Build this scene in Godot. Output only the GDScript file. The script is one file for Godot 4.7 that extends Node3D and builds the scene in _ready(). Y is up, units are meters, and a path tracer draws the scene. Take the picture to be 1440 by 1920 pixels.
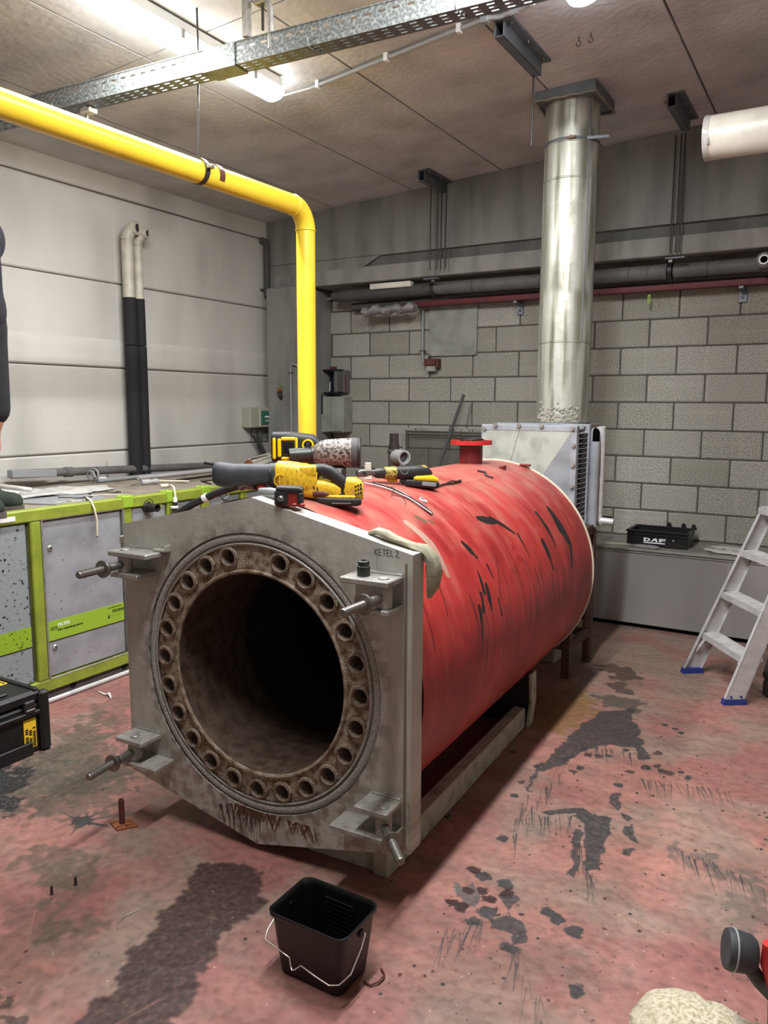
extends Node3D
# A boiler room: red boiler drum with its door off, filter cabinet, flue, pipes, tools. Units are metres, y up, back wall at z = 0, left wall at x = 0.

class MB:   # collects triangles; points run counter-clockwise seen from outside
	var v := PackedVector3Array()
	var n := PackedVector3Array()
	var u := PackedVector2Array()
	var ix := PackedInt32Array()
	var xf := Transform3D.IDENTITY
	func vert(p: Vector3, nn: Vector3, t := Vector2.ZERO) -> int:
		v.append(xf * p)
		n.append((xf.basis * nn).normalized())
		u.append(t)
		return v.size() - 1
	func tri(a: int, b: int, c: int) -> void:
		ix.append(a); ix.append(c); ix.append(b)
	func face(pts: Array, from: Vector3, uvs: Array = []) -> void:   # a flat convex face turned away from the point «from»
		var nn := Vector3.ZERO
		for i in range(1, pts.size() - 1):
			nn += (pts[i] - pts[0]).cross(pts[i + 1] - pts[0])
		if nn.length() < 1e-12:
			return
		nn = nn.normalized()
		var flip: bool = nn.dot(pts[0] - from) < 0.0
		if flip:
			nn = -nn
		var k := []
		for i in pts.size():
			k.append(vert(pts[i], nn, uvs[i] if uvs.size() else Vector2(pts[i].x + pts[i].z, -pts[i].y)))
		for i in range(1, pts.size() - 1):
			if flip: tri(k[0], k[i + 1], k[i])
			else: tri(k[0], k[i], k[i + 1])
	func box(c: Vector3, s: Vector3, bev := 0.0) -> MB:
		var h := s * 0.5
		bev = minf(bev, minf(h.x, minf(h.y, h.z)) * 0.9)
		var g := h - Vector3.ONE * bev
		for ax in 3:
			for sg in [-1.0, 1.0]:
				var q := []
				for ij in [[-1, -1], [1, -1], [1, 1], [-1, 1]]:
					var p := Vector3.ZERO
					p[ax] = sg * h[ax]; p[(ax + 1) % 3] = ij[0] * g[(ax + 1) % 3]; p[(ax + 2) % 3] = ij[1] * g[(ax + 2) % 3]
					q.append(c + p)
				face(q, c)
		if bev > 0.0:
			for ax in 3:
				var b := (ax + 1) % 3
				var d := (ax + 2) % 3
				for sb in [-1.0, 1.0]:
					for sd in [-1.0, 1.0]:
						var q := []
						for e in [[-1, 0], [1, 0], [1, 1], [-1, 1]]:
							var p := Vector3.ZERO
							p[ax] = e[0] * g[ax]
							p[b] = sb * (h[b] if e[1] == 0 else g[b]); p[d] = sd * (g[d] if e[1] == 0 else h[d])
							q.append(c + p)
						face(q, c)
			for sx in [-1.0, 1.0]:
				for sy in [-1.0, 1.0]:
					for sz in [-1.0, 1.0]:
						face([c + Vector3(sx * h.x, sy * g.y, sz * g.z), c + Vector3(sx * g.x, sy * h.y, sz * g.z), c + Vector3(sx * g.x, sy * g.y, sz * h.z)], c)
		return self
	func bx(x0: float, x1: float, y0: float, y1: float, z0: float, z1: float, bev := 0.0) -> MB:
		return box(Vector3(x0 + x1, y0 + y1, z0 + z1) * 0.5, Vector3(absf(x1 - x0), absf(y1 - y0), absf(z1 - z0)), bev)
	func hexa(p: Array) -> MB:   # eight corners: four below, four above
		var c := Vector3.ZERO
		for q in p: c += q / 8.0
		for f in [[0, 1, 2, 3], [4, 5, 6, 7], [0, 1, 5, 4], [1, 2, 6, 5], [2, 3, 7, 6], [3, 0, 4, 7]]:
			face([p[f[0]], p[f[1]], p[f[2]], p[f[3]]], c)
		return self
	func bar(a: Vector3, b: Vector3, w: float, h: float, side := Vector3.UP, bev := 0.0) -> MB:   # a box from a to b; h along «side»
		var z := (b - a).normalized()
		var x := side.cross(z).normalized()
		var y := z.cross(x)
		var keep := xf
		xf = xf * Transform3D(Basis(x, y, z), (a + b) * 0.5)
		box(Vector3.ZERO, Vector3(w, h, a.distance_to(b)), bev)
		xf = keep
		return self
	func frame(z: Vector3) -> Basis:
		var x := (Vector3.UP if absf(z.y) < 0.9 else Vector3.RIGHT).cross(z).normalized()
		return Basis(x, z.cross(x), z)
	func lathe(prof: Array, o: Vector3, axis: Vector3, k := 24, a0 := 0.0, a1 := TAU) -> MB:   # profile of Vector2(radius, height along axis); outside lies to the right of its direction
		var f := frame(axis.normalized())
		var full := a1 - a0 > TAU - 0.001
		for s in prof.size() - 1:
			var p: Vector2 = prof[s]
			var q: Vector2 = prof[s + 1]
			if p.distance_to(q) < 1e-6: continue
			var d := (q - p).normalized()
			var n0 := Vector2(d.y, -d.x)
			var n1 := n0
			if s > 0:
				var e: Vector2 = (p - prof[s - 1]).normalized()
				if e.dot(d) > 0.8: n0 = (n0 + Vector2(e.y, -e.x)).normalized()
			if s < prof.size() - 2:
				var e2: Vector2 = (prof[s + 2] - q).normalized()
				if e2.dot(d) > 0.8: n1 = (n1 + Vector2(e2.y, -e2.x)).normalized()
			var first := v.size()
			for i in k + 1:
				var a := a0 + (a1 - a0) * i / k
				var r := f.x * cos(a) + f.y * sin(a)
				vert(o + r * p.x + f.z * p.y, r * n0.x + f.z * n0.y, Vector2(float(i) / k, p.y))
				vert(o + r * q.x + f.z * q.y, r * n1.x + f.z * n1.y, Vector2(float(i) / k, q.y))
			for i in k:
				var b := first + i * 2
				if p.x > 1e-6: tri(b, b + 2, b + 1)
				if q.x > 1e-6: tri(b + 1, b + 2, b + 3)
		if not full: pass
		return self
	func cyl(a: Vector3, b: Vector3, r0: float, r1 := -1.0, k := 16, bev := 0.0) -> MB:
		if r1 < 0.0: r1 = r0
		var l := a.distance_to(b)
		if bev > 0.0:
			return lathe([Vector2(0, 0), Vector2(r0 - bev, 0), Vector2(r0, bev), Vector2(r1, l - bev), Vector2(r1 - bev, l), Vector2(0, l)], a, b - a, k)
		return lathe([Vector2(0, 0), Vector2(r0, 0), Vector2(r1, l), Vector2(0, l)], a, b - a, k)
	func pipe(a: Vector3, b: Vector3, ro: float, ri: float, k := 20) -> MB:
		var l := a.distance_to(b)
		return lathe([Vector2(ri, 0), Vector2(ro, 0), Vector2(ro, l), Vector2(ri, l), Vector2(ri, 0)], a, b - a, k)
	func sweep(path: Array, r: float, k := 8, rad: Array = [], caps := true) -> MB:
		var x := Vector3.ZERO
		var first := v.size()
		for i in path.size():
			var d: Vector3 = (path[mini(i + 1, path.size() - 1)] - path[maxi(i - 1, 0)]).normalized()
			if i == 0: x = frame(d).x
			x = (x - d * x.dot(d)).normalized()
			var y := d.cross(x)
			var rr: float = rad[i] if rad.size() else r
			for j in k + 1:
				var a := TAU * j / k
				var m := x * cos(a) + y * sin(a)
				vert(path[i] + m * rr, m, Vector2(float(j) / k, i))
		for i in path.size() - 1:
			for j in k:
				var b := first + i * (k + 1) + j
				tri(b, b + 1, b + k + 1); tri(b + 1, b + k + 2, b + k + 1)
		if caps:
			for e in [0, path.size() - 1]:
				var ring := []
				for j in k: ring.append(xf.affine_inverse() * v[first + e * (k + 1) + j])
				face(ring, path[1] if e == 0 else path[path.size() - 2])
		return self
	func loft(rings: Array, cap0 := true, cap1 := true) -> MB:   # closed rings with the same number of points; smooth
		var m: int = rings[0].size()
		var first := v.size()
		var mid := []
		for r in rings:
			var c := Vector3.ZERO
			for p in r: c += p / m
			mid.append(c)
		var sign := 0.0
		var nn := []
		for i in rings.size():
			var d: Array = rings[mini(i + 1, rings.size() - 1)]
			var e: Array = rings[maxi(i - 1, 0)]
			for j in m:
				var q: Vector3 = (rings[i][(j + 1) % m] - rings[i][(j + m - 1) % m]).cross(d[j] - e[j])
				if q.length() < 1e-14: q = rings[i][j] - mid[i]
				q = q.normalized()
				sign += q.dot((rings[i][j] - mid[i]).normalized())
				nn.append(q)
		var s := 1.0 if sign >= 0.0 else -1.0
		for i in rings.size():
			for j in m: vert(rings[i][j], nn[i * m + j] * s, Vector2(float(j) / m, float(i) / rings.size()))
		for i in rings.size() - 1:
			for j in m:
				var a := first + i * m + j
				var b := first + i * m + (j + 1) % m
				if s > 0.0:
					tri(a, b, a + m); tri(b, b + m, a + m)
				else:
					tri(a, a + m, b); tri(b, a + m, b + m)
		if cap0: cap(rings[0], rings[1], mid[0])
		if cap1: cap(rings[-1], rings[-2], mid[-1])
		return self
	func face2(pts: Array, from: Vector3) -> MB:
		face(pts, from)
		return self
	func cap(r: Array, inner: Array, c: Vector3) -> void:
		var back := Vector3.ZERO
		for p in inner: back += p / inner.size()
		for j in r.size():
			face([c, r[j], r[(j + 1) % r.size()]], back + (back - c))
	func prism(poly: Array, o: Vector3, ex: Vector3, ey: Vector3, depth: Vector3) -> MB:   # an outline pushed along «depth»
		var pp := PackedVector2Array(poly)
		var t := Geometry2D.triangulate_polygon(pp)
		var dn := depth.normalized()
		for e in 2:
			var off := depth * e
			var nn := dn if e == 1 else -dn
			for i in range(0, t.size(), 3):
				var k := []
				for j in 3:
					var q := pp[t[i + j]]
					k.append(vert(o + ex * q.x + ey * q.y + off, nn, Vector2(q.x, -q.y)))
				var a: Vector3 = ex * (pp[t[i + 1]] - pp[t[i]]).x + ey * (pp[t[i + 1]] - pp[t[i]]).y
				var b: Vector3 = ex * (pp[t[i + 2]] - pp[t[i]]).x + ey * (pp[t[i + 2]] - pp[t[i]]).y
				if a.cross(b).dot(nn) > 0.0: tri(k[0], k[1], k[2])
				else: tri(k[0], k[2], k[1])
		var area := 0.0
		for i in pp.size():
			area += pp[i].cross(pp[(i + 1) % pp.size()])
		var hand := signf(area) * signf(ex.cross(ey).dot(depth))
		for i in pp.size():
			var a3 := o + ex * pp[i].x + ey * pp[i].y
			var q2 := pp[(i + 1) % pp.size()]
			var b3 := o + ex * q2.x + ey * q2.y
			var m := (b3 - a3).cross(depth).normalized() * hand
			face([a3, b3, b3 + depth, a3 + depth], (a3 + b3) * 0.5 - m)
		return self
	func ball(c: Vector3, r: Vector3, k := 14) -> MB:
		var rings := []
		for i in range(1, k):
			var a := PI * i / k
			var ring := []
			for j in k * 2:
				var b := PI * j / k
				ring.append(c + Vector3(r.x * sin(a) * cos(b), r.y * cos(a), r.z * sin(a) * sin(b)))
			rings.append(ring)
		return loft(rings)
	func mesh() -> ArrayMesh:
		var arr := []
		arr.resize(Mesh.ARRAY_MAX)
		arr[Mesh.ARRAY_VERTEX] = v; arr[Mesh.ARRAY_NORMAL] = n; arr[Mesh.ARRAY_TEX_UV] = u; arr[Mesh.ARRAY_INDEX] = ix
		var m := ArrayMesh.new()
		m.add_surface_from_arrays(Mesh.PRIMITIVE_TRIANGLES, arr)
		return m

var M := {}
var used := {}
var local_roots := {}
var rng := RandomNumberGenerator.new()

func mb(at := Transform3D.IDENTITY) -> MB:
	var m := MB.new()
	m.xf = at
	return m

func named(o: Node3D, called: String, parent: Node) -> void:
	var key := "%d/%s" % [parent.get_instance_id(), called]
	var k: int = used.get(key, 0)
	used[key] = k + 1
	o.name = called if k == 0 else "%s_%03d" % [called, k]
	parent.add_child(o, true)

func obj(called: String, shape, m: Material, parent: Node = null, label := "") -> MeshInstance3D:   # one named mesh; under a thing its points are given in the world, or in the thing's own axes
	var o := MeshInstance3D.new()
	o.mesh = shape.mesh() if shape is MB else shape
	o.material_override = m
	o.cast_shadow = GeometryInstance3D.SHADOW_CASTING_SETTING_ON
	named(o, called, parent if parent else self)
	if parent and parent.get_parent() == self and not parent is MeshInstance3D and not local_roots.has(parent):
		o.transform = (parent as Node3D).transform.affine_inverse()
	if label: o.set_meta("label", label)
	return o

func tag(o: Node, label: String, category: String, group := "", kind := "") -> Node:
	o.set_meta("label", label); o.set_meta("category", category)
	if group: o.set_meta("group", group)
	if kind: o.set_meta("kind", kind)
	return o

func thing(called: String, label: String, category: String, at := Vector3.ZERO, group := "", own_axes := false, turn := 0.0) -> Node3D:
	var o := Node3D.new()
	named(o, called, self)
	o.position = at
	o.rotation.y = turn
	if own_axes: local_roots[o] = true
	tag(o, label, category, group)
	return o

func struct(called: String, shape, m: Material, label: String, category: String) -> MeshInstance3D:
	var o := obj(called, shape, m)
	tag(o, label, category, "", "structure")
	return o

func copy_of(o: Node3D, at: Vector3, turn: float, label: String, group := "") -> Node3D:
	var c: Node3D = o.duplicate()
	var stem := String(o.name)
	if stem.right(3).is_valid_int(): stem = stem.left(-4)
	named(c, stem, self)
	c.position = at; c.rotation.y = turn
	c.set_meta("label", label)
	if group: c.set_meta("group", group)
	return c

# ---------------------------------------------------------------- textures and materials
func noise(sd: int, freq: float, oct := 4, type := FastNoiseLite.TYPE_SIMPLEX_SMOOTH) -> FastNoiseLite:
	var f := FastNoiseLite.new()
	f.seed = sd; f.frequency = freq; f.noise_type = type
	f.fractal_octaves = oct
	if oct < 2: f.fractal_type = FastNoiseLite.FRACTAL_NONE
	return f

func ntex(sd: int, freq: float, oct: int, stops: Array, type := FastNoiseLite.TYPE_SIMPLEX_SMOOTH, size := 512) -> NoiseTexture2D:   # stops: [offset, colour] pairs
	var t := NoiseTexture2D.new()
	t.width = size; t.height = size; t.seamless = true
	t.noise = noise(sd, freq, oct, type)
	var g := Gradient.new()
	var off := PackedFloat32Array()
	var col := PackedColorArray()
	for s in stops:
		off.append(s[0])
		col.append(s[1] if s[1] is Color else Color(s[1], s[1], s[1]))
	g.offsets = off; g.colors = col
	t.color_ramp = g
	return t

func nbump(sd: int, freq: float, oct: int, strength := 6.0, size := 512, type := FastNoiseLite.TYPE_SIMPLEX_SMOOTH) -> NoiseTexture2D:
	var t := NoiseTexture2D.new()
	t.width = size; t.height = size; t.seamless = true
	t.as_normal_map = true; t.bump_strength = strength
	t.noise = noise(sd, freq, oct, type)
	return t

func streaks(sd: int, w: int, h: int, freq: float, stops: Array, size := 512) -> ImageTexture:   # noise drawn out along the picture's height
	var f := noise(sd, freq, 3)
	var im := f.get_seamless_image(w, h)
	im.convert(Image.FORMAT_RGB8)
	var g := Gradient.new()
	var off := PackedFloat32Array()
	var col := PackedColorArray()
	for s in stops:
		off.append(s[0])
		col.append(s[1] if s[1] is Color else Color(s[1], s[1], s[1]))
	g.offsets = off; g.colors = col
	for y in h:
		for x in w:
			im.set_pixel(x, y, g.sample(im.get_pixel(x, y).r))
	im.resize(size, size, Image.INTERPOLATE_CUBIC)
	return ImageTexture.create_from_image(im)

func mk(called: String, c: Color, rough := 0.7, metal := 0.0, tex: Texture2D = null, scale := 1.0, bump: Texture2D = null, bump_k := 0.5, world := false) -> StandardMaterial3D:
	var m := StandardMaterial3D.new()
	m.resource_name = called
	m.albedo_color = c
	m.roughness = rough; m.metallic = metal
	if tex or bump:
		m.uv1_triplanar = true; m.uv1_world_triplanar = world
		m.uv1_scale = Vector3.ONE * scale
	if tex: m.albedo_texture = tex
	if bump:
		m.normal_enabled = true; m.normal_texture = bump; m.normal_scale = bump_k
	M[called] = m
	return m

func cy(x: float) -> float:   # height of the sloping ceiling
	return 3.14 + 0.063 * x

func make_materials() -> void:
	var grime := ntex(1, 0.008, 5, [[0.0, 0.84], [0.35, 0.93], [0.7, 1.0], [1.0, 1.0]])
	var fine := ntex(2, 0.06, 4, [[0.0, 0.8], [0.5, 0.96], [1.0, 1.0]])
	var blotch := ntex(3, 0.014, 5, [[0.0, 0.72], [0.3, 0.88], [0.55, 1.0], [1.0, 1.0]])
	var dirt := ntex(4, 0.02, 5, [[0.0, Color(0.74, 0.72, 0.69)], [0.32, Color(0.88, 0.87, 0.85)], [0.55, Color(0.98, 0.97, 0.96)], [1.0, Color.WHITE]])
	var pores := ntex(5, 0.11, 3, [[0.0, 0.3], [0.35, 0.75], [0.6, 1.0], [1.0, 1.1]], FastNoiseLite.TYPE_SIMPLEX_SMOOTH)
	var rust := ntex(6, 0.015, 5, [[0.0, Color(0.5, 0.38, 0.29)], [0.4, Color(0.76, 0.68, 0.6)], [0.6, Color(0.92, 0.88, 0.84)], [1.0, Color(1, 0.97, 0.92)]])
	var run_ := streaks(7, 128, 24, 0.05, [[0.0, 0.8], [0.4, 0.94], [0.6, 1.0], [1.0, 1.0]])
	var run2 := streaks(8, 256, 16, 0.06, [[0.0, Color(0.48, 0.47, 0.42)], [0.4, Color(0.80, 0.80, 0.74)], [0.6, Color(1, 1, 0.97)], [1.0, Color.WHITE]])
	var spangle := ntex(9, 0.05, 1, [[0.0, 0.55], [0.5, 0.8], [1.0, 1.0]], FastNoiseLite.TYPE_CELLULAR)
	var speck := ntex(10, 0.035, 2, [[0.0, Color(0.05, 0.05, 0.05)], [0.14, Color(0.1, 0.1, 0.1)], [0.19, Color(0.93, 0.93, 0.93)], [1.0, Color.WHITE]])
	var wear := ntex(11, 0.02, 5, [[0.0, Color(0.2, 0.18, 0.18)], [0.38, Color(0.36, 0.32, 0.33)], [0.5, Color(0.85, 0.82, 0.8)], [1.0, Color.WHITE]])
	var b_fine := nbump(20, 0.08, 4, 5.0)
	var b_coarse := nbump(21, 0.1, 3, 9.0)
	var b_soft := nbump(22, 0.012, 4, 10.0)
	var b_dent := nbump(23, 0.006, 2, 12.0)
	# room
	mk("panel", Color(0.80, 0.785, 0.75), 0.75, 0.0, streaks(12, 48, 12, 0.06, [[0.0, 0.86], [0.5, 0.97], [1.0, 1.0]]), 0.5, b_fine, 0.12, true)
	mk("panel_gap", Color(0.5, 0.48, 0.45), 0.9)
	for i in 5:
		var t: float = [0.0, 0.035, -0.035, 0.015, -0.02][i]
		mk("block%d" % i, Color(0.74 + t, 0.725 + t, 0.675 + t * 1.1), 0.95, 0.0, pores, 1.9 + 0.13 * i, b_coarse, 0.9, true)
	mk("mortar", Color(0.38, 0.36, 0.33), 0.95, 0.0, fine, 2.0, b_coarse, 0.6, true)
	mk("beam", Color(0.52, 0.515, 0.49), 0.9, 0.0, run_, 0.6, b_fine, 0.25, true)
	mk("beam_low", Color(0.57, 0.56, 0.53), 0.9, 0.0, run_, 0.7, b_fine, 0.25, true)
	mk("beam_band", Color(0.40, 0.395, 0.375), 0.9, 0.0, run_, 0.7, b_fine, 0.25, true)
	mk("ceiling", Color(0.78, 0.77, 0.765), 0.9, 0.0, grime, 0.45, b_fine, 0.15, true)
	mk("dark_gap", Color(0.2, 0.18, 0.17), 0.95)
	# metals and paints
	mk("steel_grey", Color(0.63, 0.62, 0.59), 0.55, 0.25, dirt, 1.6, b_fine, 0.15)
	mk("steel_bright", Color(0.66, 0.65, 0.62), 0.42, 0.55, grime, 3.0, b_fine, 0.2)
	mk("bolt", Color(0.5, 0.485, 0.455), 0.38, 0.75, fine, 6.0, b_fine, 0.3)
	mk("bolt_dark", Color(0.27, 0.26, 0.25), 0.45, 0.6, fine, 5.0)
	mk("rusty", Color(0.655, 0.62, 0.575), 0.8, 0.15, rust, 3.0, b_coarse, 0.5)
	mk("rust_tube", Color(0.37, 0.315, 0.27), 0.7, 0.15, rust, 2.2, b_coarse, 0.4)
	mk("bore_shade_mid", Color(0.24, 0.205, 0.18), 0.8, 0.1, rust, 2.2, b_coarse, 0.4)  # bore colour darkened by hand: shade inside the tube, middle step
	mk("bore_shade_deep", Color(0.13, 0.115, 0.10), 0.85, 0.0, rust, 2.2, b_coarse, 0.4)  # deepest step of the painted shade in the bore
	mk("tube_end", Color(0.55, 0.51, 0.47), 0.75, 0.2, rust, 9.0, b_coarse, 0.8)
	mk("gasket", Color(0.80, 0.785, 0.745), 0.95, 0.0, ntex(13, 0.12, 2, [[0.0, 0.4], [0.45, 0.7], [0.6, 1.0], [1.0, 1.0]], FastNoiseLite.TYPE_CELLULAR), 5.0, nbump(24, 0.12, 2, 14.0, 512, FastNoiseLite.TYPE_CELLULAR), 1.0)
	mk("rail_grey", Color(0.64, 0.63, 0.575), 0.6, 0.15, dirt, 1.2, b_fine, 0.15)
	mk("red_flange", Color(0.70, 0.14, 0.13), 0.55, 0.0, blotch, 2.0)
	mk("red_dark", Color(0.42, 0.08, 0.08), 0.55, 0.0, blotch, 2.0)
	mk("galv", Color(0.66, 0.68, 0.66), 0.55, 0.5, spangle, 3.0, b_fine, 0.1)
	mk("galv_dark", Color(0.46, 0.48, 0.50), 0.5, 0.5, grime, 2.0)
	mk("flue", Color(0.76, 0.76, 0.735), 0.48, 0.62, run2, 1.1, b_soft, 0.12)
	mk("sheet_pale", Color(0.56, 0.56, 0.52), 0.6, 0.3, blotch, 0.9, b_dent, 0.25)
	mk("sheet_white", Color(0.62, 0.635, 0.65), 0.5, 0.15, grime, 1.2, b_dent, 0.2)
	mk("stainless", Color(0.68, 0.67, 0.66), 0.45, 0.5, streaks(14, 16, 4, 0.12, [[0.0, 0.86], [1.0, 1.0]]), 0.5)
	mk("stainless_top", Color(0.63, 0.615, 0.58), 0.5, 0.5, blotch, 0.8)
	mk("alu", Color(0.80, 0.79, 0.78), 0.5, 0.3, grime, 2.5)
	mk("yellow_pipe", Color(0.93, 0.80, 0.22), 0.32, 0.0, ntex(15, 0.006, 3, [[0.0, 0.9], [0.4, 1.0], [1.0, 1.0]]), 1.0)
	mk("white_jacket", Color(0.88, 0.86, 0.80), 0.4, 0.0, grime, 1.0, b_dent, 0.3)
	mk("pvc_grey", Color(0.55, 0.56, 0.56), 0.5)
	mk("pipe_dark", Color(0.30, 0.29, 0.285), 0.7, 0.0, grime, 1.5)
	mk("pipe_mid", Color(0.40, 0.39, 0.38), 0.65, 0.0, grime, 1.5)
	mk("elbow_beige", Color(0.78, 0.76, 0.69), 0.5, 0.0, grime, 2.0)
	mk("foam_black", Color(0.12, 0.115, 0.125), 0.85, 0.0, fine, 2.0, b_fine, 0.2)
	mk("red_bar", Color(0.38, 0.09, 0.10), 0.6, 0.0, grime, 2.0)
	mk("box_grey", Color(0.58, 0.585, 0.54), 0.6, 0.0, grime, 1.2)
	mk("box_navy", Color(0.075, 0.095, 0.135), 0.5)
	mk("brown_red", Color(0.33, 0.16, 0.14), 0.6)
	mk("green_window", Color(0.16, 0.38, 0.30), 0.25)
	mk("breaker_grey", Color(0.62, 0.62, 0.56), 0.5)
	mk("white_plastic", Color(0.86, 0.86, 0.84), 0.5)
	mk("off_white", Color(0.80, 0.77, 0.68), 0.6)
	mk("lime", Color(0.55, 0.60, 0.20), 0.5, 0.0, grime, 1.5)
	mk("lime_bright", Color(0.56, 0.68, 0.20), 0.45)
	mk("lime_speck", Color(0.55, 0.67, 0.16), 0.5, 0.0, speck, 2.2)
	mk("cab_grey", Color(0.64, 0.65, 0.665), 0.45, 0.3, grime, 1.1, b_fine, 0.08)
	mk("cab_speck", Color(0.58, 0.61, 0.61), 0.5, 0.2, speck, 1.7)
	mk("cab_top", Color(0.56, 0.52, 0.46), 0.85, 0.0, blotch, 0.9)
	mk("plinth", Color(0.36, 0.35, 0.34), 0.7, 0.1, grime, 1.5)
	mk("plinth_hole", Color(0.03, 0.03, 0.03), 0.9)
	mk("tool_yellow", Color(0.88, 0.73, 0.16), 0.45, 0.0, dirt, 5.0, b_fine, 0.2)
	mk("tool_clean", Color(0.93, 0.78, 0.08), 0.4)
	mk("tool_black", Color(0.13, 0.125, 0.125), 0.55, 0.0, fine, 4.0)
	mk("rubber_grey", Color(0.21, 0.22, 0.23), 0.6, 0.0, grime, 6.0)
	mk("worn_body", Color(0.62, 0.60, 0.57), 0.45, 0.15, wear, 6.5, b_coarse, 0.3)
	mk("worn_yellow", Color(0.78, 0.70, 0.32), 0.5, 0.1, wear, 6.0)
	mk("socket", Color(0.22, 0.23, 0.215), 0.4, 0.5, grime, 4.0)
	mk("screen_dark", Color(0.06, 0.07, 0.08), 0.25)
	mk("print_black", Color(0.05, 0.05, 0.05), 0.6)
	mk("print_white", Color(0.92, 0.93, 0.92), 0.6)
	mk("print_yellow", Color(0.95, 0.78, 0.2), 0.6)
	mk("tool_red", Color(0.55, 0.13, 0.10), 0.5, 0.0, dirt, 6.0)
	mk("plastic_black", Color(0.03, 0.03, 0.034), 0.4, 0.0, null, 1.0)
	mk("case_black", Color(0.085, 0.08, 0.075), 0.5, 0.0, grime, 3.0)
	mk("crate", Color(0.075, 0.075, 0.095), 0.4)
	mk("wire_zinc", Color(0.82, 0.80, 0.76), 0.3, 0.8)
	mk("wire_dark", Color(0.16, 0.14, 0.13), 0.5, 0.3)
	mk("blue_foot", Color(0.13, 0.20, 0.48), 0.5)
	mk("stand_brown", Color(0.33, 0.245, 0.215), 0.75, 0.1, dirt, 2.0)
	mk("concrete", Color(0.62, 0.60, 0.55), 0.95, 0.0, grime, 1.5, b_fine, 0.3)
	mk("cloth", Color(0.60, 0.585, 0.49), 0.95, 0.0, grime, 5.0, b_soft, 0.4)
	mk("canvas", Color(0.76, 0.73, 0.645), 0.95, 0.0, ntex(16, 0.03, 4, [[0.0, Color(0.66, 0.63, 0.56)], [0.4, Color(0.88, 0.86, 0.8)], [0.6, Color.WHITE], [1.0, Color.WHITE]]), 4.0, b_soft, 0.15)
	mk("film", Color(0.78, 0.77, 0.74), 0.25, 0.0, grime, 2.0, b_soft, 0.6)
	mk("foil", Color(0.62, 0.60, 0.59), 0.4, 0.3, grime, 3.0)
	mk("shorts", Color(0.09, 0.085, 0.095), 0.95, 0.0, grime, 3.0, b_soft, 0.3)
	mk("shirt", Color(0.07, 0.06, 0.10), 0.95)
	mk("skin", Color(0.74, 0.50, 0.42), 0.55)
	mk("boot", Color(0.155, 0.19, 0.145), 0.85, 0.0, grime, 5.0, b_fine, 0.3)
	mk("boot_sole", Color(0.36, 0.32, 0.29), 0.85, 0.0, grime, 5.0)
	mk("orange_rust", Color(0.60, 0.38, 0.22), 0.9, 0.0, rust, 6.0)
	mk("mesh_wire", Color(0.40, 0.395, 0.36), 0.6, 0.3)
	var lamp := mk("lamp_glow", Color(0.95, 0.96, 0.97), 0.4)
	lamp.emission_enabled = true; lamp.emission = Color(0.97, 0.985, 1.0); lamp.emission_energy_multiplier = 30.0
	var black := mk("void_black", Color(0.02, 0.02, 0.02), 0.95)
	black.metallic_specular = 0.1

# ---------------------------------------------------------------- painted surfaces: floor, boiler shell, front plate
func stain(im: Image, pts: Array, c: Color, a: float, wob := 14.0, sd := 1, soft := 3.0) -> void:   # a blot with a frayed edge; points in pixels
	var pp := PackedVector2Array(pts)
	var lo := pp[0]
	var hi := pp[0]
	for p in pp:
		lo = lo.min(p); hi = hi.max(p)
	var f := noise(sd, 0.02, 5)
	var f2 := noise(sd + 7, 0.09, 3)
	lo = (lo - Vector2.ONE * (wob + 9.0)).max(Vector2.ZERO)
	hi = (hi + Vector2.ONE * (wob + 9.0)).min(im.get_size())
	var step := 2 if soft <= 3.0 else 6
	var w := int((hi.x - lo.x) / step) + 1
	var h := int((hi.y - lo.y) / step) + 1
	var mask := Image.create(w, h, false, Image.FORMAT_L8)
	for y in h:
		for x in w:
			var p := lo + Vector2(x, y) * step
			if Geometry2D.is_point_in_polygon(p + Vector2(f.get_noise_2d(p.x, p.y), f.get_noise_2d(p.x + 911.0, p.y)) * wob * 2.2, pp):
				mask.set_pixel(x, y, Color.WHITE)
	mask.resize(w * step, h * step, Image.INTERPOLATE_CUBIC)
	for y in h * step:
		for x in w * step:
			var k := mask.get_pixel(x, y).r
			var q := Vector2i(int(lo.x) + x, int(lo.y) + y)
			if k > 0.02 and q.x < im.get_width() and q.y < im.get_height():
				im.set_pixelv(q, im.get_pixelv(q).lerp(c, k * a * clampf(0.95 + 0.5 * f2.get_noise_2d(q.x, q.y), 0.0, 1.0)))

func drop(im: Image, at: Vector2, r: Vector2, c: Color, a: float, sd: int) -> void:
	var f := noise(sd, 0.08, 3)
	for y in range(maxi(0, int(at.y - r.y * 1.4)), mini(im.get_height(), int(at.y + r.y * 1.4) + 1)):
		for x in range(maxi(0, int(at.x - r.x * 1.4)), mini(im.get_width(), int(at.x + r.x * 1.4) + 1)):
			var d := ((Vector2(x, y) - at) / r).length() + 0.45 * f.get_noise_2d(x, y)
			if d < 1.0:
				im.set_pixel(x, y, im.get_pixel(x, y).lerp(c, a * clampf((1.0 - d) * 5.0, 0.0, 1.0)))

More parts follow.
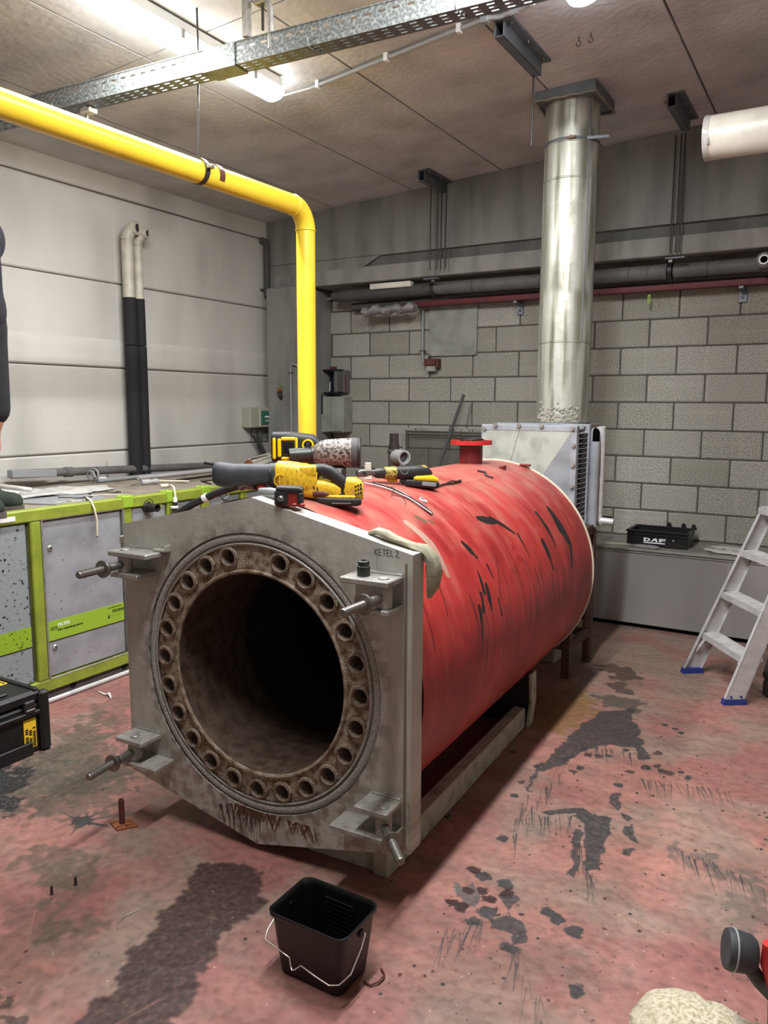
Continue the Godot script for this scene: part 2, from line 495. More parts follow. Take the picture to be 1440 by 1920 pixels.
func stroke(im: Image, a: Vector2, b: Vector2, w0: float, w1: float, c: Color, k: float) -> void:
	var l := maxi(2, int(a.distance_to(b)))
	for i in l + 1:
		var t := float(i) / l
		var p := a.lerp(b, t)
		var w := lerpf(w0, w1, t)
		var r := int(ceil(w))
		for y in range(int(p.y) - r, int(p.y) + r + 1):
			for x in range(int(p.x) - r, int(p.x) + r + 1):
				if x >= 0 and y >= 0 and x < im.get_width() and y < im.get_height():
					var d := Vector2(x, y).distance_to(p)
					if d < w + 0.5:
						im.set_pixel(x, y, im.get_pixel(x, y).lerp(c, k * clampf(w + 0.5 - d, 0.0, 1.0)))

func fl(list: Array) -> Array:   # floor points in millimetres -> pixels of the floor's picture
	var out := []
	for i in range(0, list.size(), 2):
		out.append(Vector2(list[i] - 1000.0, list[i + 1] - 300.0) * (2048.0 / 4700.0))
	return out

func floor_picture() -> Image:
	var n := 1024
	var a := noise(31, 0.004, 5).get_image(n, n)
	var b := noise(32, 0.016, 5).get_image(n, n)
	var c := noise(33, 0.09, 3).get_image(n, n)
	var d := noise(34, 0.03, 3).get_image(n, 96)
	d.resize(n, n, Image.INTERPOLATE_CUBIC)
	d.rotate_90(CLOCKWISE)
	var e := noise(35, 0.007, 4).get_image(n, n)
	for im in [a, b, c, d, e]: im.convert(Image.FORMAT_L8)
	var pa := a.get_data()
	var pb := b.get_data()
	var pc := c.get_data()
	var pd := d.get_data()
	var pe := e.get_data()
	var out := PackedByteArray()
	out.resize(n * n * 3)
	var red := Color(0.61, 0.425, 0.375)
	var red2 := Color(0.535, 0.345, 0.315)
	var dust := Color(0.54, 0.475, 0.415)
	var grey := Color(0.43, 0.375, 0.335)
	for y in n:
		var far := clampf(1.0 - (0.3 + 4.7 * y / n - 1.2) / 1.3, 0.0, 1.0)
		for x in n:
			var i := y * n + x
			var va := pa[i] / 255.0
			var vb := pb[i] / 255.0
			var vc := pc[i] / 255.0
			var t := red.lerp(red2, clampf(va * 1.8 - 0.4, 0.0, 1.0))
			t = t.lerp(dust, clampf((pe[i] / 255.0 - 0.48) * 3.2 + far * 0.9, 0.0, 1.0) * 0.75)
			t = t.lerp(grey, clampf((vb - 0.56) * 3.0, 0.0, 1.0) * 0.3)
			var k := 0.97 + 0.14 * (vc - 0.5) + 0.16 * (pd[i] / 255.0 - 0.5)
			out[i * 3] = int(clampf(t.r * k, 0.0, 1.0) * 255.0)
			out[i * 3 + 1] = int(clampf(t.g * k, 0.0, 1.0) * 255.0)
			out[i * 3 + 2] = int(clampf(t.b * k, 0.0, 1.0) * 255.0)
	var im := Image.create_from_data(n, n, false, Image.FORMAT_RGB8, out)
	im.resize(2048, 2048, Image.INTERPOLATE_CUBIC)
	rng.seed = 5
	var oil := Color(0.19, 0.185, 0.18)
	var brown := Color(0.25, 0.185, 0.155)
	var olive := Color(0.28, 0.26, 0.205)
	stain(im, fl([3200, 1997, 3440, 1850, 3610, 2095, 3573, 2514, 3415, 2518]), Color(0.44, 0.34, 0.16), 0.65, 26.0, 41, 9.0)
	stain(im, fl([1629, 4123, 1623, 4031, 1631, 3880, 1546, 3709, 1454, 3535, 1469, 3431, 1601, 3518, 1717, 3703, 1744, 3900, 1795, 4062, 1900, 4221, 1900, 4301]), olive, 0.6, 30.0, 42, 9.0)
	stain(im, fl([1786, 3932, 1933, 3785, 2179, 3829, 2197, 3945, 2066, 4025, 2002, 4124]), olive, 0.7, 34.0, 43, 9.0)
	stain(im, fl([1500, 3700, 1700, 3650, 1900, 3900, 2050, 4050, 2150, 4180, 2000, 4280, 1800, 4200]), olive, 0.45, 40.0, 63, 9.0)
	stain(im, fl([1300, 3350, 1480, 3260, 1700, 3400, 1760, 3640, 1600, 3660]), Color(0.34, 0.27, 0.22), 0.45, 40.0, 64, 9.0)
	stain(im, fl([1580, 3950, 1700, 3600, 1900, 3700, 2150, 3950, 2330, 4060, 2250, 4180, 2000, 4260, 1850, 4330, 1650, 4300]), Color(0.27, 0.245, 0.205), 0.55, 40.0, 67, 9.0)
	stain(im, fl([2450, 4300, 2600, 4350, 2750, 4600, 2900, 4900, 2800, 4990, 2500, 4700]), Color(0.36, 0.28, 0.24), 0.4, 40.0, 68, 9.0)
	stain(im, fl([1618, 4117, 1724, 4011, 1848, 4157, 1960, 4330, 1700, 4300]), Color(0.09, 0.09, 0.095), 0.85, 24.0, 44, 9.0)
	stain(im, fl([2829, 4183, 2909, 4106, 3052, 4103, 3100, 4204, 3156, 4220, 3143, 4388, 3179, 4489, 3219, 4604, 3263, 4730, 3300, 4990, 3071, 4990, 3029, 4719, 2970, 4596, 2909, 4393, 2872, 4266]), Color(0.175, 0.105, 0.085), 0.85, 7.0, 45, 9.0)
	stain(im, fl([2267, 4465, 2331, 4321, 2586, 4412, 2618, 4471, 2512, 4484, 2445, 4550]), olive, 0.5, 26.0, 46, 9.0)
	stain(im, fl([2534, 4547, 2579, 4519, 2753, 4644, 2701, 4676]), olive, 0.6, 20.0, 47, 9.0)
	stain(im, fl([2727, 4550, 2770, 4500, 2846, 4609, 2789, 4622]), olive, 0.5, 18.0, 48, 9.0)
	stain(im, fl([2826, 4909, 2885, 4890, 2959, 4913, 2892, 4953]), brown, 0.8, 14.0, 49)
	stain(im, fl([3409, 1417, 3586, 1357, 3724, 1504, 3614, 1637, 3545, 1569]), brown, 0.85, 16.0, 50)
	stain(im, fl([3519, 1717, 3623, 1675, 3695, 1735, 3699, 1833, 3622, 1820]), brown, 0.8, 14.0, 51)
	stain(im, fl([3529, 1937, 3651, 1882, 3800, 1905, 3808, 2045, 3671, 2057]), Color(0.29, 0.25, 0.225), 0.85, 14.0, 52)
	stain(im, fl([3642, 2147, 3753, 2008, 3838, 2228, 3925, 2475, 3981, 2549, 3942, 2599, 3865, 2483, 3732, 2536, 3663, 2795, 3589, 2941, 3618, 3132, 3609, 3138, 3566, 2905, 3589, 2564, 3609, 2336]), oil, 0.88, 6.0, 53)
	stain(im, fl([3699, 3251, 3828, 3142, 3906, 3165, 3955, 3154, 3977, 3271, 3976, 3359, 4004, 3504, 3960, 3531, 3885, 3273, 3826, 3194, 3753, 3248]), oil, 0.9, 4.0, 54)
	stain(im, fl([3853, 3311, 3882, 3293, 3949, 3598, 3922, 3584]), oil, 0.88, 4.0, 55)
	stain(im, fl([3905, 2958, 3934, 2929, 3959, 3031, 3951, 3087, 3920, 3035]), oil, 0.85, 4.0, 56)
	stain(im, fl([3973, 3085, 4023, 3113, 4021, 3143, 3983, 3128]), oil, 0.85, 3.0, 57)
	stain(im, fl([4009, 3197, 4034, 3163, 4078, 3281, 4046, 3283]), oil, 0.85, 4.0, 58)
	stain(im, fl([4045, 3343, 4078, 3315, 4077, 3381, 4050, 3381]), oil, 0.85, 3.0, 59)
	stain(im, fl([3789, 3941, 3829, 3883, 3769, 3814, 3804, 3777, 3835, 3803, 3816, 3870, 3890, 3919, 3920, 3976, 3895, 4010, 3873, 3992, 3873, 3974, 3813, 3978]), oil, 0.88, 4.0, 60)
	stain(im, fl([3619, 3844, 3668, 3799, 3715, 3846, 3742, 3908, 3696, 3915, 3649, 3871]), Color(0.31, 0.30, 0.285), 0.85, 5.0, 61)
	stain(im, fl([4188, 3217, 4280, 3232, 4394, 3265, 4502, 3295, 4509, 3381, 4402, 3325, 4244, 3305]), Color(0.33, 0.30, 0.27), 0.6, 20.0, 62, 9.0)
	stain(im, fl([4407, 3368, 4505, 3339, 4520, 3525, 4459, 3588, 4419, 3533]), Color(0.36, 0.32, 0.29), 0.5, 20.0, 65, 9.0)
	stain(im, fl([3550, 3900, 3700, 4050, 3950, 4000, 4150, 4200, 3950, 4400, 3700, 4350]), Color(0.45, 0.36, 0.30), 0.3, 40.0, 66, 9.0)
	var k := 0
	for p in fl([3651, 2758, 3692, 2617, 3722, 2667, 3713, 2858, 3727, 2812, 3925, 2736, 3566, 2892, 3913, 2881, 4013, 2620, 3974, 2657, 4037, 2656, 4070, 2660, 4110, 2624, 4145, 2663, 4003, 2165, 4036, 2201, 3951, 2143, 3558, 3063, 3573, 3185, 3655, 3502, 3765, 2654, 3804, 2630, 3856, 2530, 3988, 2486]):
		k += 1
		drop(im, p, Vector2(rng.randf_range(5, 10), rng.randf_range(6, 13)), oil if k % 3 else brown, 0.9, 70 + k)
	for p in fl([3749, 3975, 3769, 3912, 3891, 4028, 3968, 3833, 4025, 3859, 4103, 4091, 3686, 3750, 3764, 3749, 3931, 3815]):
		k += 1
		drop(im, p, Vector2(rng.randf_range(9, 15), rng.randf_range(9, 15)), oil, 0.9, 70 + k)
	for p in fl([3788, 3795, 3713, 3821, 3658, 3924, 3690, 3930, 3676, 3845, 3750, 3849, 3641, 3734]):
		k += 1
		drop(im, p, Vector2(rng.randf_range(7, 12), rng.randf_range(7, 12)), Color(0.17, 0.08, 0.065), 0.92, 70 + k)
	drop(im, fl([2262, 4210])[0], Vector2(20, 18), Color(0.17, 0.165, 0.15), 0.9, 120)
	for i in 7:
		var t := rng.randf() * TAU
		stroke(im, fl([2262, 4210])[0], fl([2262, 4210])[0] + Vector2.from_angle(t) * rng.randf_range(20, 70), 2.5, 0.4, Color(0.2, 0.19, 0.18), 0.7)
	# brushed streaks left by the mop, and drops and specks everywhere
	for s in [[3650, 2780, 3690, 3480, 26], [3600, 3120, 3700, 3490, 12], [3860, 3330, 4000, 3600, 22], [3945, 2780, 4300, 2700, 40], [3700, 3300, 3830, 3200, 18], [4200, 3250, 4520, 3330, 30], [3660, 2560, 3900, 2560, 24], [3780, 3950, 3700, 4080, 14], [3900, 4010, 4100, 4300, 18]]:
		for i in s[4]:
			var p: Vector2 = fl([s[0], s[1]])[0].lerp(fl([s[2], s[3]])[0], rng.randf()) + Vector2(rng.randf_range(-8, 8), rng.randf_range(-8, 8))
			stroke(im, p, p + Vector2(rng.randf_range(10, 26), rng.randf_range(35, 75)), rng.randf_range(0.3, 1.3), 0.2, oil, rng.randf_range(0.3, 0.75))
	for i in 420:
		var p := Vector2(rng.randf() * 2048, rng.randf() * 2048)
		var dir := Vector2(0.75, 0.65) if rng.randf() < 0.6 else Vector2(-0.35, 0.93)
		var c3 := Color(0.40, 0.34, 0.30) if rng.randf() < 0.6 else Color(0.66, 0.47, 0.42)
		stroke(im, p, p + dir.rotated(rng.randf_range(-0.3, 0.3)) * rng.randf_range(20, 110), rng.randf_range(0.2, 1.2), 0.2, c3, rng.randf_range(0.15, 0.4))
	for i in 750:
		var p := Vector2(rng.randf() * 2048, rng.randf() * 2048)
		if rng.randf() < 0.65: p = Vector2(rng.randf_range(1150, 1560), rng.randf_range(850, 1780))
		var s := rng.randf_range(0.3, 1.0) if rng.randf() < 0.8 else rng.randf_range(1.0, 2.6)
		stroke(im, p, p + Vector2(rng.randf_range(-2, 2), rng.randf_range(0, 3)), s, s * 0.7, Color(0.16, 0.12, 0.11) if rng.randf() < 0.8 else Color(0.3, 0.1, 0.08), 0.85)
	for i in 500:
		var p := Vector2(rng.randf_range(240, 480), rng.randf_range(1400, 1780))
		stroke(im, p, p + Vector2(1, 1), rng.randf_range(0.2, 0.9), 0.3, Color(0.7, 0.7, 0.72), 0.8)
	for i in 160:
		var p := Vector2(rng.randf_range(500, 1700), rng.randf_range(1300, 2040))
		stroke(im, p, p + Vector2(1, 0), rng.randf_range(0.3, 0.9), 0.3, Color(0.85, 0.78, 0.72), 0.8)
	return im

func shell_picture() -> Image:   # across: the angle round the drum from underneath over the left side, top, right; down: from the front to the back
	var w := 1024
	var h := 600
	var a := noise(81, 0.006, 5).get_image(w, h)
	var b := noise(82, 0.02, 4).get_image(w, h)
	var c := noise(83, 0.05, 4).get_image(128, h)
	c.resize(w, h, Image.INTERPOLATE_CUBIC)
	for im in [a, b, c]: im.convert(Image.FORMAT_L8)
	var pa := a.get_data()
	var pb := b.get_data()
	var pc := c.get_data()
	var out := PackedByteArray()
	out.resize(w * h * 3)
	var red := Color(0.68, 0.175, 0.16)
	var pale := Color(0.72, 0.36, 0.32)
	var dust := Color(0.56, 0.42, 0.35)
	for y in h:
		for x in w:
			var i := y * w + x
			var ang := (float(x) / w - 0.5) * 360.0
			var s := 2.2 * y / h
			var va := pa[i] / 255.0
			var vb := pb[i] / 255.0
			var vc := pc[i] / 255.0
			var t := red.lerp(Color(0.56, 0.115, 0.11), clampf(va * 2.0 - 0.6, 0.0, 1.0))
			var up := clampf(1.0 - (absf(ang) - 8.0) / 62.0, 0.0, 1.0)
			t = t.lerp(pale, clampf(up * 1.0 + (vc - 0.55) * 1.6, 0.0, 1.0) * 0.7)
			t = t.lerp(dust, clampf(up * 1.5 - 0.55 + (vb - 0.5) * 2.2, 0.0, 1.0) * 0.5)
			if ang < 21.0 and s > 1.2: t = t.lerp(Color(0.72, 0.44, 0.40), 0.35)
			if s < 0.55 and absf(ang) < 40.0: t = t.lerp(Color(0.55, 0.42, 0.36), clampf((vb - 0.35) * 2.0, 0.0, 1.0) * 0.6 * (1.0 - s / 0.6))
			var k := 0.94 + 0.14 * (vb - 0.5)
			out[i * 3] = int(clampf(t.r * k, 0.0, 1.0) * 255.0)
			out[i * 3 + 1] = int(clampf(t.g * k, 0.0, 1.0) * 255.0)
			out[i * 3 + 2] = int(clampf(t.b * k, 0.0, 1.0) * 255.0)
	var im := Image.create_from_data(w, h, false, Image.FORMAT_RGB8, out)
	im.resize(2048, 1200, Image.INTERPOLATE_CUBIC)
	rng.seed = 9
	var tar := Color(0.09, 0.07, 0.06)
	var P := func(s: float, ang: float) -> Vector2: return Vector2((ang / 360.0 + 0.5) * 2048.0, s / 2.2 * 1200.0)
	var runs := [   # s, angle, s, angle, width at start, width at end, in pixels
		[0.988, 42.2, 1.037, 43.8, 5, 9], [1.037, 43.8, 1.105, 45.5, 9, 7], [1.105, 44.2, 1.162, 48.5, 6, 5], [1.162, 48.5, 1.222, 53.7, 5, 2.5], [1.25, 54.9, 1.251, 64.5, 4, 1.2],
		[1.628, 48.9, 1.633, 56.8, 5, 8], [1.633, 56.8, 1.637, 66.2, 8, 2], [1.823, 49.5, 1.824, 59.6, 8, 19], [1.824, 59.6, 1.864, 69.0, 18, 10], [1.864, 69.0, 1.80, 80.0, 9, 2.5],
		[1.494, 62.6, 1.503, 69.0, 9, 9], [1.503, 69.0, 1.506, 75.4, 6, 2], [0.704, 49.3, 0.722, 53.0, 4, 7], [0.722, 53.0, 0.74, 56.6, 6, 2], [0.688, 61.5, 0.675, 68.8, 2, 5],
		[0.647, 68.8, 0.624, 74.5, 3, 5], [0.713, 67.2, 0.703, 72.0, 5, 7], [0.703, 72.0, 0.70, 75.1, 7, 2], [0.594, 72.8, 0.575, 84.4, 5, 2], [0.794, 60.6, 0.797, 65.5, 3, 2], [0.785, 73.8, 0.789, 79.8, 1.5, 3]]
	stroke(im, P.call(0.452, 34.9), P.call(0.474, 45.7), 10, 13, Color(0.60, 0.50, 0.43), 0.6)
	stroke(im, P.call(0.474, 45.7), P.call(0.449, 57.8), 13, 7, Color(0.62, 0.47, 0.41), 0.5)
	stroke(im, P.call(0.553, 33.7), P.call(0.571, 36.1), 6, 7, Color(0.30, 0.27, 0.19), 0.9)
	stroke(im, P.call(0.604, 36.7), P.call(0.616, 38.4), 4, 4, Color(0.30, 0.27, 0.19), 0.9)
	for r in runs:
		var p: Vector2 = P.call(r[0], r[1])
		var q: Vector2 = P.call(r[2], r[3])
		stroke(im, p, q, r[4] * 1.35, r[5] * 1.35, tar, 0.97)
		for i in int(maxf(r[4], r[5]) * 1.3):   # frayed edges
			var e := p.lerp(q, rng.randf()) + Vector2(0, rng.randf_range(-1, 1) * maxf(r[4], r[5]) * 1.1)
			stroke(im, e, e + Vector2(rng.randf_range(4, 16), rng.randf_range(-1, 1)), rng.randf_range(0.4, 1.5), 0.3, tar, 0.9)
	# thin runs of oil down the side
	for i in 64:
		var s := rng.randf_range(1.05, 2.05)
		if i < 16: s = rng.randf_range(0.5, 0.95)
		var a0 := rng.randf_range(64.0, 84.0)
		var a1 := a0 + rng.randf_range(8.0, 34.0)
		var lean := rng.randf_range(0.98, 1.03)
		stroke(im, P.call(s, a0), P.call(s * lean, a1), rng.randf_range(0.6, 1.8), 0.3, Color(0.19, 0.05, 0.045), rng.randf_range(0.45, 0.85))
	stroke(im, P.call(1.2, 21.6), P.call(2.2, 21.3), 1.0, 1.0, Color(0.62, 0.2, 0.18), 0.8)
	for r in [[0.36, 55.5, 0.333, 69.4], [0.197, 62.9, 0.184, 77.1], [0.913, 58.6, 0.784, 76.0], [1.163, 71.6, 1.109, 94.7], [0.568, 84.3, 0.578, 90.0], [0.70, 75.1, 0.69, 100.0], [0.62, 84.0, 0.61, 103.0], [0.79, 80.0, 0.80, 98.0]]:
		stroke(im, P.call(r[0], r[1]), P.call(r[2], r[3]), 0.9, 1.4, Color(0.15, 0.04, 0.035), 0.85)
	for i in 70:
		var p: Vector2 = P.call(rng.randf_range(0.9, 1.35), rng.randf_range(58.0, 72.0))
		drop(im, p, Vector2(rng.randf_range(3, 12), rng.randf_range(2, 5)), Color(0.52, 0.10, 0.09), 0.6, 200 + i)
	for i in 160:
		var p: Vector2 = P.call(rng.randf_range(0.1, 2.1), rng.randf_range(20.0, 115.0))
		stroke(im, p, p + Vector2(rng.randf_range(0, 26), rng.randf_range(-3, 3)), rng.randf_range(0.3, 1.1), 0.2, Color(0.84, 0.42, 0.38) if rng.randf() < 0.7 else Color(0.2, 0.06, 0.05), rng.randf_range(0.25, 0.6))
	return im

func plate_picture() -> Image:   # front plate, 1.3 m square
	var n := 700
	var a := noise(91, 0.008, 5).get_image(n, n)
	var b := noise(92, 0.05, 3).get_image(n, 40)
	b.resize(n, n, Image.INTERPOLATE_CUBIC)
	var c := noise(93, 0.03, 4).get_image(n, n)
	for im in [a, b, c]: im.convert(Image.FORMAT_L8)
	var pa := a.get_data()
	var pb := b.get_data()
	var pc := c.get_data()
	var out := PackedByteArray()
	out.resize(n * n * 3)
	for y in n:
		for x in n:
			var i := y * n + x
			var lx := 1.3 * x / n - 0.65
			var ly := 1.3 - 1.3 * y / n
			var t := Color(0.71, 0.70, 0.665).lerp(Color(0.64, 0.63, 0.595), pa[i] / 255.0)
			var r := Vector2(lx, ly - 0.637).length()
			t = t.lerp(Color(0.53, 0.51, 0.47), clampf((pb[i] / 255.0 - 0.5) * 2.6, 0.0, 1.0) * 0.18)
			if ly < 0.45: t = t.lerp(Color(0.44, 0.38, 0.32), clampf((pc[i] / 255.0 - 0.4) * 3.0, 0.0, 1.0) * 0.6 * clampf((0.45 - ly) * 3.0, 0.0, 1.0))
			if r < 0.55: t = t.lerp(Color(0.42, 0.39, 0.355), clampf((pc[i] / 255.0 - 0.35) * 3.0, 0.0, 1.0) * clampf((0.55 - r) * 12.0, 0.0, 1.0) * 0.8)
			out[i * 3] = int(t.r * 255.0); out[i * 3 + 1] = int(t.g * 255.0); out[i * 3 + 2] = int(t.b * 255.0)
	var im := Image.create_from_data(n, n, false, Image.FORMAT_RGB8, out)
	im.resize(1400, 1400, Image.INTERPOLATE_CUBIC)
	var P := func(x: float, y: float) -> Vector2: return Vector2((x + 0.65) / 1.3, (1.3 - y) / 1.3) * 1400.0
	rng.seed = 12
	for i in 90:   # limescale and rust that ran down under the lowest tubes
		var x := rng.randf_range(-0.17, 0.02)
		stroke(im, P.call(x, 0.17 - absf(x) * 0.25), P.call(x + rng.randf_range(-0.02, 0.02), rng.randf_range(0.03, 0.12)), rng.randf_range(1, 6), 1.0, Color(0.70, 0.67, 0.62) if rng.randf() < 0.3 else Color(0.22, 0.19, 0.16), rng.randf_range(0.2, 0.6))
	for i in 60:
		var x := rng.randf_range(-0.1, 0.25)
		stroke(im, P.call(x, 0.15), P.call(x + rng.randf_range(-0.03, 0.03), rng.randf_range(0.09, 0.14)), rng.randf_range(1, 5), 2.0, Color(0.33, 0.2, 0.12), 0.35)
	for i in 70:
		var x := rng.randf_range(-0.6, 0.6)
		var y := rng.randf_range(0.2, 1.2)
		stroke(im, P.call(x, y), P.call(x, y - rng.randf_range(0.02, 0.15)), rng.randf_range(0.5, 3), 0.5, Color(0.5, 0.47, 0.43), rng.randf_range(0.1, 0.3))
	stroke(im, P.call(0.572, 1.08), P.call(0.574, 0.18), 5, 6, Color(0.46, 0.42, 0.36), 0.5)
	# hand-painted letters KETEL 2
	var ink := Color(0.10, 0.095, 0.09)
	var pen := func(x0: float, y0: float, x1: float, y1: float, ox: float) -> void:
		stroke(im, P.call(0.464 + ox + x0 * 0.0095, 1.1005 + y0 * 0.018), P.call(0.464 + ox + x1 * 0.0095, 1.1005 + y1 * 0.018), 1.1, 1.1, ink, 0.85)
	for l in [[0, 0, 0, 1, 0], [0, 0.4, 1, 1, 0], [0.2, 0.5, 1, 0, 0], [0, 0, 0, 1, 0.0145], [0, 0, 0.9, 0, 0.0145], [0, 0.5, 0.8, 0.5, 0.0145], [0, 1, 0.9, 1, 0.0145], [0.5, 0, 0.5, 1, 0.028], [0, 1, 1, 1, 0.028],
			[0, 0, 0, 1, 0.042], [0, 0, 0.9, 0, 0.042], [0, 0.5, 0.8, 0.5, 0.042], [0, 1, 0.9, 1, 0.042], [0, 0, 0, 1, 0.056], [0, 0, 0.8, 0, 0.056],
			[0, 0.85, 0.4, 1, 0.073], [0.4, 1, 0.9, 0.75, 0.073], [0.9, 0.75, 0, 0.05, 0.073], [0, 0.05, 1.2, -0.1, 0.073]]:
		pen.call(l[0], l[1], l[2], l[3], l[4])
	return im

func picture_material(called: String, im: Image, rough: float, metal := 0.0, bump: Texture2D = null, k := 0.2) -> StandardMaterial3D:
	var m := mk(called, Color.WHITE, rough, metal)
	m.albedo_texture = ImageTexture.create_from_image(im)
	if bump:
		m.normal_enabled = true; m.normal_texture = bump; m.normal_scale = k
	return m

# ---------------------------------------------------------------- the scene
func _ready() -> void:
	var cam := Camera3D.new()
	cam.name = "camera"
	add_child(cam)
	cam.position = Vector3(4.6176, 1.552, 5.9817)
	cam.rotation = Vector3(-0.1379, 0.53487, 0.00553)   # fitted to the block courses and wall joints
	cam.fov = rad_to_deg(2.0 * atan(960.0 / 1460.18))
	cam.near = 0.05; cam.far = 60.0
	cam.current = true
	var env := Environment.new()
	env.background_mode = Environment.BG_COLOR
	env.background_color = Color(0.02, 0.02, 0.022)
	env.tonemap_mode = Environment.TONE_MAPPER_LINEAR
	env.tonemap_exposure = 1.0
	env.sdfgi_enabled = true; env.ssao_enabled = true; env.ssil_enabled = true
	var we := WorldEnvironment.new()
	we.name = "world_environment"
	we.environment = env
	add_child(we)
	for l in LAMPS: lamp_light(l[0], l[1], l[2])
	make_materials()
	room()
	boiler()
	economiser()
	flue()
	filter_cabinet()
	ceiling_things()
	wall_things()
	bench_and_ladder()
	cabinet_clutter()
	tools_on_boiler()
	floor_things()
	worker()

const LAMPS := [[1.85, 2.47, 3.83], [3.50, 2.42, 3.78], [3.50, 3.80, 5.16]]   # x, nearest to the back wall, other end

func lamp_light(x: float, z0: float, z1: float) -> void:
	var l := AreaLight3D.new()
	l.name = "lamp_light"
	add_child(l, true)
	l.area_size = Vector2(0.10, z1 - z0 - 0.06)
	l.position = Vector3(x, cy(x) - 0.118, (z0 + z1) * 0.5)
	l.rotation.x = -PI / 2.0
	l.light_color = Color(0.98, 0.985, 1.0)
	l.light_energy = 7.6
	l.area_range = 14.0
	l.area_attenuation = 2.0
	l.shadow_enabled = true

func room() -> void:
	# floor
	var g := mb()
	g.face([Vector3(-0.1, 0, -0.1), Vector3(6.7, 0, -0.1), Vector3(6.7, 0, 8.3), Vector3(-0.1, 0, 8.3)], Vector3(3, -1, 3),
		[Vector2(-1.1, -0.4) / 4.7, Vector2(5.7, -0.4) / 4.7, Vector2(5.7, 8.0) / 4.7, Vector2(-1.1, 8.0) / 4.7])
	var under := mb().bx(-0.1, 6.7, -0.15, -0.001, -0.1, 8.3)
	var fm := picture_material("floor_paint", floor_picture(), 0.62)
	fm.normal_enabled = true
	fm.normal_texture = nbump(25, 0.05, 4, 6.0, 1024)
	fm.normal_scale = 0.25
	fm.detail_enabled = true
	fm.detail_albedo = ntex(26, 0.2, 3, [[0.0, 0.82], [0.5, 1.0], [1.0, 1.0]])
	fm.detail_blend_mode = BaseMaterial3D.BLEND_MODE_MUL
	var f := struct("floor", g, fm, "worn red painted concrete floor with oil stains", "floor")
	obj("subfloor", under, M.mortar, f)
	# left wall: precast panels 0.6 m high with open joints
	var wl := struct("wall_left", mb().bx(-0.2, -0.02, 0, 3.4, -0.2, 8.4), M.panel_gap, "white precast concrete panel wall behind the filter cabinet", "wall")
	for i in 6:
		var y0 := 0.6 * i
		var y1 := minf(y0 + 0.6, 3.25)
		obj("panel", mb().bx(-0.06, 0.0 if i < 5 else 0.012, y0 + 0.004, y1 - 0.005, -0.05, 8.3, 0.009), M.panel, wl)
	# back wall: blocks laid in half bond
	var wb := struct("wall_back", mb().bx(-0.2, 6.8, 0, 3.7, -0.2, -0.008), M.mortar, "grey concrete block wall behind the boiler", "wall")
	var shapes := []
	rng.seed = 3
	for i in 3: shapes.append(mb().box(Vector3.ZERO, Vector3(0.3885, 0.1885, 0.05), 0.004 + 0.0015 * i).mesh())
	for r in 11:
		var y := 1.573 + 0.2 * (4 - r)
		for k in 17:
			var x := 0.1149 + 0.4 * k - (0.2 if (r % 2) == 1 else 0.0)
			if x < 0.15 or x > 6.7: continue
			var o := obj("block", shapes[rng.randi() % 3], M["block%d" % (rng.randi() % 5)], wb)
			o.position = Vector3(x + 0.2, y + 0.1, -0.026 + rng.randf_range(-0.002, 0.002))
	# the beam over the blocks: full depth above and below a shallow recess
	var bm := struct("trim_1", mb().hexa([Vector3(-0.1, 2.765, -0.1), Vector3(6.7, 2.765, -0.1), Vector3(6.7, 2.765, 0.3), Vector3(-0.1, 2.765, 0.3), Vector3(-0.1, 3.2, -0.1), Vector3(6.7, 3.65, -0.1), Vector3(6.7, 3.65, 0.3), Vector3(-0.1, 3.2, 0.3)]), M.beam,
		"dark concrete beam with a recessed band above the block wall", "beam")
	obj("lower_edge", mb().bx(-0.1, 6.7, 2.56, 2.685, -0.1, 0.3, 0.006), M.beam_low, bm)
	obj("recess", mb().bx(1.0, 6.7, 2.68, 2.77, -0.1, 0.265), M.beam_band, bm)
	obj("solid_end", mb().prism([Vector2(-0.1, 2.68), Vector2(1.03, 2.68), Vector2(1.21, 2.77), Vector2(-0.1, 2.77)], Vector3(0, 0, -0.1), Vector3.RIGHT, Vector3.UP, Vector3(0, 0, 0.4)), M.beam, bm)
	struct("trim_2", mb().bx(0.115, 0.5, 0, 2.553, -0.05, 0.45, 0.012), M.beam, "dark concrete corner column under the beam", "column")
	# ceiling: sloping slabs with joints
	var top := mb().hexa([Vector3(-0.2, cy(-0.2) + 0.03, -0.2), Vector3(6.8, cy(6.8) + 0.03, -0.2), Vector3(6.8, cy(6.8) + 0.03, 8.4), Vector3(-0.2, cy(-0.2) + 0.03, 8.4), Vector3(-0.2, cy(-0.2) + 0.2, -0.2), Vector3(6.8, cy(6.8) + 0.2, -0.2), Vector3(6.8, cy(6.8) + 0.2, 8.4), Vector3(-0.2, cy(-0.2) + 0.2, 8.4)])
	var ce := struct("ceiling", top, M.dark_gap, "sloping grey concrete slab ceiling with dark joints", "ceiling")
	var zs := [0.3, 0.575, 3.06, 5.7, 8.3]
	for k in 9:
		var x0 := 0.75 * k + 0.006 - (0.1 if k == 0 else 0.0)
		var x1 := 0.75 * (k + 1) - 0.006
		for j in 4:
			var z0: float = zs[j] + 0.004
			var z1: float = zs[j + 1] - 0.004
			obj("slab", mb().hexa([Vector3(x0, cy(x0), z0), Vector3(x1, cy(x1), z0), Vector3(x1, cy(x1), z1), Vector3(x0, cy(x0), z1), Vector3(x0, cy(x0) + 0.05, z0), Vector3(x1, cy(x1) + 0.05, z0), Vector3(x1, cy(x1) + 0.05, z1), Vector3(x0, cy(x0) + 0.05, z1)]), M.ceiling, ce)
	struct("wall_right", mb().bx(6.6, 6.8, 0, 3.8, -0.2, 8.4), M.panel, "plain pale concrete wall opposite the filter cabinet", "wall")
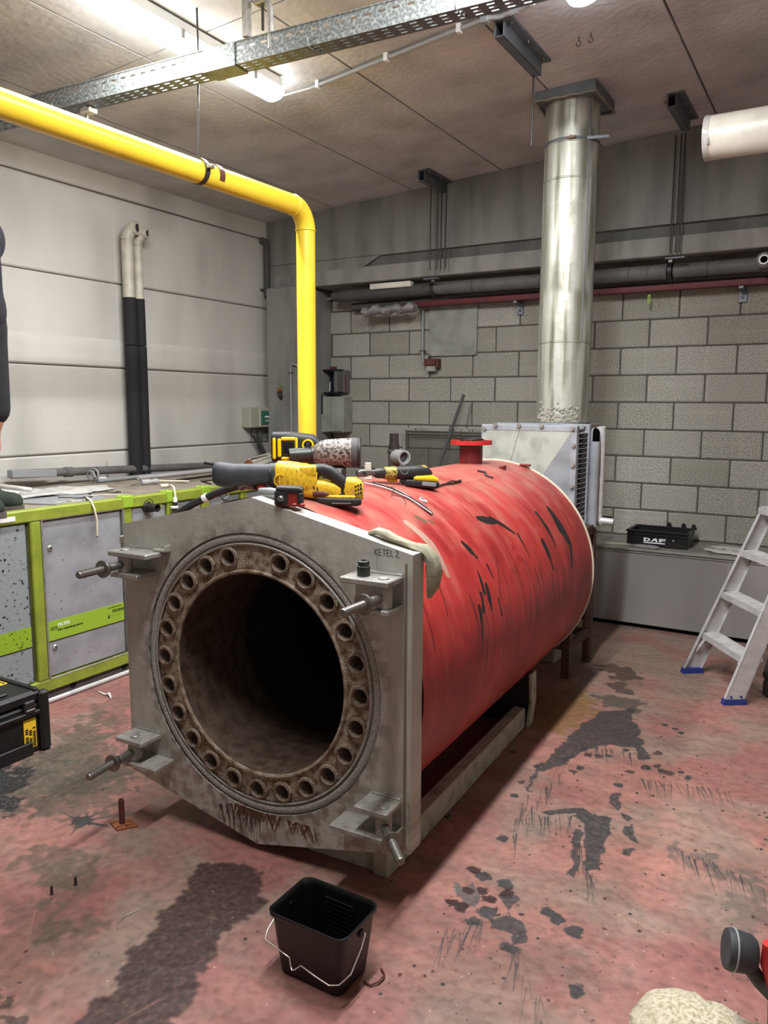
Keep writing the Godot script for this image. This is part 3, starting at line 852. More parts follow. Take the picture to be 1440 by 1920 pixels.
	struct("wall_front", mb().bx(-0.2, 6.8, 0, 3.8, 8.2, 8.4), M.panel, "plain pale concrete wall facing the block wall", "wall")
	# corner pipe between left wall and column
	var cp := thing("corner_conduit", "thin grey conduit in the corner between white panels and dark column", "conduit", Vector3(0.06, 2.56, 0.36))
	obj("tube", mb().sweep([Vector3(0.06, 2.5, 0.36), Vector3(0.06, 2.92, 0.36), Vector3(0.055, 2.965, 0.365), Vector3(0.02, 2.985, 0.39)], 0.028, 12), M.pipe_dark, cp)
	obj("clip", mb().bx(0.0, 0.1, 2.55, 2.565, 0.33, 0.39, 0.003), M.pipe_dark, cp)

# ---------------------------------------------------------------- the boiler, in axes of its own: x across the front, y up, z out of the front
func boiler() -> void:
	var b := thing("boiler", "large red horizontal boiler drum with an open grey front plate and ring of tube ends", "boiler", Vector3(2.949, 0, 4.02), "", true, 0.0359)
	var yc := 0.6372
	var ctr := Vector3(0, yc, 0)
	# shell
	var g := mb()
	var k := 96
	var first := 0
	var rows := [-0.074, -0.4, -0.8, -1.2, -1.6, -2.0, -2.2]
	for r in rows:
		for i in k + 1:
			var a := -PI + TAU * i / k
			var d := Vector3(sin(a), cos(a), 0)
			g.vert(ctr + d * 0.6 + Vector3(0, 0, r), d, Vector2(float(i) / k, -r / 2.2))
	for j in rows.size() - 1:
		for i in k:
			var a := j * (k + 1) + i
			g.tri(a, a + 1, a + k + 1); g.tri(a + 1, a + k + 2, a + k + 1)
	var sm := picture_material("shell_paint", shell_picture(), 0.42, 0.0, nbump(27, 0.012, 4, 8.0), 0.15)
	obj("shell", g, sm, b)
	obj("back_plate", mb().lathe([Vector2(0, 0), Vector2(0.6, 0), Vector2(0.6, 0.02), Vector2(0, 0.02)], ctr + Vector3(0, 0, -2.215), Vector3(0, 0, 1), 64), M.red_flange, b)
	obj("end_band", mb().lathe([Vector2(0.59, 0), Vector2(0.606, 0.002), Vector2(0.606, 0.018), Vector2(0.59, 0.02)], ctr + Vector3(0, 0, -2.222), Vector3(0, 0, 1), 96), M.off_white, b, "pale rim band round the rear end")
	obj("band_clip", mb().box(ctr + Vector3(0.2, 0.578, -2.2), Vector3(0.06, 0.012, 0.03), 0.003), M.red_dark, b)
	# front plate: a six-sided plate with folded sides and a round opening
	var outer := [Vector2(0.594, 0.162), Vector2(0.594, 1.111), Vector2(0, 1.246), Vector2(-0.594, 1.111), Vector2(-0.594, 0.162), Vector2(0, 0.025)]
	var q := mb()
	var seg := 96
	var hole := []
	var rim := []
	for i in seg:
		var a := TAU * i / seg
		var d := Vector2(cos(a), sin(a))
		hole.append(Vector2(0, yc) + d * 0.489)
		var best := 9.0
		for e in 6:
			var t: Variant = Geometry2D.segment_intersects_segment(Vector2(0, yc), Vector2(0, yc) + d * 3.0, outer[e], outer[(e + 1) % 6])
			if t != null: best = minf(best, Vector2(0, yc).distance_to(t))
		rim.append(Vector2(0, yc) + d * best)
	for e in outer:   # pull the nearest point onto each corner
		var at := 0
		for i in seg:
			if rim[i].distance_to(e) < rim[at].distance_to(e): at = i
		rim[at] = e
	var T := func(p: Vector2) -> Vector2: return Vector2((p.x + 0.65) / 1.3, (1.3 - p.y) / 1.3)
	for i in seg:
		var j := (i + 1) % seg
		var mid_i: Vector2 = hole[i].lerp(rim[i], 0.5)
		var mid_j: Vector2 = hole[j].lerp(rim[j], 0.5)
		for pr in [[hole[i], mid_i, mid_j, hole[j]], [mid_i, rim[i], rim[j], mid_j]]:
			q.face([V(pr[0], 0), V(pr[1], 0), V(pr[2], 0), V(pr[3], 0)], Vector3(0, yc, -1), [T.call(pr[0]), T.call(pr[1]), T.call(pr[2]), T.call(pr[3])])
			q.face([V(pr[0], -0.03), V(pr[1], -0.03), V(pr[2], -0.03), V(pr[3], -0.03)], Vector3(0, yc, 1))
		q.face([V(hole[i], 0), V(hole[j], 0), V(hole[j], -0.03), V(hole[i], -0.03)], V(hole[i] * 2.0 - Vector2(0, yc), -0.015))
		q.face([V(rim[i], 0), V(rim[j], 0), V(rim[j], -0.075), V(rim[i], -0.075)], Vector3(0, yc, -0.03), [T.call(rim[i]), T.call(rim[j]), T.call(rim[j]), T.call(rim[i])])
	var pm := picture_material("plate_paint", plate_picture(), 0.5, 0.2, nbump(28, 0.05, 4, 4.0), 0.1)
	obj("front_plate", q, pm, b, "grey steel plate marked KETEL 2")
	# gasket rope in a groove, tube sheet, furnace tube
	obj("groove", mb().lathe([Vector2(0.452, 0), Vector2(0.49, 0)], ctr + Vector3(0, 0, -0.018), Vector3(0, 0, -1), 96), M.steel_grey, b)
	g = mb()
	g.lathe([Vector2(0.487, 0), Vector2(0.486, 0.008), Vector2(0.479, 0.014), Vector2(0.472, 0.0145), Vector2(0.465, 0.0135), Vector2(0.459, 0.007), Vector2(0.458, 0)], ctr + Vector3(0, 0, -0.016), Vector3(0, 0, 1), 120)
	obj("gasket_rope", g, M.gasket, b, "braided grey sealing rope round the opening")
	g = mb()
	g.lathe([Vector2(0.458, -0.04), Vector2(0.456, 0.0), Vector2(0.452, 0.006), Vector2(0.446, 0.004)], ctr + Vector3(0, 0, -0.008), Vector3(0, 0, 1), 96)
	obj("sheet_lip", g, M.steel_grey, b)
	# tube sheet with 23 holes: an annulus of 24 cells
	var ts := mb()
	for c in 24:
		var a0 := TAU * (c - 0.5) / 24.0
		var a1 := TAU * (c + 0.5) / 24.0
		var m := TAU * c / 24.0
		var hc := Vector2(sin(m), cos(m)) * 0.411
		var edge := []
		for i in 6: edge.append(Vector2(sin(lerpf(a0, a1, i / 6.0)), cos(lerpf(a0, a1, i / 6.0))) * 0.447)
		for i in 6: edge.append(Vector2(sin(a1), cos(a1)) * lerpf(0.447, 0.362, i / 6.0))
		for i in 6: edge.append(Vector2(sin(lerpf(a1, a0, i / 6.0)), cos(lerpf(a1, a0, i / 6.0))) * 0.362)
		for i in 6: edge.append(Vector2(sin(a0), cos(a0)) * lerpf(0.362, 0.447, i / 6.0))
		for i in edge.size():
			var e0: Vector2 = edge[i]
			var e1: Vector2 = edge[(i + 1) % edge.size()]
			if c == 0:
				ts.face([V2(Vector2.ZERO + hc, yc), V2(e0, yc), V2(e1, yc)], Vector3(0, yc, -1))
			else:
				var h0 := hc + (e0 - hc).normalized() * 0.031
				var h1 := hc + (e1 - hc).normalized() * 0.031
				ts.face([V2(h0, yc), V2(e0, yc), V2(e1, yc), V2(h1, yc)], Vector3(0, yc, -1))
	var sheet := obj("tube_sheet", ts, M.rusty, b, "rust-stained ring that holds the tube ends")
	rng.seed = 21
	for c in range(1, 24):
		var m := TAU * c / 24.0
		var o := ctr + Vector3(sin(m) * 0.411, cos(m) * 0.411, -0.012)
		var t := mb()
		t.lathe([Vector2(0.0255, -0.35), Vector2(0.0255, 0.006), Vector2(0.029, 0.012), Vector2(0.0345, 0.010), Vector2(0.037, 0.002), Vector2(0.037, -0.03)], o, Vector3(0, 0, 1), 24)
		var te := obj("tube_end", t, M.tube_end, b)
		var w := []
		var span := rng.randf_range(1.5, 6.0)
		var st := rng.randf() * TAU
		for i in 15:
			var a := st + span * i / 14.0
			w.append(o + Vector3(cos(a) * 0.0355, sin(a) * 0.0355, 0.005 + rng.randf_range(-0.001, 0.002)))
		var rr := []
		for i in 15: rr.append(rng.randf_range(0.002, 0.0048))
		obj("weld_bead", mb().sweep(w, 0.003, 6, rr), M.rusty, te)
		if c in [2, 3, 9, 10, 11, 13, 14, 15, 18, 20, 21]:   # flat turbulator strips seen inside the lower tubes
			var z := o + Vector3(0, 0, -0.05)
			obj("spiral_strip", mb().bar(z + Vector3(-0.004, -0.018, 0), z + Vector3(0.004, 0.016, 0), 0.0035, 0.002, Vector3.FORWARD), M.steel_bright, te)
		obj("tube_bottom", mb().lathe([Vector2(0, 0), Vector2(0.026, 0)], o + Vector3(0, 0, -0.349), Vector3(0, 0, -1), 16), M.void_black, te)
	g = mb()
	g.lathe([Vector2(0.364, -0.012), Vector2(0.363, 0.0), Vector2(0.358, 0.004), Vector2(0.351, 0.002), Vector2(0.349, -0.006)], ctr + Vector3(0, 0, -0.008), Vector3(0, 0, 1), 96)
	obj("furnace_lip", g, M.rusty, b)
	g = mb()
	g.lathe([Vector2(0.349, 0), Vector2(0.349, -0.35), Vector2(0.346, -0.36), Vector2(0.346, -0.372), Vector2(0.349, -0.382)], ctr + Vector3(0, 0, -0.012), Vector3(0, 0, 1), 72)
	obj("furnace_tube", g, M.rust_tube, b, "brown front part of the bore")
	obj("furnace_tube", mb().lathe([Vector2(0.349, -0.70), Vector2(0.349, -1.0), Vector2(0.349, -1.95), Vector2(0, -1.95)], ctr + Vector3(0, 0, -0.012), Vector3(0, 0, 1), 72), M.bore_shade_deep, b, "near-black rear part of the bore, shade painted into its colour")  # bore darkens in steps with depth; the colour stands in for shade
	obj("furnace_tube", mb().lathe([Vector2(0.349, -0.382), Vector2(0.349, -0.70)], ctr + Vector3(0, 0, -0.012), Vector3(0, 0, 1), 72), M.bore_shade_mid, b, "darker middle part of the bore, shade painted into its colour")
	# base frame and rear saddle
	var inv := b.transform.affine_inverse()
	var fr := mb(inv)
	fr.bar(Vector3(3.395, 0.05, 3.931), Vector3(3.345, 0.05, 2.53), 0.06, 0.1, Vector3.UP, 0.006)
	obj("frame_rail", fr, M.rail_grey, b)
	fr = mb(inv)
	fr.bar(Vector3(2.52, 0.05, 3.6), Vector3(2.48, 0.05, 2.53), 0.06, 0.1, Vector3.UP, 0.006)
	obj("frame_rail", fr, M.rail_grey, b)
	fr = mb(inv)
	fr.bar(Vector3(2.93, 0.05, 3.906), Vector3(3.42, 0.05, 3.887), 0.05, 0.0995, Vector3.UP, 0.004)
	obj("cross_bar", fr, M.rail_grey, b)
	var saddle := []
	for i in 15:
		var ang := deg_to_rad(lerpf(127.0, 233.0, i / 14.0))
		saddle.append(Vector2(sin(ang) * 0.603, yc + cos(ang) * 0.603))
	for p in [Vector2(-0.50, 0.27), Vector2(-0.50, 0.13), Vector2(-0.485, 0.0), Vector2(0.485, 0.0), Vector2(0.50, 0.13), Vector2(0.50, 0.27)]: saddle.append(p)
	obj("saddle", mb().prism(saddle, Vector3(0, 0, -1.52), Vector3.RIGHT, Vector3.UP, Vector3(0, 0, 0.02)), M.bolt_dark, b, "dark support plate under the drum")
	obj("saddle_edge", mb().bar(Vector3(0.487, 0.0, -1.51), Vector3(0.502, 0.13, -1.51), 0.075, 0.012, Vector3(1, 0, 0)).bar(Vector3(0.502, 0.13, -1.51), Vector3(0.497, 0.27, -1.51), 0.075, 0.012, Vector3(1, 0, 0)), M.rail_grey, b)
	# hinge lugs with swing bolts
	lug(b, 0.40, 0.565, 1.027, 0.44, 0.565, 0.955, 0.53, Vector3(-0.015, -0.003, 0.2))
	lug(b, -0.57, -0.385, 1.012, -0.565, -0.43, 0.95, -0.522, Vector3(0.01, 0, 0.21))
	lug(b, -0.57, -0.44, 0.317, -0.55, -0.38, 0.245, -0.51, Vector3(0.02, 0, 0.23))
	lug(b, 0.45, 0.565, 0.317, 0.36, 0.57, 0.245, 0.535, Vector3(0.135, 0.0, 0.15))
	obj("stop_bracket", mb().bx(-0.42, -0.36, 1.03, 1.038, 0.0, 0.03, 0.002).bx(-0.366, -0.36, 1.03, 1.055, 0.0, 0.03, 0.002), M.steel_grey, b)
	obj("side_tab", mb().bx(-0.64, -0.59, 1.03, 1.06, -0.05, -0.02, 0.003), M.rail_grey, b)
	# flanged neck on top
	var nk := mb(inv)
	nk.pipe(Vector3(2.872, 1.21, 2.115), Vector3(2.872, 1.345, 2.115), 0.062, 0.054, 28)
	obj("top_neck", nk, M.red_dark, b)
	var fl_ := mb(inv)
	fl_.pipe(Vector3(2.872, 1.338, 2.115), Vector3(2.872, 1.36, 2.115), 0.112, 0.054, 40)
	var fo := obj("top_flange", fl_, M.red_flange, b, "red round flange on a short neck")
	for i in 8:
		var a := TAU * i / 8 + 0.2
		obj("bolt_hole", mb(inv).cyl(Vector3(2.872 + cos(a) * 0.085, 1.355, 2.115 + sin(a) * 0.085), Vector3(2.872 + cos(a) * 0.085, 1.3615, 2.115 + sin(a) * 0.085), 0.009, 0.009, 10), M.void_black, fo)
	var gk := []
	rng.seed = 4
	for i in 18:
		var a := TAU * i / 18.0
		gk.append(Vector3(2.872 + cos(a) * 0.062, 1.363 + rng.randf_range(0, 0.004), 2.115 + sin(a) * 0.062))
	obj("gasket_remains", mb(inv).sweep(gk, 0.006, 6), M.print_black, fo)
	obj("lifting_nub", mb(inv).box(Vector3(3.05, 1.217, 2.1), Vector3(0.035, 0.02, 0.022), 0.004).box(Vector3(3.06, 1.225, 2.1), Vector3(0.014, 0.014, 0.03), 0.003), M.red_dark, b)

func V(p: Vector2, z: float) -> Vector3:
	return Vector3(p.x, p.y, z)

func V2(p: Vector2, yc: float) -> Vector3:
	return Vector3(p.x, yc + p.y, -0.012)

func lug(b: Node3D, x0: float, x1: float, y1: float, xa: float, xb: float, y0: float, xp: float, d: Vector3) -> void:
	var top := obj("hinge_plate", mb().bx(x0, x1, y1, y1 + 0.018, -0.002, 0.1, 0.003), M.steel_bright if y1 > 0.6 else M.steel_grey, b)
	obj("hinge_plate", mb().bx(xa, xb, y0 - 0.014, y0 + 0.004, -0.002, 0.1, 0.003), M.steel_bright if y1 > 0.6 else M.steel_grey, b)
	var w := []
	var wr := []
	for i in 12:
		w.append(Vector3(lerpf(x0 + 0.01, x1 - 0.002, i / 11.0), y1 + 0.02, 0.003))
		wr.append(rng.randf_range(0.003, 0.006))
	obj("weld_bead", mb().sweep(w, 0.004, 6, wr), M.steel_bright, top)
	obj("hinge_pin", mb().cyl(Vector3(xp, y1 + 0.017, 0.062), Vector3(xp, y1 + 0.023, 0.062), 0.017, 0.017, 20, 0.002), M.steel_bright, top)
	var boss := obj("pivot_boss", mb().cyl(Vector3(xp, y0 + 0.004, 0.062), Vector3(xp, y1, 0.062), 0.026, 0.026, 24, 0.002), M.steel_grey, b)
	var ym := (y0 + y1) * 0.5
	var a := Vector3(xp, ym, 0.062)
	var dn := d.normalized()
	var l := d.length()
	var bolt := mb()
	bolt.cyl(a + dn * 0.015, a + dn * 0.08, 0.014, 0.014, 16)
	var prof := [Vector2(0, 0), Vector2(0.0125, 0)]
	var h := 0.0
	while h < l - 0.075:   # threads
		prof.append(Vector2(0.0135, h + 0.0015)); prof.append(Vector2(0.0122, h + 0.003))
		h += 0.003
	prof.append(Vector2(0.0125, h)); prof.append(Vector2(0.0105, h + 0.004)); prof.append(Vector2(0, h + 0.004))
	bolt.lathe(prof, a + dn * 0.075, dn, 16)
	var bo := obj("swing_bolt", bolt, M.bolt, b, "threaded swing bolt with nut and washer")
	obj("washer", mb().pipe(a + dn * (l * 0.5), a + dn * (l * 0.5 + 0.006), 0.031, 0.013, 24), M.bolt, bo)
	obj("nut", mb().cyl(a + dn * (l * 0.5 - 0.022), a + dn * (l * 0.5), 0.021, 0.021, 6, 0.002), M.bolt_dark, bo)

# ---------------------------------------------------------------- flue gas cooler behind the boiler, its stand, and the flue
func economiser() -> void:
	var e := thing("flue_gas_cooler", "pale sheet-metal cooler box with finned side behind the red boiler", "heat exchanger", Vector3(3.04, 0.84, 1.45))
	var x0 := 2.75
	var x1 := 3.325
	var y0 := 0.855
	var y1 := 1.437
	# hood: from the square flange down to the boiler's outlet
	var h := mb()
	var A := [Vector3(x0 + 0.03, y0 + 0.03, 1.70), Vector3(x1 - 0.03, y0 + 0.03, 1.70), Vector3(x1 - 0.03, y1 - 0.03, 1.70), Vector3(x0 + 0.03, y1 - 0.03, 1.70)]
	var B := [Vector3(2.66, 0.6, 1.79), Vector3(3.09, 0.6, 1.79), Vector3(3.11, 1.08, 1.79), Vector3(2.66, 1.08, 1.79)]
	var c := Vector3(3.0, 1.0, 1.5)
	h.face([A[2], A[3], B[3], B[2]], c)
	h.face([A[0], A[3], B[3], B[0]], c); h.face([A[0], A[1], B[1], B[0]], c)
	h.face(B, c)
	obj("hood", h, M.sheet_pale, e)
	obj("hood_side", mb().face2([A[1], A[2], B[2], B[1]], c), M.sheet_white, e, "side facet of the hood, painted pale blue-white for its lighter shading")  # same sheet as the hood; paler colour stands in for facet shading
	obj("hood_seam", mb().bar(Vector3(2.985, y1 - 0.03, 1.702), Vector3(2.93, 1.08, 1.793), 0.003, 0.003), M.steel_grey, e)
	# front flange frame with bolts
	for f in [[x0, x1, y1 - 0.035, y1], [x0, x1, y0, y0 + 0.035], [x0, x0 + 0.035, y0 + 0.035, y1 - 0.035], [x1 - 0.035, x1, y0 + 0.035, y1 - 0.035]]:
		obj("flange_bar", mb().bx(f[0], f[1], f[2], f[3], 1.66, 1.703, 0.003), M.sheet_white, e)
	for p in [[2.84, y1], [2.985, y1], [3.12, y1], [3.30, y1 - 0.01], [2.77, y1 - 0.02]]:
		var fb := obj("flange_bolt", mb().cyl(Vector3(p[0], p[1] - 0.004, 1.64), Vector3(p[0], p[1] - 0.004, 1.715), 0.007, 0.007, 6), M.steel_bright, e)
		obj("nut", mb().cyl(Vector3(p[0], p[1] - 0.004, 1.702), Vector3(p[0], p[1] - 0.004, 1.714), 0.013, 0.013, 6), M.steel_bright, fb)
	for y in [1.33, 1.22, 1.10, 0.99]:
		var fb := obj("flange_bolt", mb().cyl(Vector3(x1 - 0.016, y, 1.64), Vector3(x1 - 0.016, y, 1.716), 0.007, 0.007, 6), M.steel_bright, e)
		obj("nut", mb().cyl(Vector3(x1 - 0.016, y, 1.702), Vector3(x1 - 0.016, y, 1.715), 0.013, 0.013, 6), M.steel_bright, fb)
	# finned core: dark slots between pale fins on the right-hand side
	obj("core", mb().bx(x0 + 0.02, x1 - 0.045, y0 + 0.02, y1 - 0.04, 1.47, 1.66), M.void_black, e)
	for i in 19:
		var y := 0.875 + i * 0.0285
		obj("fin", mb().bx(x0 + 0.02, x1 - 0.004, y, y + 0.006, 1.478, 1.655, 0.001), M.sheet_white, e)
		obj("return_bend", mb().sweep([Vector3(x1 - 0.05, y + 0.012, 1.64), Vector3(x1 - 0.012, y + 0.014, 1.62), Vector3(x1 - 0.008, y + 0.018, 1.57), Vector3(x1 - 0.012, y + 0.020, 1.52), Vector3(x1 - 0.05, y + 0.022, 1.50)], 0.006, 6), M.bolt_dark, e)
	obj("rear_flange", mb().bx(x0, x1 + 0.004, y0, y1 + 0.004, 1.445, 1.478, 0.003), M.sheet_white, e)
	obj("corner_bolt", mb().cyl(Vector3(x1 - 0.03, y1 - 0.01, 1.478), Vector3(x1 - 0.03, y1 - 0.01, 1.50), 0.011, 0.011, 6), M.steel_bright, e)
	obj("casing", mb().bx(x0 + 0.06, 3.262, y0, y1, 1.04, 1.445, 0.004), M.sheet_pale, e)
	# header tubes on the side: the front one cut open at the top
	var ht := mb()
	ht.lathe([Vector2(0.024, 0), Vector2(0.028, 0), Vector2(0.028, 0.50), Vector2(0.024, 0.50), Vector2(0.024, 0)], Vector3(3.352, 0.842, 1.43), Vector3.UP, 24)
	var hd := obj("header_tube", ht, M.sheet_white, e, "pale vertical header tube with an open top")
	obj("tube_mouth", mb().lathe([Vector2(0.0245, 0), Vector2(0.0245, 0.055), Vector2(0.016, 0.072), Vector2(0, 0.077)], Vector3(3.352, 1.342, 1.43), Vector3.UP, 20), M.void_black, hd)
	obj("tube_hood", mb().lathe([Vector2(0.029, -0.01), Vector2(0.029, 0.058), Vector2(0.02, 0.076), Vector2(0, 0.083)], Vector3(3.352, 1.342, 1.43), Vector3.UP, 14, -PI * 0.95, -PI * 0.1), M.sheet_white, hd)
	var h2 := mb()
	h2.sweep([Vector3(3.365, 1.425, 1.36), Vector3(3.366, 1.40, 1.357), Vector3(3.366, 1.2, 1.357), Vector3(3.366, 0.90, 1.357), Vector3(3.37, 0.872, 1.357), Vector3(3.39, 0.855, 1.35)], 0.026, 18)
	obj("header_tube", h2, M.alu, e)
	obj("outlet_stub", mb().pipe(Vector3(3.375, 0.868, 1.36), Vector3(3.455, 0.862, 1.345), 0.022, 0.018, 20), M.alu, e, "short open pipe stub low on the side")
	# stand
	var s := thing("cooler_stand", "low brown steel stand under the cooler box behind the boiler", "stand", Vector3(3.04, 0, 1.58))
	for p in [[3.325, 1.74], [3.345, 1.40], [2.76, 1.74], [2.76, 1.40]]:
		obj("leg", mb().bx(p[0] - 0.024, p[0] + 0.024, 0.0, 0.82, p[1] - 0.024, p[1] + 0.024, 0.003), M.stand_brown, s)
	for y in [0.185, 0.815]:
		for f in [[2.76, 3.34, 1.74, 1.74], [2.76, 3.34, 1.40, 1.40]]:
			obj("cross_bar", mb().bar(Vector3(f[0], y, f[2]), Vector3(f[1], y, f[3]), 0.04, 0.045, Vector3.UP, 0.003), M.stand_brown, s)
		obj("side_bar", mb().bar(Vector3(3.325, y, 1.74), Vector3(3.345, y, 1.40), 0.04, 0.045, Vector3.UP, 0.003), M.stand_brown, s)
		obj("side_bar", mb().bar(Vector3(2.76, y, 1.74), Vector3(2.76, y, 1.40), 0.04, 0.045, Vector3.UP, 0.003), M.stand_brown, s)
	obj("top_plate", mb().bx(2.735, 3.37, 0.838, 0.854, 1.04, 1.765, 0.002), M.stand_brown, s)
	var cb := obj("concrete_block", mb().bx(2.8, 3.2, 0, 0.19, 1.15, 1.56, 0.012), M.concrete)
	tag(cb, "pale concrete block lying on the floor behind the brown stand", "block")

func flue() -> void:
	var o := Vector3(3.088, 0, 1.25)
	var f := thing("flue_pipe", "tall streaked galvanised flue pipe rising from the cooler to the ceiling", "flue", Vector3(o.x, 1.44, o.z))
	var ys := [1.441, 1.93, 2.86, 3.06, 3.315]
	for i in 4:
		var r := 0.156 + (0.0015 if i % 2 else 0.0)
		var g := mb()
		g.lathe([Vector2(r, ys[i]), Vector2(r, ys[i + 1] - 0.012), Vector2(r + 0.003, ys[i + 1] - 0.009), Vector2(r + 0.003, ys[i + 1] - 0.004), Vector2(r, ys[i + 1])], o, Vector3.UP, 64)
		obj("flue_section", g, M.flue, f)
	obj("long_seam", mb().bx(o.x + 0.130, o.x + 0.135, 1.93, 3.26, o.z + 0.087, o.z + 0.094, 0.001), M.galv_dark, f)
	obj("foot_ring", mb().pipe(Vector3(o.x, 1.438, o.z), Vector3(o.x, 1.45, o.z), 0.172, 0.15, 48), M.galv, f)
	rng.seed = 31
	var crust := mb()
	for i in 150:
		var a := rng.randf_range(0.6, 2.3)
		var y := 1.445 + absf(rng.randfn(0.0, 0.045))
		crust.ball(o + Vector3(cos(a) * 0.157, y, sin(a) * 0.157), Vector3(1, 1, 0.6) * rng.randf_range(0.004, 0.011), 5)
	var cr := obj("scale_crust", crust, M.concrete, f, "crumbly pale crust at the foot of the flue")
	cr.set_meta("kind", "stuff")
	obj("clamp_band", mb().lathe([Vector2(0.158, 0), Vector2(0.162, 0.002), Vector2(0.162, 0.016), Vector2(0.158, 0.018)], o + Vector3(0, 3.055, 0), Vector3.UP, 64), M.galv_dark, f)
	obj("clamp_bolt", mb().cyl(o + Vector3(0.02, 3.064, 0.166), o + Vector3(0.075, 3.064, 0.162), 0.007, 0.007, 8).box(o + Vector3(0.047, 3.064, 0.164), Vector3(0.02, 0.02, 0.012), 0.002), M.rusty, f)
	obj("clamp_tail", mb().bar(o + Vector3(0.12, 3.064, 0.10), o + Vector3(0.235, 3.066, 0.06), 0.012, 0.016), M.galv_dark, f)
	# collar: a tin tray under the ceiling
	var c := thing("flue_collar", "square tin collar where the flue meets the ceiling", "collar", Vector3(3.09, 3.25, 1.26))
	var a := [Vector3(2.932, 3.278, 1.462), Vector3(3.272, 3.286, 1.436), Vector3(3.275, 3.286, 1.044), Vector3(2.895, 3.278, 1.10)]
	var bt := mb()
	for i in 28:
		var t0 := TAU * i / 28.0
		var t1 := TAU * (i + 1) / 28.0
		bt.face([o + Vector3(cos(t0) * 0.157, 3.283, sin(t0) * 0.157), ring_edge(a, o, t0), ring_edge(a, o, t1), o + Vector3(cos(t1) * 0.157, 3.283, sin(t1) * 0.157)], Vector3(3.1, 4, 1.3))
	obj("tray_bottom", bt, M.galv_dark, c)
	for i in 4:
		var p: Vector3 = a[i]
		var q: Vector3 = a[(i + 1) % 4]
		var up := Vector3(0, cy(2.9) - 3.278 + 0.012, 0)
		obj("tray_side", mb().hexa([p, q, q + (Vector3(3.088, 3.28, 1.25) - q).normalized() * 0.004, p + (Vector3(3.088, 3.28, 1.25) - p).normalized() * 0.004, p + up, q + up, q + up + (Vector3(3.088, 3.28, 1.25) - q).normalized() * 0.004, p + up + (Vector3(3.088, 3.28, 1.25) - p).normalized() * 0.004]), M.galv_dark, c)
		var lip := []
		for j in 13: lip.append(p.lerp(q, j / 12.0) + Vector3(0, -0.004 + 0.003 * sin(j * 1.9 + i), 0))
		obj("sealant", mb().sweep(lip, 0.008, 6), M.sheet_pale, c)

func ring_edge(a: Array, o: Vector3, t: float) -> Vector3:
	var d := Vector2(cos(t), sin(t))
	for i in 4:
		var h: Variant = Geometry2D.segment_intersects_segment(Vector2(o.x, o.z), Vector2(o.x, o.z) + d * 2.0, Vector2(a[i].x, a[i].z), Vector2(a[(i + 1) % 4].x, a[(i + 1) % 4].z))
		if h != null: return Vector3(h.x, a[i].y, h.y)
	return o

# ---------------------------------------------------------------- the long filter cabinet along the left wall
func lettering(text: String, h: float, m: Material, parent: Node, t: Transform3D, called := "lettering", depth := 0.0012, serif := false, bold := true) -> MeshInstance3D:
	var tm := TextMesh.new()
	var fo := SystemFont.new()
	fo.font_names = PackedStringArray(["Droid Serif" if serif else "Droid Sans"])
	fo.font_weight = 700 if bold else 400
	tm.font = fo
	tm.text = text
	tm.font_size = 32
	tm.pixel_size = h / 23.0
	tm.depth = depth
	tm.horizontal_alignment = HORIZONTAL_ALIGNMENT_LEFT
	tm.vertical_alignment = VERTICAL_ALIGNMENT_CENTER
	var o := MeshInstance3D.new()
	o.mesh = tm
	o.material_override = m
	o.cast_shadow = GeometryInstance3D.SHADOW_CASTING_SETTING_ON
	named(o, called, parent)
	var up: Transform3D = Transform3D.IDENTITY
	if parent != self:
		var g: Node = parent
		while g != self:
			up = (g as Node3D).transform * up
			g = g.get_parent()
	o.transform = up.affine_inverse() * t
	return o

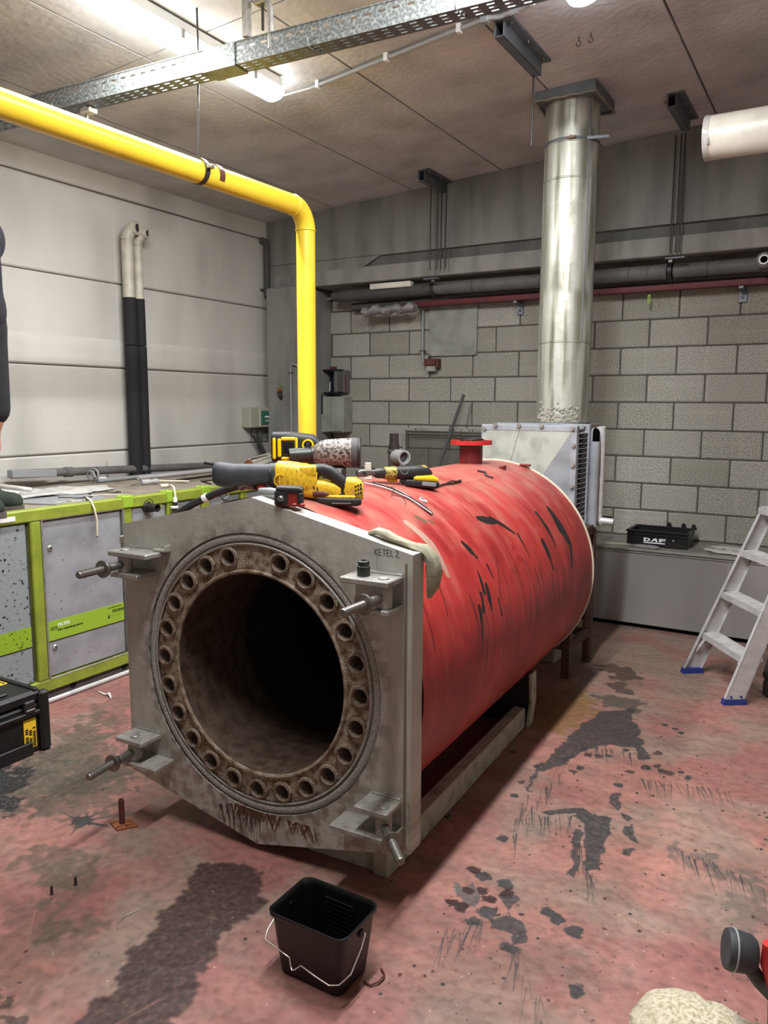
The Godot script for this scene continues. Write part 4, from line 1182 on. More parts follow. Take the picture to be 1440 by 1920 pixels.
func filter_cabinet() -> void:
	var c := thing("filter_cabinet", "long lime-green framed cabinet with speckled grey doors along the white wall", "cabinet", Vector3(0.58, 0, 2.9))
	var F := 1.11   # front face
	obj("body", mb().bx(0.04, F - 0.03, 0.05, 0.985, 0.75, 4.9, 0.004), M.plinth, c)
	obj("plinth", mb().bx(0.1, F - 0.02, 0.0, 0.06, 0.75, 4.9, 0.003), M.plinth, c)
	for z in [3.34, 2.99, 2.6]:
		obj("plinth_hole", mb().cyl(Vector3(F - 0.025, 0.03, z), Vector3(F - 0.0185, 0.03, z), 0.021, 0.021, 18), M.plinth_hole, c)
	obj("cabinet_top", mb().bx(0.03, F - 0.005, 0.985, 1.0, 0.75, 4.9, 0.003), M.cab_top, c)
	obj("top_rail", mb().bx(F - 0.05, F + 0.004, 0.95, 1.016, 0.75, 4.9, 0.008), M.lime, c)
	obj("bottom_rail", mb().bx(F - 0.05, F + 0.002, 0.045, 0.112, 0.75, 4.9, 0.006), M.lime, c)
	var posts := [4.42, 3.527, 2.935, 2.60, 2.30, 1.93, 1.2]
	for z in posts:
		obj("post", mb().bx(F - 0.05, F + 0.002, 0.11, 0.953, z - 0.03, z + 0.03, 0.006), M.lime, c)
	for z in [2.935, 2.60, 2.30, 1.93]:
		var cl := obj("corner_clip", mb().bx(F - 0.06, F + 0.012, 0.955, 1.026, z - 0.037, z + 0.037, 0.006), M.lime_bright, c, "bright green moulded corner clip")
		for s in [-1, 1]:
			obj("screw", mb().cyl(Vector3(F - 0.03, 1.025, z + 0.018 * s), Vector3(F - 0.03, 1.028, z + 0.018 * s), 0.004, 0.004, 8), M.bolt_dark, cl)
	# panel 0, left of the first post: speckled, with a green stripe
	panel(c, 3.57, 4.38, false, true)
	panel(c, 2.975, 3.485, true, false)
	panel(c, 2.635, 2.90, false, false)
	panel(c, 2.335, 2.565, false, true)
	panel(c, 1.965, 2.265, false, false)
	panel(c, 1.24, 1.895, false, false)
	# pipe stub and round union on the third panel, with its round green mark
	var st := obj("pipe_union", mb().cyl(Vector3(F - 0.01, 0.945, 2.79), Vector3(F + 0.012, 0.945, 2.79), 0.034, 0.034, 6, 0.003).cyl(Vector3(F + 0.01, 0.945, 2.79), Vector3(F + 0.045, 0.945, 2.79), 0.024, 0.024, 20).pipe(Vector3(F + 0.04, 0.945, 2.79), Vector3(F + 0.085, 0.945, 2.79), 0.024, 0.018, 20), M.bolt_dark, c, "dark threaded pipe stub")
	obj("stub_mouth", mb().cyl(Vector3(F + 0.05, 0.945, 2.79), Vector3(F + 0.055, 0.945, 2.79), 0.0185, 0.0185, 16), M.void_black, st)
	obj("wire_loop", mb().sweep([Vector3(F + 0.012, 0.95, 2.83), Vector3(F + 0.02, 0.98, 2.825), Vector3(F + 0.02, 0.995, 2.795), Vector3(F + 0.016, 0.98, 2.76), Vector3(F + 0.01, 0.95, 2.755)], 0.0022, 6), M.wire_dark, st)
	obj("drip_tap", mb().cyl(Vector3(F + 0.03, 0.915, 2.785), Vector3(F + 0.03, 0.93, 2.785), 0.008, 0.008, 8), M.bolt_dark, st)
	obj("round_mark", mb().cyl(Vector3(F - 0.012, 0.945, 2.685), Vector3(F - 0.0085, 0.945, 2.685), 0.022, 0.022, 20), M.lime_bright, c)
	obj("mark_bar", mb().bx(F - 0.009, F - 0.0075, 0.942, 0.948, 2.668, 2.702), M.cab_grey, c)
	obj("round_vent", mb().pipe(Vector3(F - 0.012, 0.955, 2.12), Vector3(F + 0.004, 0.955, 2.12), 0.034, 0.028, 20).bx(F - 0.01, F + 0.002, 0.95, 0.96, 2.09, 2.15).bx(F - 0.01, F + 0.002, 0.927, 0.983, 2.115, 2.125), M.pvc_grey, c)
	# loose tube on the floor along the plinth
	var fb := obj("floor_tube", mb().sweep([Vector3(1.15, 0.013, 3.55), Vector3(1.152, 0.013, 3.2), Vector3(1.15, 0.013, 2.6)], 0.013, 12), M.alu)
	tag(fb, "thin grey tube lying on the floor along the cabinet plinth", "tube")

func panel(c: Node3D, z0: float, z1: float, texts: bool, speckled: bool) -> void:
	var F := 1.11
	var sheet: Material = M.cab_speck if speckled else M.cab_grey
	var d := obj("door" if texts else "panel", mb().bx(F - 0.03, F - 0.012, 0.118, 0.945, z0 + 0.006, z1 - 0.006, 0.003), sheet, c)
	obj("door_seal", mb().bx(F - 0.04, F - 0.022, 0.112, 0.952, z0 - 0.001, z1 + 0.001), M.print_black, d)
	if texts:
		for f in [[z0 - 0.012, z0 - 0.002, 0.105, 0.96], [z1 + 0.002, z1 + 0.012, 0.105, 0.96]]:
			obj("door_frame", mb().bx(F - 0.03, F + 0.004, f[2], f[3], f[0], f[1], 0.002), M.steel_bright, d)
		for f in [[0.104, 0.112], [0.951, 0.958]]:
			obj("door_frame", mb().bx(F - 0.03, F + 0.003, f[0], f[1], z0, z1, 0.002), M.steel_bright, d)
		for y in [0.80, 0.268]:
			var la := obj("latch", mb().cyl(Vector3(F - 0.013, y, z1 - 0.042), Vector3(F - 0.004, y, z1 - 0.042), 0.017, 0.015, 20, 0.003), M.steel_bright, d, "round chrome quarter-turn latch")
			obj("key_slot", mb().cyl(Vector3(F - 0.0042, y, z1 - 0.042), Vector3(F - 0.002, y, z1 - 0.042), 0.008, 0.008, 3), M.bolt_dark, la)
	if texts or z0 > 3.5:
		obj("stripe", mb().bx(F - 0.0125, F - 0.0105, 0.308, 0.413, z0 + 0.007, z1 - 0.007), M.lime_speck if speckled else M.lime_bright, d, "lime green stripe with small print" if texts else "speckled lime green stripe")
		obj("stripe_line", mb().bx(F - 0.0125, F - 0.0102, 0.303, 0.308, z0 + 0.007, z1 - 0.007), M.print_black, d)
	if texts:
		var t := Transform3D(Basis(Vector3(0, 0, -1), Vector3.UP, Vector3(1, 0, 0)), Vector3(F - 0.0098, 0.372, z1 - 0.012))
		lettering(".GEN", 0.016, M.print_black, d, t, "lettering", 0.0012, false, false)
		t.origin = Vector3(F - 0.0098, 0.384, z1 - 0.062)
		lettering("FILTER", 0.017, M.print_white, d, t)
		t.origin = Vector3(F - 0.0098, 0.358, z1 - 0.062)
		lettering("bitte regelmässig warten", 0.0095, M.print_black, d, t)
		t.origin = Vector3(F - 0.0098, 0.400, z0 + 0.125)
		for i in 4:   # small print, too fine to read
			obj("fine_print", mb().bx(F - 0.0106, F - 0.0098, 0.398, 0.402, z0 + 0.118 - 0.024 * i - 0.019, z0 + 0.118 - 0.024 * i), M.print_black, d)
		t.origin = Vector3(F - 0.0098, 0.378, z0 + 0.09)
		lettering("DELBAG", 0.0155, M.print_black, d, t)
		t.origin = Vector3(F - 0.0098, 0.352, z0 + 0.10)
		obj("fine_print", mb().bx(F - 0.0106, F - 0.0098, 0.352, 0.356, z0 + 0.035, z0 + 0.10), M.lime, d)
		obj("emblem", mb().bar(Vector3(F - 0.01, 0.345, z0 + 0.121), Vector3(F - 0.01, 0.36, z0 + 0.111), 0.003, 0.002, Vector3(1, 0, 0)).bar(Vector3(F - 0.01, 0.36, z0 + 0.121), Vector3(F - 0.01, 0.348, z0 + 0.113), 0.003, 0.002, Vector3(1, 0, 0)).bar(Vector3(F - 0.01, 0.345, z0 + 0.123), Vector3(F - 0.01, 0.345, z0 + 0.108), 0.003, 0.002, Vector3(1, 0, 0)), M.print_black, d)
		rng.seed = 40
		for i in 14:
			var y := rng.randf_range(0.3, 0.75)
			var z := rng.randf_range(z0 + 0.1, z1 - 0.03)
			if i > 10: y = rng.randf_range(0.15, 0.28)
			obj("paint_speck", mb().box(Vector3(F - 0.0117, y, z), Vector3(0.001, rng.randf_range(0.003, 0.007), rng.randf_range(0.003, 0.006)), 0.0), M.print_black, d)

# ---------------------------------------------------------------- under the ceiling
func slotted(g: MB, o: Vector3, ex: Vector3, ey: Vector3, w: float, h: float, rows: Array, cells: int) -> void:   # a sheet with rows of long holes
	var pitch := w / cells
	var edges := [0.0]
	for i in rows.size() - 1: edges.append((rows[i] + rows[i + 1]) * 0.5)
	edges.append(h)
	var back := o - ex.cross(ey)
	for r in rows.size():
		for c in cells:
			var m := Vector2(pitch * (c + 0.5), rows[r])
			var a := 0.0125
			var b := 0.0042
			var inner := [Vector2(-a, -b), Vector2(a, -b), Vector2(a + b * 0.8, 0), Vector2(a, b), Vector2(-a, b), Vector2(-a - b * 0.8, 0)]
			var x0 := pitch * c - m.x
			var x1 := pitch * (c + 1) - m.x
			var y0: float = edges[r] - m.y
			var y1: float = edges[r + 1] - m.y
			var outer := [Vector2(x0, y0), Vector2(x1, y0), Vector2(x1, 0), Vector2(x1, y1), Vector2(x0, y1), Vector2(x0, 0)]
			for i in 6:
				var j := (i + 1) % 6
				var q := []
				for p in [inner[i], outer[i], outer[j], inner[j]]:
					q.append(o + ex * (m.x + p.x) + ey * (m.y + p.y))
				g.face(q, back)

func ceiling_things() -> void:
	# fluorescent fittings
	var names := ["long glowing strip light on the ceiling crossing behind the cable tray", "second strip light whose end glows at the top edge beyond the conduit", "third strip light in line with the second one, nearer the boiler front"]
	for i in LAMPS.size():
		var L: Array = LAMPS[i]
		var x: float = L[0]
		var z0: float = L[1]
		var z1: float = L[2]
		var y := cy(x)
		var t := thing("strip_light", names[i], "lamp", Vector3(x, y, (z0 + z1) * 0.5), "strip lights on the ceiling")
		obj("housing", mb().bx(x - 0.065, x + 0.065, y - 0.055, y - 0.0045, z0 + 0.02, z1 - 0.02, 0.006), M.white_plastic, t)
		var prof := []
		var n := 14
		var rings := []
		for zz in [z0, z0 + 0.012, z1 - 0.012, z1]:
			var ring := []
			var s := 0.72 if zz == z0 or zz == z1 else 1.0
			for k in n:
				var a := TAU * k / n
				ring.append(Vector3(x + cos(a) * 0.068 * s, y - 0.072 + sin(a) * 0.036 * s, zz))
			rings.append(ring)
		obj("diffuser", mb().loft(rings), M.lamp_glow, t)
		for zz in [z0 + 0.25, z0 + 0.75, z0 + 1.3]:
			obj("clip", mb().bx(x + 0.062, x + 0.074, y - 0.085, y - 0.045, zz - 0.012, zz + 0.012, 0.002), M.steel_bright, t)
	# cable tray, hung a hand below the ceiling
	var a := Vector3(0.25, 2.95, 3.415)
	var b := Vector3(4.6, 2.95, 3.21)
	var ex := (b - a).normalized()
	var ez := ex.cross(Vector3.UP)   # towards the camera
	if ez.z < 0.0: ez = -ez
	var L := a.distance_to(b)
	var ct := thing("cable_tray", "long slotted galvanised cable tray crossing under the ceiling", "cable tray", (a + b) * 0.5)
	var n := int(L / 0.06)
	var g := mb()
	slotted(g, a, ex, Vector3.UP, L, 0.085, [0.024, 0.06], n)
	obj("front_side", g, M.galv, ct, "spangled slotted side")
	g = mb()
	slotted(g, a - ez * 0.09, ex, Vector3.UP, L, 0.085, [0.024, 0.06], n)
	obj("back_side", g, M.galv, ct)
	g = mb()
	slotted(g, a - ez * 0.09, ex, ez, L, 0.09, [0.02, 0.045, 0.07], n)
	obj("tray_floor", g, M.galv_dark, ct)
	for s in [0.0, -0.09]:
		obj("rolled_edge", mb().sweep([a + Vector3(0, 0.086, 0) + ez * s, b + Vector3(0, 0.086, 0) + ez * s], 0.0035, 6), M.galv, ct)
	var jn := a + ex * 2.06
	obj("joint_plate", mb().bar(jn + Vector3(0, 0.04, 0) + ez * 0.003 - ex * 0.17, jn + Vector3(0, 0.04, 0) + ez * 0.003, 0.003, 0.09), M.galv, ct)
	obj("joint_plate", mb().bar(jn - Vector3(0, 0.003, 0) - ez * 0.045 - ex * 0.17, jn - Vector3(0, 0.003, 0) - ez * 0.045, 0.1, 0.003), M.galv_dark, ct)
	for s in [0.95, 1.55, 2.42, 3.05, 3.5]:
		var p: Vector3 = a + ex * s
		obj("tie_wrap", mb().sweep([p + Vector3(0, 0.03, 0) + ez * 0.003, p + Vector3(0.004, 0.0, 0) + ez * 0.004, p + Vector3(0.01, -0.006, 0) - ez * 0.03, p + Vector3(0.02, -0.004, 0) - ez * 0.07], 0.0028, 6), M.galv, ct)
	# strut and beam clamp that hold the tray
	var hs := thing("tray_hanger", "vertical steel strut with a beam clamp above the cable tray", "hanger", Vector3(2.33, 2.95, 3.3))
	obj("strut", mb().bx(2.355, 2.385, 3.04, cy(2.3), 3.30, 3.33, 0.003), M.steel_grey, hs)
	obj("clamp_body", mb().sweep([Vector3(2.42, 3.165, 3.30), Vector3(2.46, 3.165, 3.30), Vector3(2.478, 3.15, 3.30), Vector3(2.482, 3.12, 3.30), Vector3(2.482, 2.98, 3.30)], 0.013, 10), M.steel_grey, hs)
	obj("clamp_bolt", mb().cyl(Vector3(2.442, 3.06, 3.30), Vector3(2.442, 3.20, 3.30), 0.006, 0.006, 10), M.bolt_dark, hs)
	obj("clamp_jaw", mb().bx(2.41, 2.47, 3.155, 3.18, 3.28, 3.32, 0.004), M.steel_bright, hs)
	var uc := thing("tray_clamp", "small clamp with hanging bolt under the left part of the tray", "clamp", Vector3(1.35, 2.94, 3.3))
	obj("clip", mb().bx(1.33, 1.40, 2.925, 2.948, 3.27, 3.32, 0.004), M.white_plastic, uc)
	obj("bolt", mb().cyl(Vector3(1.345, 2.84, 3.29), Vector3(1.34, 2.945, 3.29), 0.007, 0.007, 10), M.steel_bright, uc)
	obj("bolt", mb().cyl(Vector3(1.362, 2.85, 3.30), Vector3(1.358, 2.945, 3.30), 0.004, 0.004, 8), M.steel_bright, uc)
	# yellow gas pipe: along under the tray, then straight down behind the boiler
	var gp := thing("gas_pipe", "bright yellow gas pipe running under the ceiling and turning straight down", "pipe", Vector3(2.005, 0, 2.42))
	var X := 2.003
	var Y := 2.592
	var path := [Vector3(X, Y - 0.025, 5.4), Vector3(X, Y, 2.53)]
	obj("pipe_run", mb().sweep(path, 0.0515, 24), M.yellow_pipe, gp)
	var el := []
	for i in 9:
		var t := PI * 0.5 * i / 8
		el.append(Vector3(X, Y - 0.11 + cos(t) * 0.11, 2.53 - sin(t) * 0.11))
	obj("pipe_elbow", mb().sweep(el, 0.0525, 24), M.yellow_pipe, gp)
	obj("pipe_drop", mb().sweep([Vector3(X, Y - 0.11, 2.42), Vector3(X, 1.2, 2.42), Vector3(X, 0.0, 2.42)], 0.0515, 24), M.yellow_pipe, gp)
	obj("weld_ring", mb().lathe([Vector2(0.051, 0), Vector2(0.0565, 0.004), Vector2(0.0565, 0.008), Vector2(0.051, 0.012)], Vector3(X, Y - 0.118, 2.42), Vector3.UP, 24), M.yellow_pipe, gp)
	obj("weld_ring", mb().lathe([Vector2(0.051, 0), Vector2(0.0555, 0.004), Vector2(0.0555, 0.008), Vector2(0.051, 0.012)], Vector3(X, Y, 2.524), Vector3(0, 0, 1), 24), M.yellow_pipe, gp)
	obj("brown_tape", mb().pipe(Vector3(X, Y - 0.001, 3.11), Vector3(X, Y - 0.001, 3.145), 0.0535, 0.051, 28), M.brown_red, gp, "brown tape band")
	var ph := thing("pipe_hanger", "steel ring clamp and thin rod holding up the yellow pipe", "hanger", Vector3(X, 2.6, 3.235))
	obj("ring_clamp", mb().pipe(Vector3(X, Y - 0.002, 3.215), Vector3(X, Y - 0.002, 3.24), 0.058, 0.052, 32), M.bolt_dark, ph)
	obj("clamp_ear", mb().bx(X + 0.05, X + 0.085, Y + 0.0, Y + 0.016, 3.215, 3.24, 0.002), M.bolt, ph)
	obj("hanging_rod", mb().sweep([Vector3(X, Y + 0.055, 3.228), Vector3(X + 0.012, Y + 0.25, 3.236), Vector3(X + 0.022, Y + 0.45, 3.238), Vector3(X + 0.02, cy(X), 3.236)], 0.0045, 8), M.bolt_dark, ph)
	# conduit from lamp to lamp
	var cd := thing("ceiling_conduit", "grey plastic conduit with white clips across the ceiling between the lamps", "conduit", Vector3(2.7, 3.29, 2.4))
	var cp := []
	for k in 9:
		var x := lerpf(1.98, 3.05, k / 8.0)
		cp.append(Vector3(x, cy(x) - 0.022, lerpf(2.33, 2.43, k / 8.0)))
	obj("tube", mb().sweep(cp, 0.0105, 10), M.pvc_grey, cd)
	obj("tube", mb().sweep([Vector3(3.05, cy(3.05) - 0.022, 2.43), Vector3(3.10, cy(3.1) - 0.02, 2.40), Vector3(3.16, cy(3.16) - 0.02, 2.41), Vector3(3.44, cy(3.44) - 0.022, 2.44), Vector3(3.5, cy(3.5) - 0.022, 2.445)], 0.0105, 10), M.pvc_grey, cd)
	obj("flex_tail", mb().sweep([Vector3(1.85, cy(1.85) - 0.08, 2.48), Vector3(1.88, cy(1.85) - 0.06, 2.42), Vector3(1.93, cy(1.93) - 0.035, 2.36), Vector3(1.98, cy(1.98) - 0.022, 2.33)], 0.005, 8), M.white_plastic, cd)
	for x in [2.03, 2.48, 2.90, 3.27, 3.39]:
		var zz := lerpf(2.33, 2.43, (x - 1.98) / 1.07)
		obj("clip", mb().bx(x - 0.011, x + 0.011, cy(x) - 0.038, cy(x) + 0.002, zz - 0.018, zz + 0.014, 0.002), M.white_plastic, cd)
	obj("coupler", mb().cyl(Vector3(3.15, cy(3.15) - 0.021, 2.41), Vector3(3.19, cy(3.19) - 0.021, 2.413), 0.014, 0.014, 12), M.pvc_grey, cd)
	obj("joint_box", mb().box(Vector3(3.035, cy(3.035) - 0.02, 2.425), Vector3(0.04, 0.035, 0.035), 0.004), M.pvc_grey, cd)
	# steel hanger brackets with threaded rods
	bracket("steel angle bracket bolted to the ceiling between conduit and flue collar", 3.09, 2.36, 1.80, [[3.06, 1.84, 0.42]])
	bracket("steel bracket with four rods at the beam, between yellow pipe and flue", 1.80, 0.70, 0.21, [[1.715, 0.40, 0.66], [1.757, 0.36, 0.66], [1.79, 0.36, 0.66], [1.83, 0.36, 0.66]])
	bracket("steel bracket with three rods at the beam, right of the flue", 3.60, 0.96, 0.45, [[3.50, 0.36, 0.80], [3.535, 0.36, 0.80], [3.56, 0.36, 0.80]])
	for k in 2:
		var x := 3.33 + 0.06 * k
		var e := thing("ceiling_hook", "%s of two small eye hooks in the ceiling beside the flue collar" % ["left one", "right one"][k], "hook", Vector3(x, cy(x), 1.95))
		obj("screw", mb().cyl(Vector3(x, cy(x) - 0.02, 1.95), Vector3(x, cy(x) + 0.002, 1.95), 0.004, 0.004, 8), M.bolt, e)
		var r := []
		for i in 11: r.append(Vector3(x + sin(TAU * i / 12.0) * 0.012, cy(x) - 0.032 + cos(TAU * i / 12.0) * 0.012, 1.95))
		obj("eye", mb().sweep(r, 0.003, 6), M.bolt, e)
	# white jacketed pipe at the right
	var wp := thing("jacketed_pipe", "thick white-jacketed pipe end coming in at the right under the ceiling", "pipe", Vector3(5.2, 2.91, 1.5))
	obj("jacket", mb().lathe([Vector2(0, 0), Vector2(0.088, 0.0), Vector2(0.101, 0.008), Vector2(0.106, 0.03), Vector2(0.107, 0.33), Vector2(0.110, 0.335), Vector2(0.110, 0.36), Vector2(0.107, 0.365), Vector2(0.108, 2.7)], Vector3(3.868, 2.912, 1.5), Vector3(1, 0.0, 0.0), 48), M.white_jacket, wp)
	obj("end_tape", mb().pipe(Vector3(3.872, 2.912, 1.5), Vector3(3.90, 2.912, 1.5), 0.1085, 0.104, 40), M.film, wp)
	obj("jacket_label", mb().box(Vector3(3.90, 2.87, 1.602), Vector3(0.012, 0.03, 0.004), 0.001), M.box_grey, wp)

func bracket(label: String, x: float, z0: float, z1: float, rods: Array) -> void:
	var y := cy(x)
	var b := thing("ceiling_bracket", label, "bracket", Vector3(x, y, (z0 + z1) * 0.5))
	obj("base_flange", mb().bx(x - 0.045, x + 0.05, y - 0.008, y + 0.004, z1, z0, 0.002), M.galv_dark, b)
	obj("channel", mb().bx(x - 0.045, x - 0.039, y - 0.075, y, z1 + 0.02, z0 - 0.02, 0.002).bx(x - 0.039, x + 0.005, y - 0.075, y - 0.069, z1 + 0.02, z0 - 0.02, 0.001).bx(x + 0.0, x + 0.006, y - 0.075, y, z1 + 0.02, z0 - 0.02, 0.002), M.galv_dark, b)
	for k in 3:
		var z := lerpf(z1 + 0.06, z0 - 0.05, k / 2.0)
		obj("bolt", mb().cyl(Vector3(x - 0.065, y - 0.035, z), Vector3(x - 0.04, y - 0.035, z), 0.008, 0.008, 6), M.bolt, b)
		obj("nut", mb().cyl(Vector3(x + 0.03, y - 0.022, z), Vector3(x + 0.03, y - 0.006, z), 0.009, 0.009, 6), M.bolt, b)
	for r in rods:
		obj("threaded_rod", mb().cyl(Vector3(r[0], cy(r[0]) - r[2], r[1]), Vector3(r[0], cy(r[0]) - 0.05, r[1]), 0.005, 0.005, 8), M.bolt_dark, b)

# ---------------------------------------------------------------- on and along the walls
func wall_things() -> void:
	# two insulated risers on the left wall with open grey elbows
	var lp := thing("capped_risers", "pair of beige pipe elbows above black foam-covered risers on the white wall", "pipe", Vector3(0.09, 1.0, 1.9))
	for k in 2:
		var z: float = [1.955, 1.862][k]
		var r: float = [0.042, 0.034][k]
		var yt: float = [2.74, 2.72][k]
		obj("riser_pipe", mb().sweep([Vector3(0.085, 2.28, z), Vector3(0.085, yt - 0.04, z)], r, 20), M.elbow_beige, lp)
		var el := []
		for i in 8:
			var a := PI * 0.5 * i / 7
			el.append(Vector3(0.085 + 0.045 * (1.0 - cos(a)), yt - 0.04 + 0.085 * sin(a), z - 0.035 * sin(a) * sin(a)))
		var tip: Vector3 = el[7]
		var dir: Vector3 = Vector3(0.8, 0, -0.25).normalized()
		el.append(tip + dir * 0.012)
		var e := obj("elbow", mb().sweep(el, r * 1.04, 20), M.elbow_beige, lp)
		tip += dir * 0.012
		obj("elbow_collar", mb().pipe(tip - dir * 0.02, tip + dir * 0.012, r * 1.16, r * 0.72, 24), M.elbow_beige, e)
		obj("bore", mb().cyl(tip - dir * 0.01, tip + dir * 0.004, r * 0.74, r * 0.74, 18), M.bolt_dark, e)
		obj("foam_sleeve", mb().sweep([Vector3(0.09, 0.9, z), Vector3(0.09, 1.96, z)], r * 1.14, 20), M.foam_black, lp, "black foam insulation")
		obj("foam_sleeve", mb().sweep([Vector3(0.09, 1.965, z), Vector3(0.088, 2.30, z)], r * 1.1, 20), M.foam_black, lp, "black foam insulation")
	# dark insulated pipe under the beam, hung in clamps
	var gp := thing("insulated_pipe", "long dark grey insulated pipe hung in clamps under the concrete beam", "pipe", Vector3(2.4, 2.475, 0.2))
	obj("insulation", mb().cyl(Vector3(0.74, 2.475, 0.2), Vector3(1.64, 2.477, 0.2), 0.048, 0.05, 28, 0.004), M.pipe_dark, gp)
	obj("insulation", mb().cyl(Vector3(1.66, 2.477, 0.2), Vector3(3.46, 2.468, 0.2), 0.05, 0.052, 28, 0.004), M.pipe_mid, gp)
	obj("insulation", mb().cyl(Vector3(3.50, 2.468, 0.2), Vector3(4.05, 2.47, 0.2), 0.047, 0.047, 28, 0.004), M.pipe_mid, gp)
	obj("insulation", mb().cyl(Vector3(4.05, 2.47, 0.2), Vector3(6.5, 2.47, 0.2), 0.05, 0.05, 28, 0.004), M.pipe_mid, gp)
	obj("pipe_end", mb().cyl(Vector3(0.66, 2.475, 0.2), Vector3(0.75, 2.475, 0.2), 0.036, 0.036, 20, 0.003), M.pipe_dark, gp)
	obj("tee_branch", mb().cyl(Vector3(4.075, 2.475, 0.2), Vector3(4.075, 2.475, 0.335), 0.05, 0.05, 28, 0.006), M.pipe_mid, gp)
	obj("cut_pipe", mb().pipe(Vector3(4.075, 2.475, 0.30), Vector3(4.075, 2.475, 0.35), 0.031, 0.022, 24), M.white_plastic, gp, "bright cut pipe end")
	obj("bore", mb().cyl(Vector3(4.075, 2.475, 0.33), Vector3(4.075, 2.475, 0.336), 0.0225, 0.0225, 18), M.void_black, gp)
	for x in [2.0, 2.55, 2.95, 3.2, 3.33, 3.72]:
		obj("lagging_strap", mb().pipe(Vector3(x, 2.472, 0.2), Vector3(x + 0.006, 2.472, 0.2), 0.0535, 0.05, 28), M.pipe_dark, gp)
	for x in [1.65, 3.48]:
		var c := obj("ring_clamp", mb().pipe(Vector3(x - 0.014, 2.472, 0.2), Vector3(x + 0.014, 2.472, 0.2), 0.057, 0.05, 28), M.bolt_dark, gp)
		obj("clamp_ear", mb().bx(x - 0.014, x + 0.014, 2.525, 2.55, 0.205, 0.225, 0.002), M.bolt, c)
		obj("hanger_foot", mb().bx(x - 0.01, x + 0.12, 2.525, 2.535, 0.33, 0.37, 0.002), M.galv_dark, c)
	var p2 := obj("wall_pipe", mb().sweep([Vector3(0.8, 2.39, 0.09), Vector3(1.4, 2.40, 0.09), Vector3(1.9, 2.43, 0.09), Vector3(6.5, 2.43, 0.09)], 0.032, 16), M.pipe_dark)
	tag(p2, "thinner dark pipe close to the blocks behind the hung insulated pipe", "pipe")
	# red channel with brackets
	var rb := thing("red_channel", "long dark red steel channel below the hung grey pipe", "channel", Vector3(4.0, 2.37, 0.1))
	obj("channel", mb().bx(1.43, 6.5, 2.355, 2.362, 0.06, 0.13, 0.001).bx(1.43, 6.5, 2.362, 2.395, 0.124, 0.13, 0.001).bx(1.43, 6.5, 2.362, 2.395, 0.06, 0.066, 0.001), M.red_bar, rb)
	for x in [2.31, 3.92]:
		var br := obj("wall_bracket", mb().bx(x - 0.02, x + 0.035, 2.255, 2.345, 0.0, 0.012, 0.002).bx(x - 0.01, x + 0.02, 2.335, 2.355, 0.0, 0.12, 0.002), M.galv_dark, rb)
		obj("bolt", mb().cyl(Vector3(x + 0.008, 2.29, 0.012), Vector3(x + 0.008, 2.29, 0.022), 0.009, 0.009, 6), M.bolt_dark, br)
	var tg := thing("yellow_tag", "small yellow tag hanging below the red channel", "tag", Vector3(3.324, 2.30, 0.1))
	obj("tag_plate", mb().bx(3.314, 3.334, 2.27, 2.335, 0.098, 0.104, 0.002), M.lime_bright, tg)
	obj("tag_slot", mb().bx(3.321, 3.327, 2.30, 2.325, 0.1035, 0.1045), M.print_black, tg)
	obj("tag_dot", mb().cyl(Vector3(3.324, 2.283, 0.1035), Vector3(3.324, 2.283, 0.1045), 0.004, 0.004, 10), M.print_black, tg)
	obj("hook_wire", mb().sweep([Vector3(3.324, 2.33, 0.1), Vector3(3.32, 2.345, 0.1), Vector3(3.30, 2.352, 0.1)], 0.002, 6), M.wire_dark, tg)
	# pale strip on top of the pipe and torn foil below it
	var ps := obj("loose_strip", mb().bx(1.08, 1.47, 2.5, 2.545, 0.21, 0.27, 0.004), M.white_jacket)
	tag(ps, "pale flat strip lying on the left part of the hung pipe", "strip")
	rng.seed = 50
	var fo := mb()
	var rings := []
	for i in 15:
		var x := 0.98 + 0.5 * i / 14.0
		var h := 0.035 + 0.012 * sin(i * 2.1)
		var y := 2.335 - 0.01 * sin(i * 1.3)
		var ring := []
		for k in 10:
			var a := TAU * k / 10
			ring.append(Vector3(x + rng.randf_range(-0.006, 0.006), y + cos(a) * h + rng.randf_range(-0.008, 0.008), 0.2 + sin(a) * 0.05 + rng.randf_range(-0.01, 0.01)))
		rings.append(ring)
	fo.loft(rings)
	var ff := thing("torn_foil", "crumpled torn foil hanging under the dark pipe above the blocks", "foil", Vector3(1.2, 2.33, 0.2))
	obj("foil_sheet", fo, M.foil, ff)
	obj("foil_tail", mb().sweep([Vector3(1.03, 2.33, 0.2), Vector3(1.0, 2.29, 0.2), Vector3(0.975, 2.25, 0.19)], 0.006, 6, [0.012, 0.008, 0.004]), M.foil, ff)
	# sheet metal plate, red junction box, conduits
	var sp := thing("blank_plate", "flat grey sheet-metal plate screwed to the block wall left of the flue", "plate", Vector3(1.74, 2.17, 0.02))
	obj("sheet", mb().bx(1.515, 1.955, 1.953, 2.37, 0.004, 0.02, 0.002), M.box_grey, sp)
	for p in [[1.94, 1.965], [1.53, 1.965]]:
		obj("screw", mb().cyl(Vector3(p[0], p[1], 0.02), Vector3(p[0], p[1], 0.026), 0.008, 0.008, 8), M.bolt, sp)
	var jb := thing("junction_box", "small brown-red junction box on the blocks below the grey plate", "junction box", Vector3(1.55, 1.87, 0.04))
	obj("box", mb().bx(1.50, 1.60, 1.872, 1.93, 0.0, 0.075, 0.004), M.brown_red, jb)
	obj("side_wing", mb().bx(1.60, 1.625, 1.85, 1.93, 0.0, 0.06, 0.003), M.brown_red, jb)
	obj("lower_cover", mb().bx(1.515, 1.60, 1.825, 1.872, 0.0, 0.065, 0.004), M.box_grey, jb)
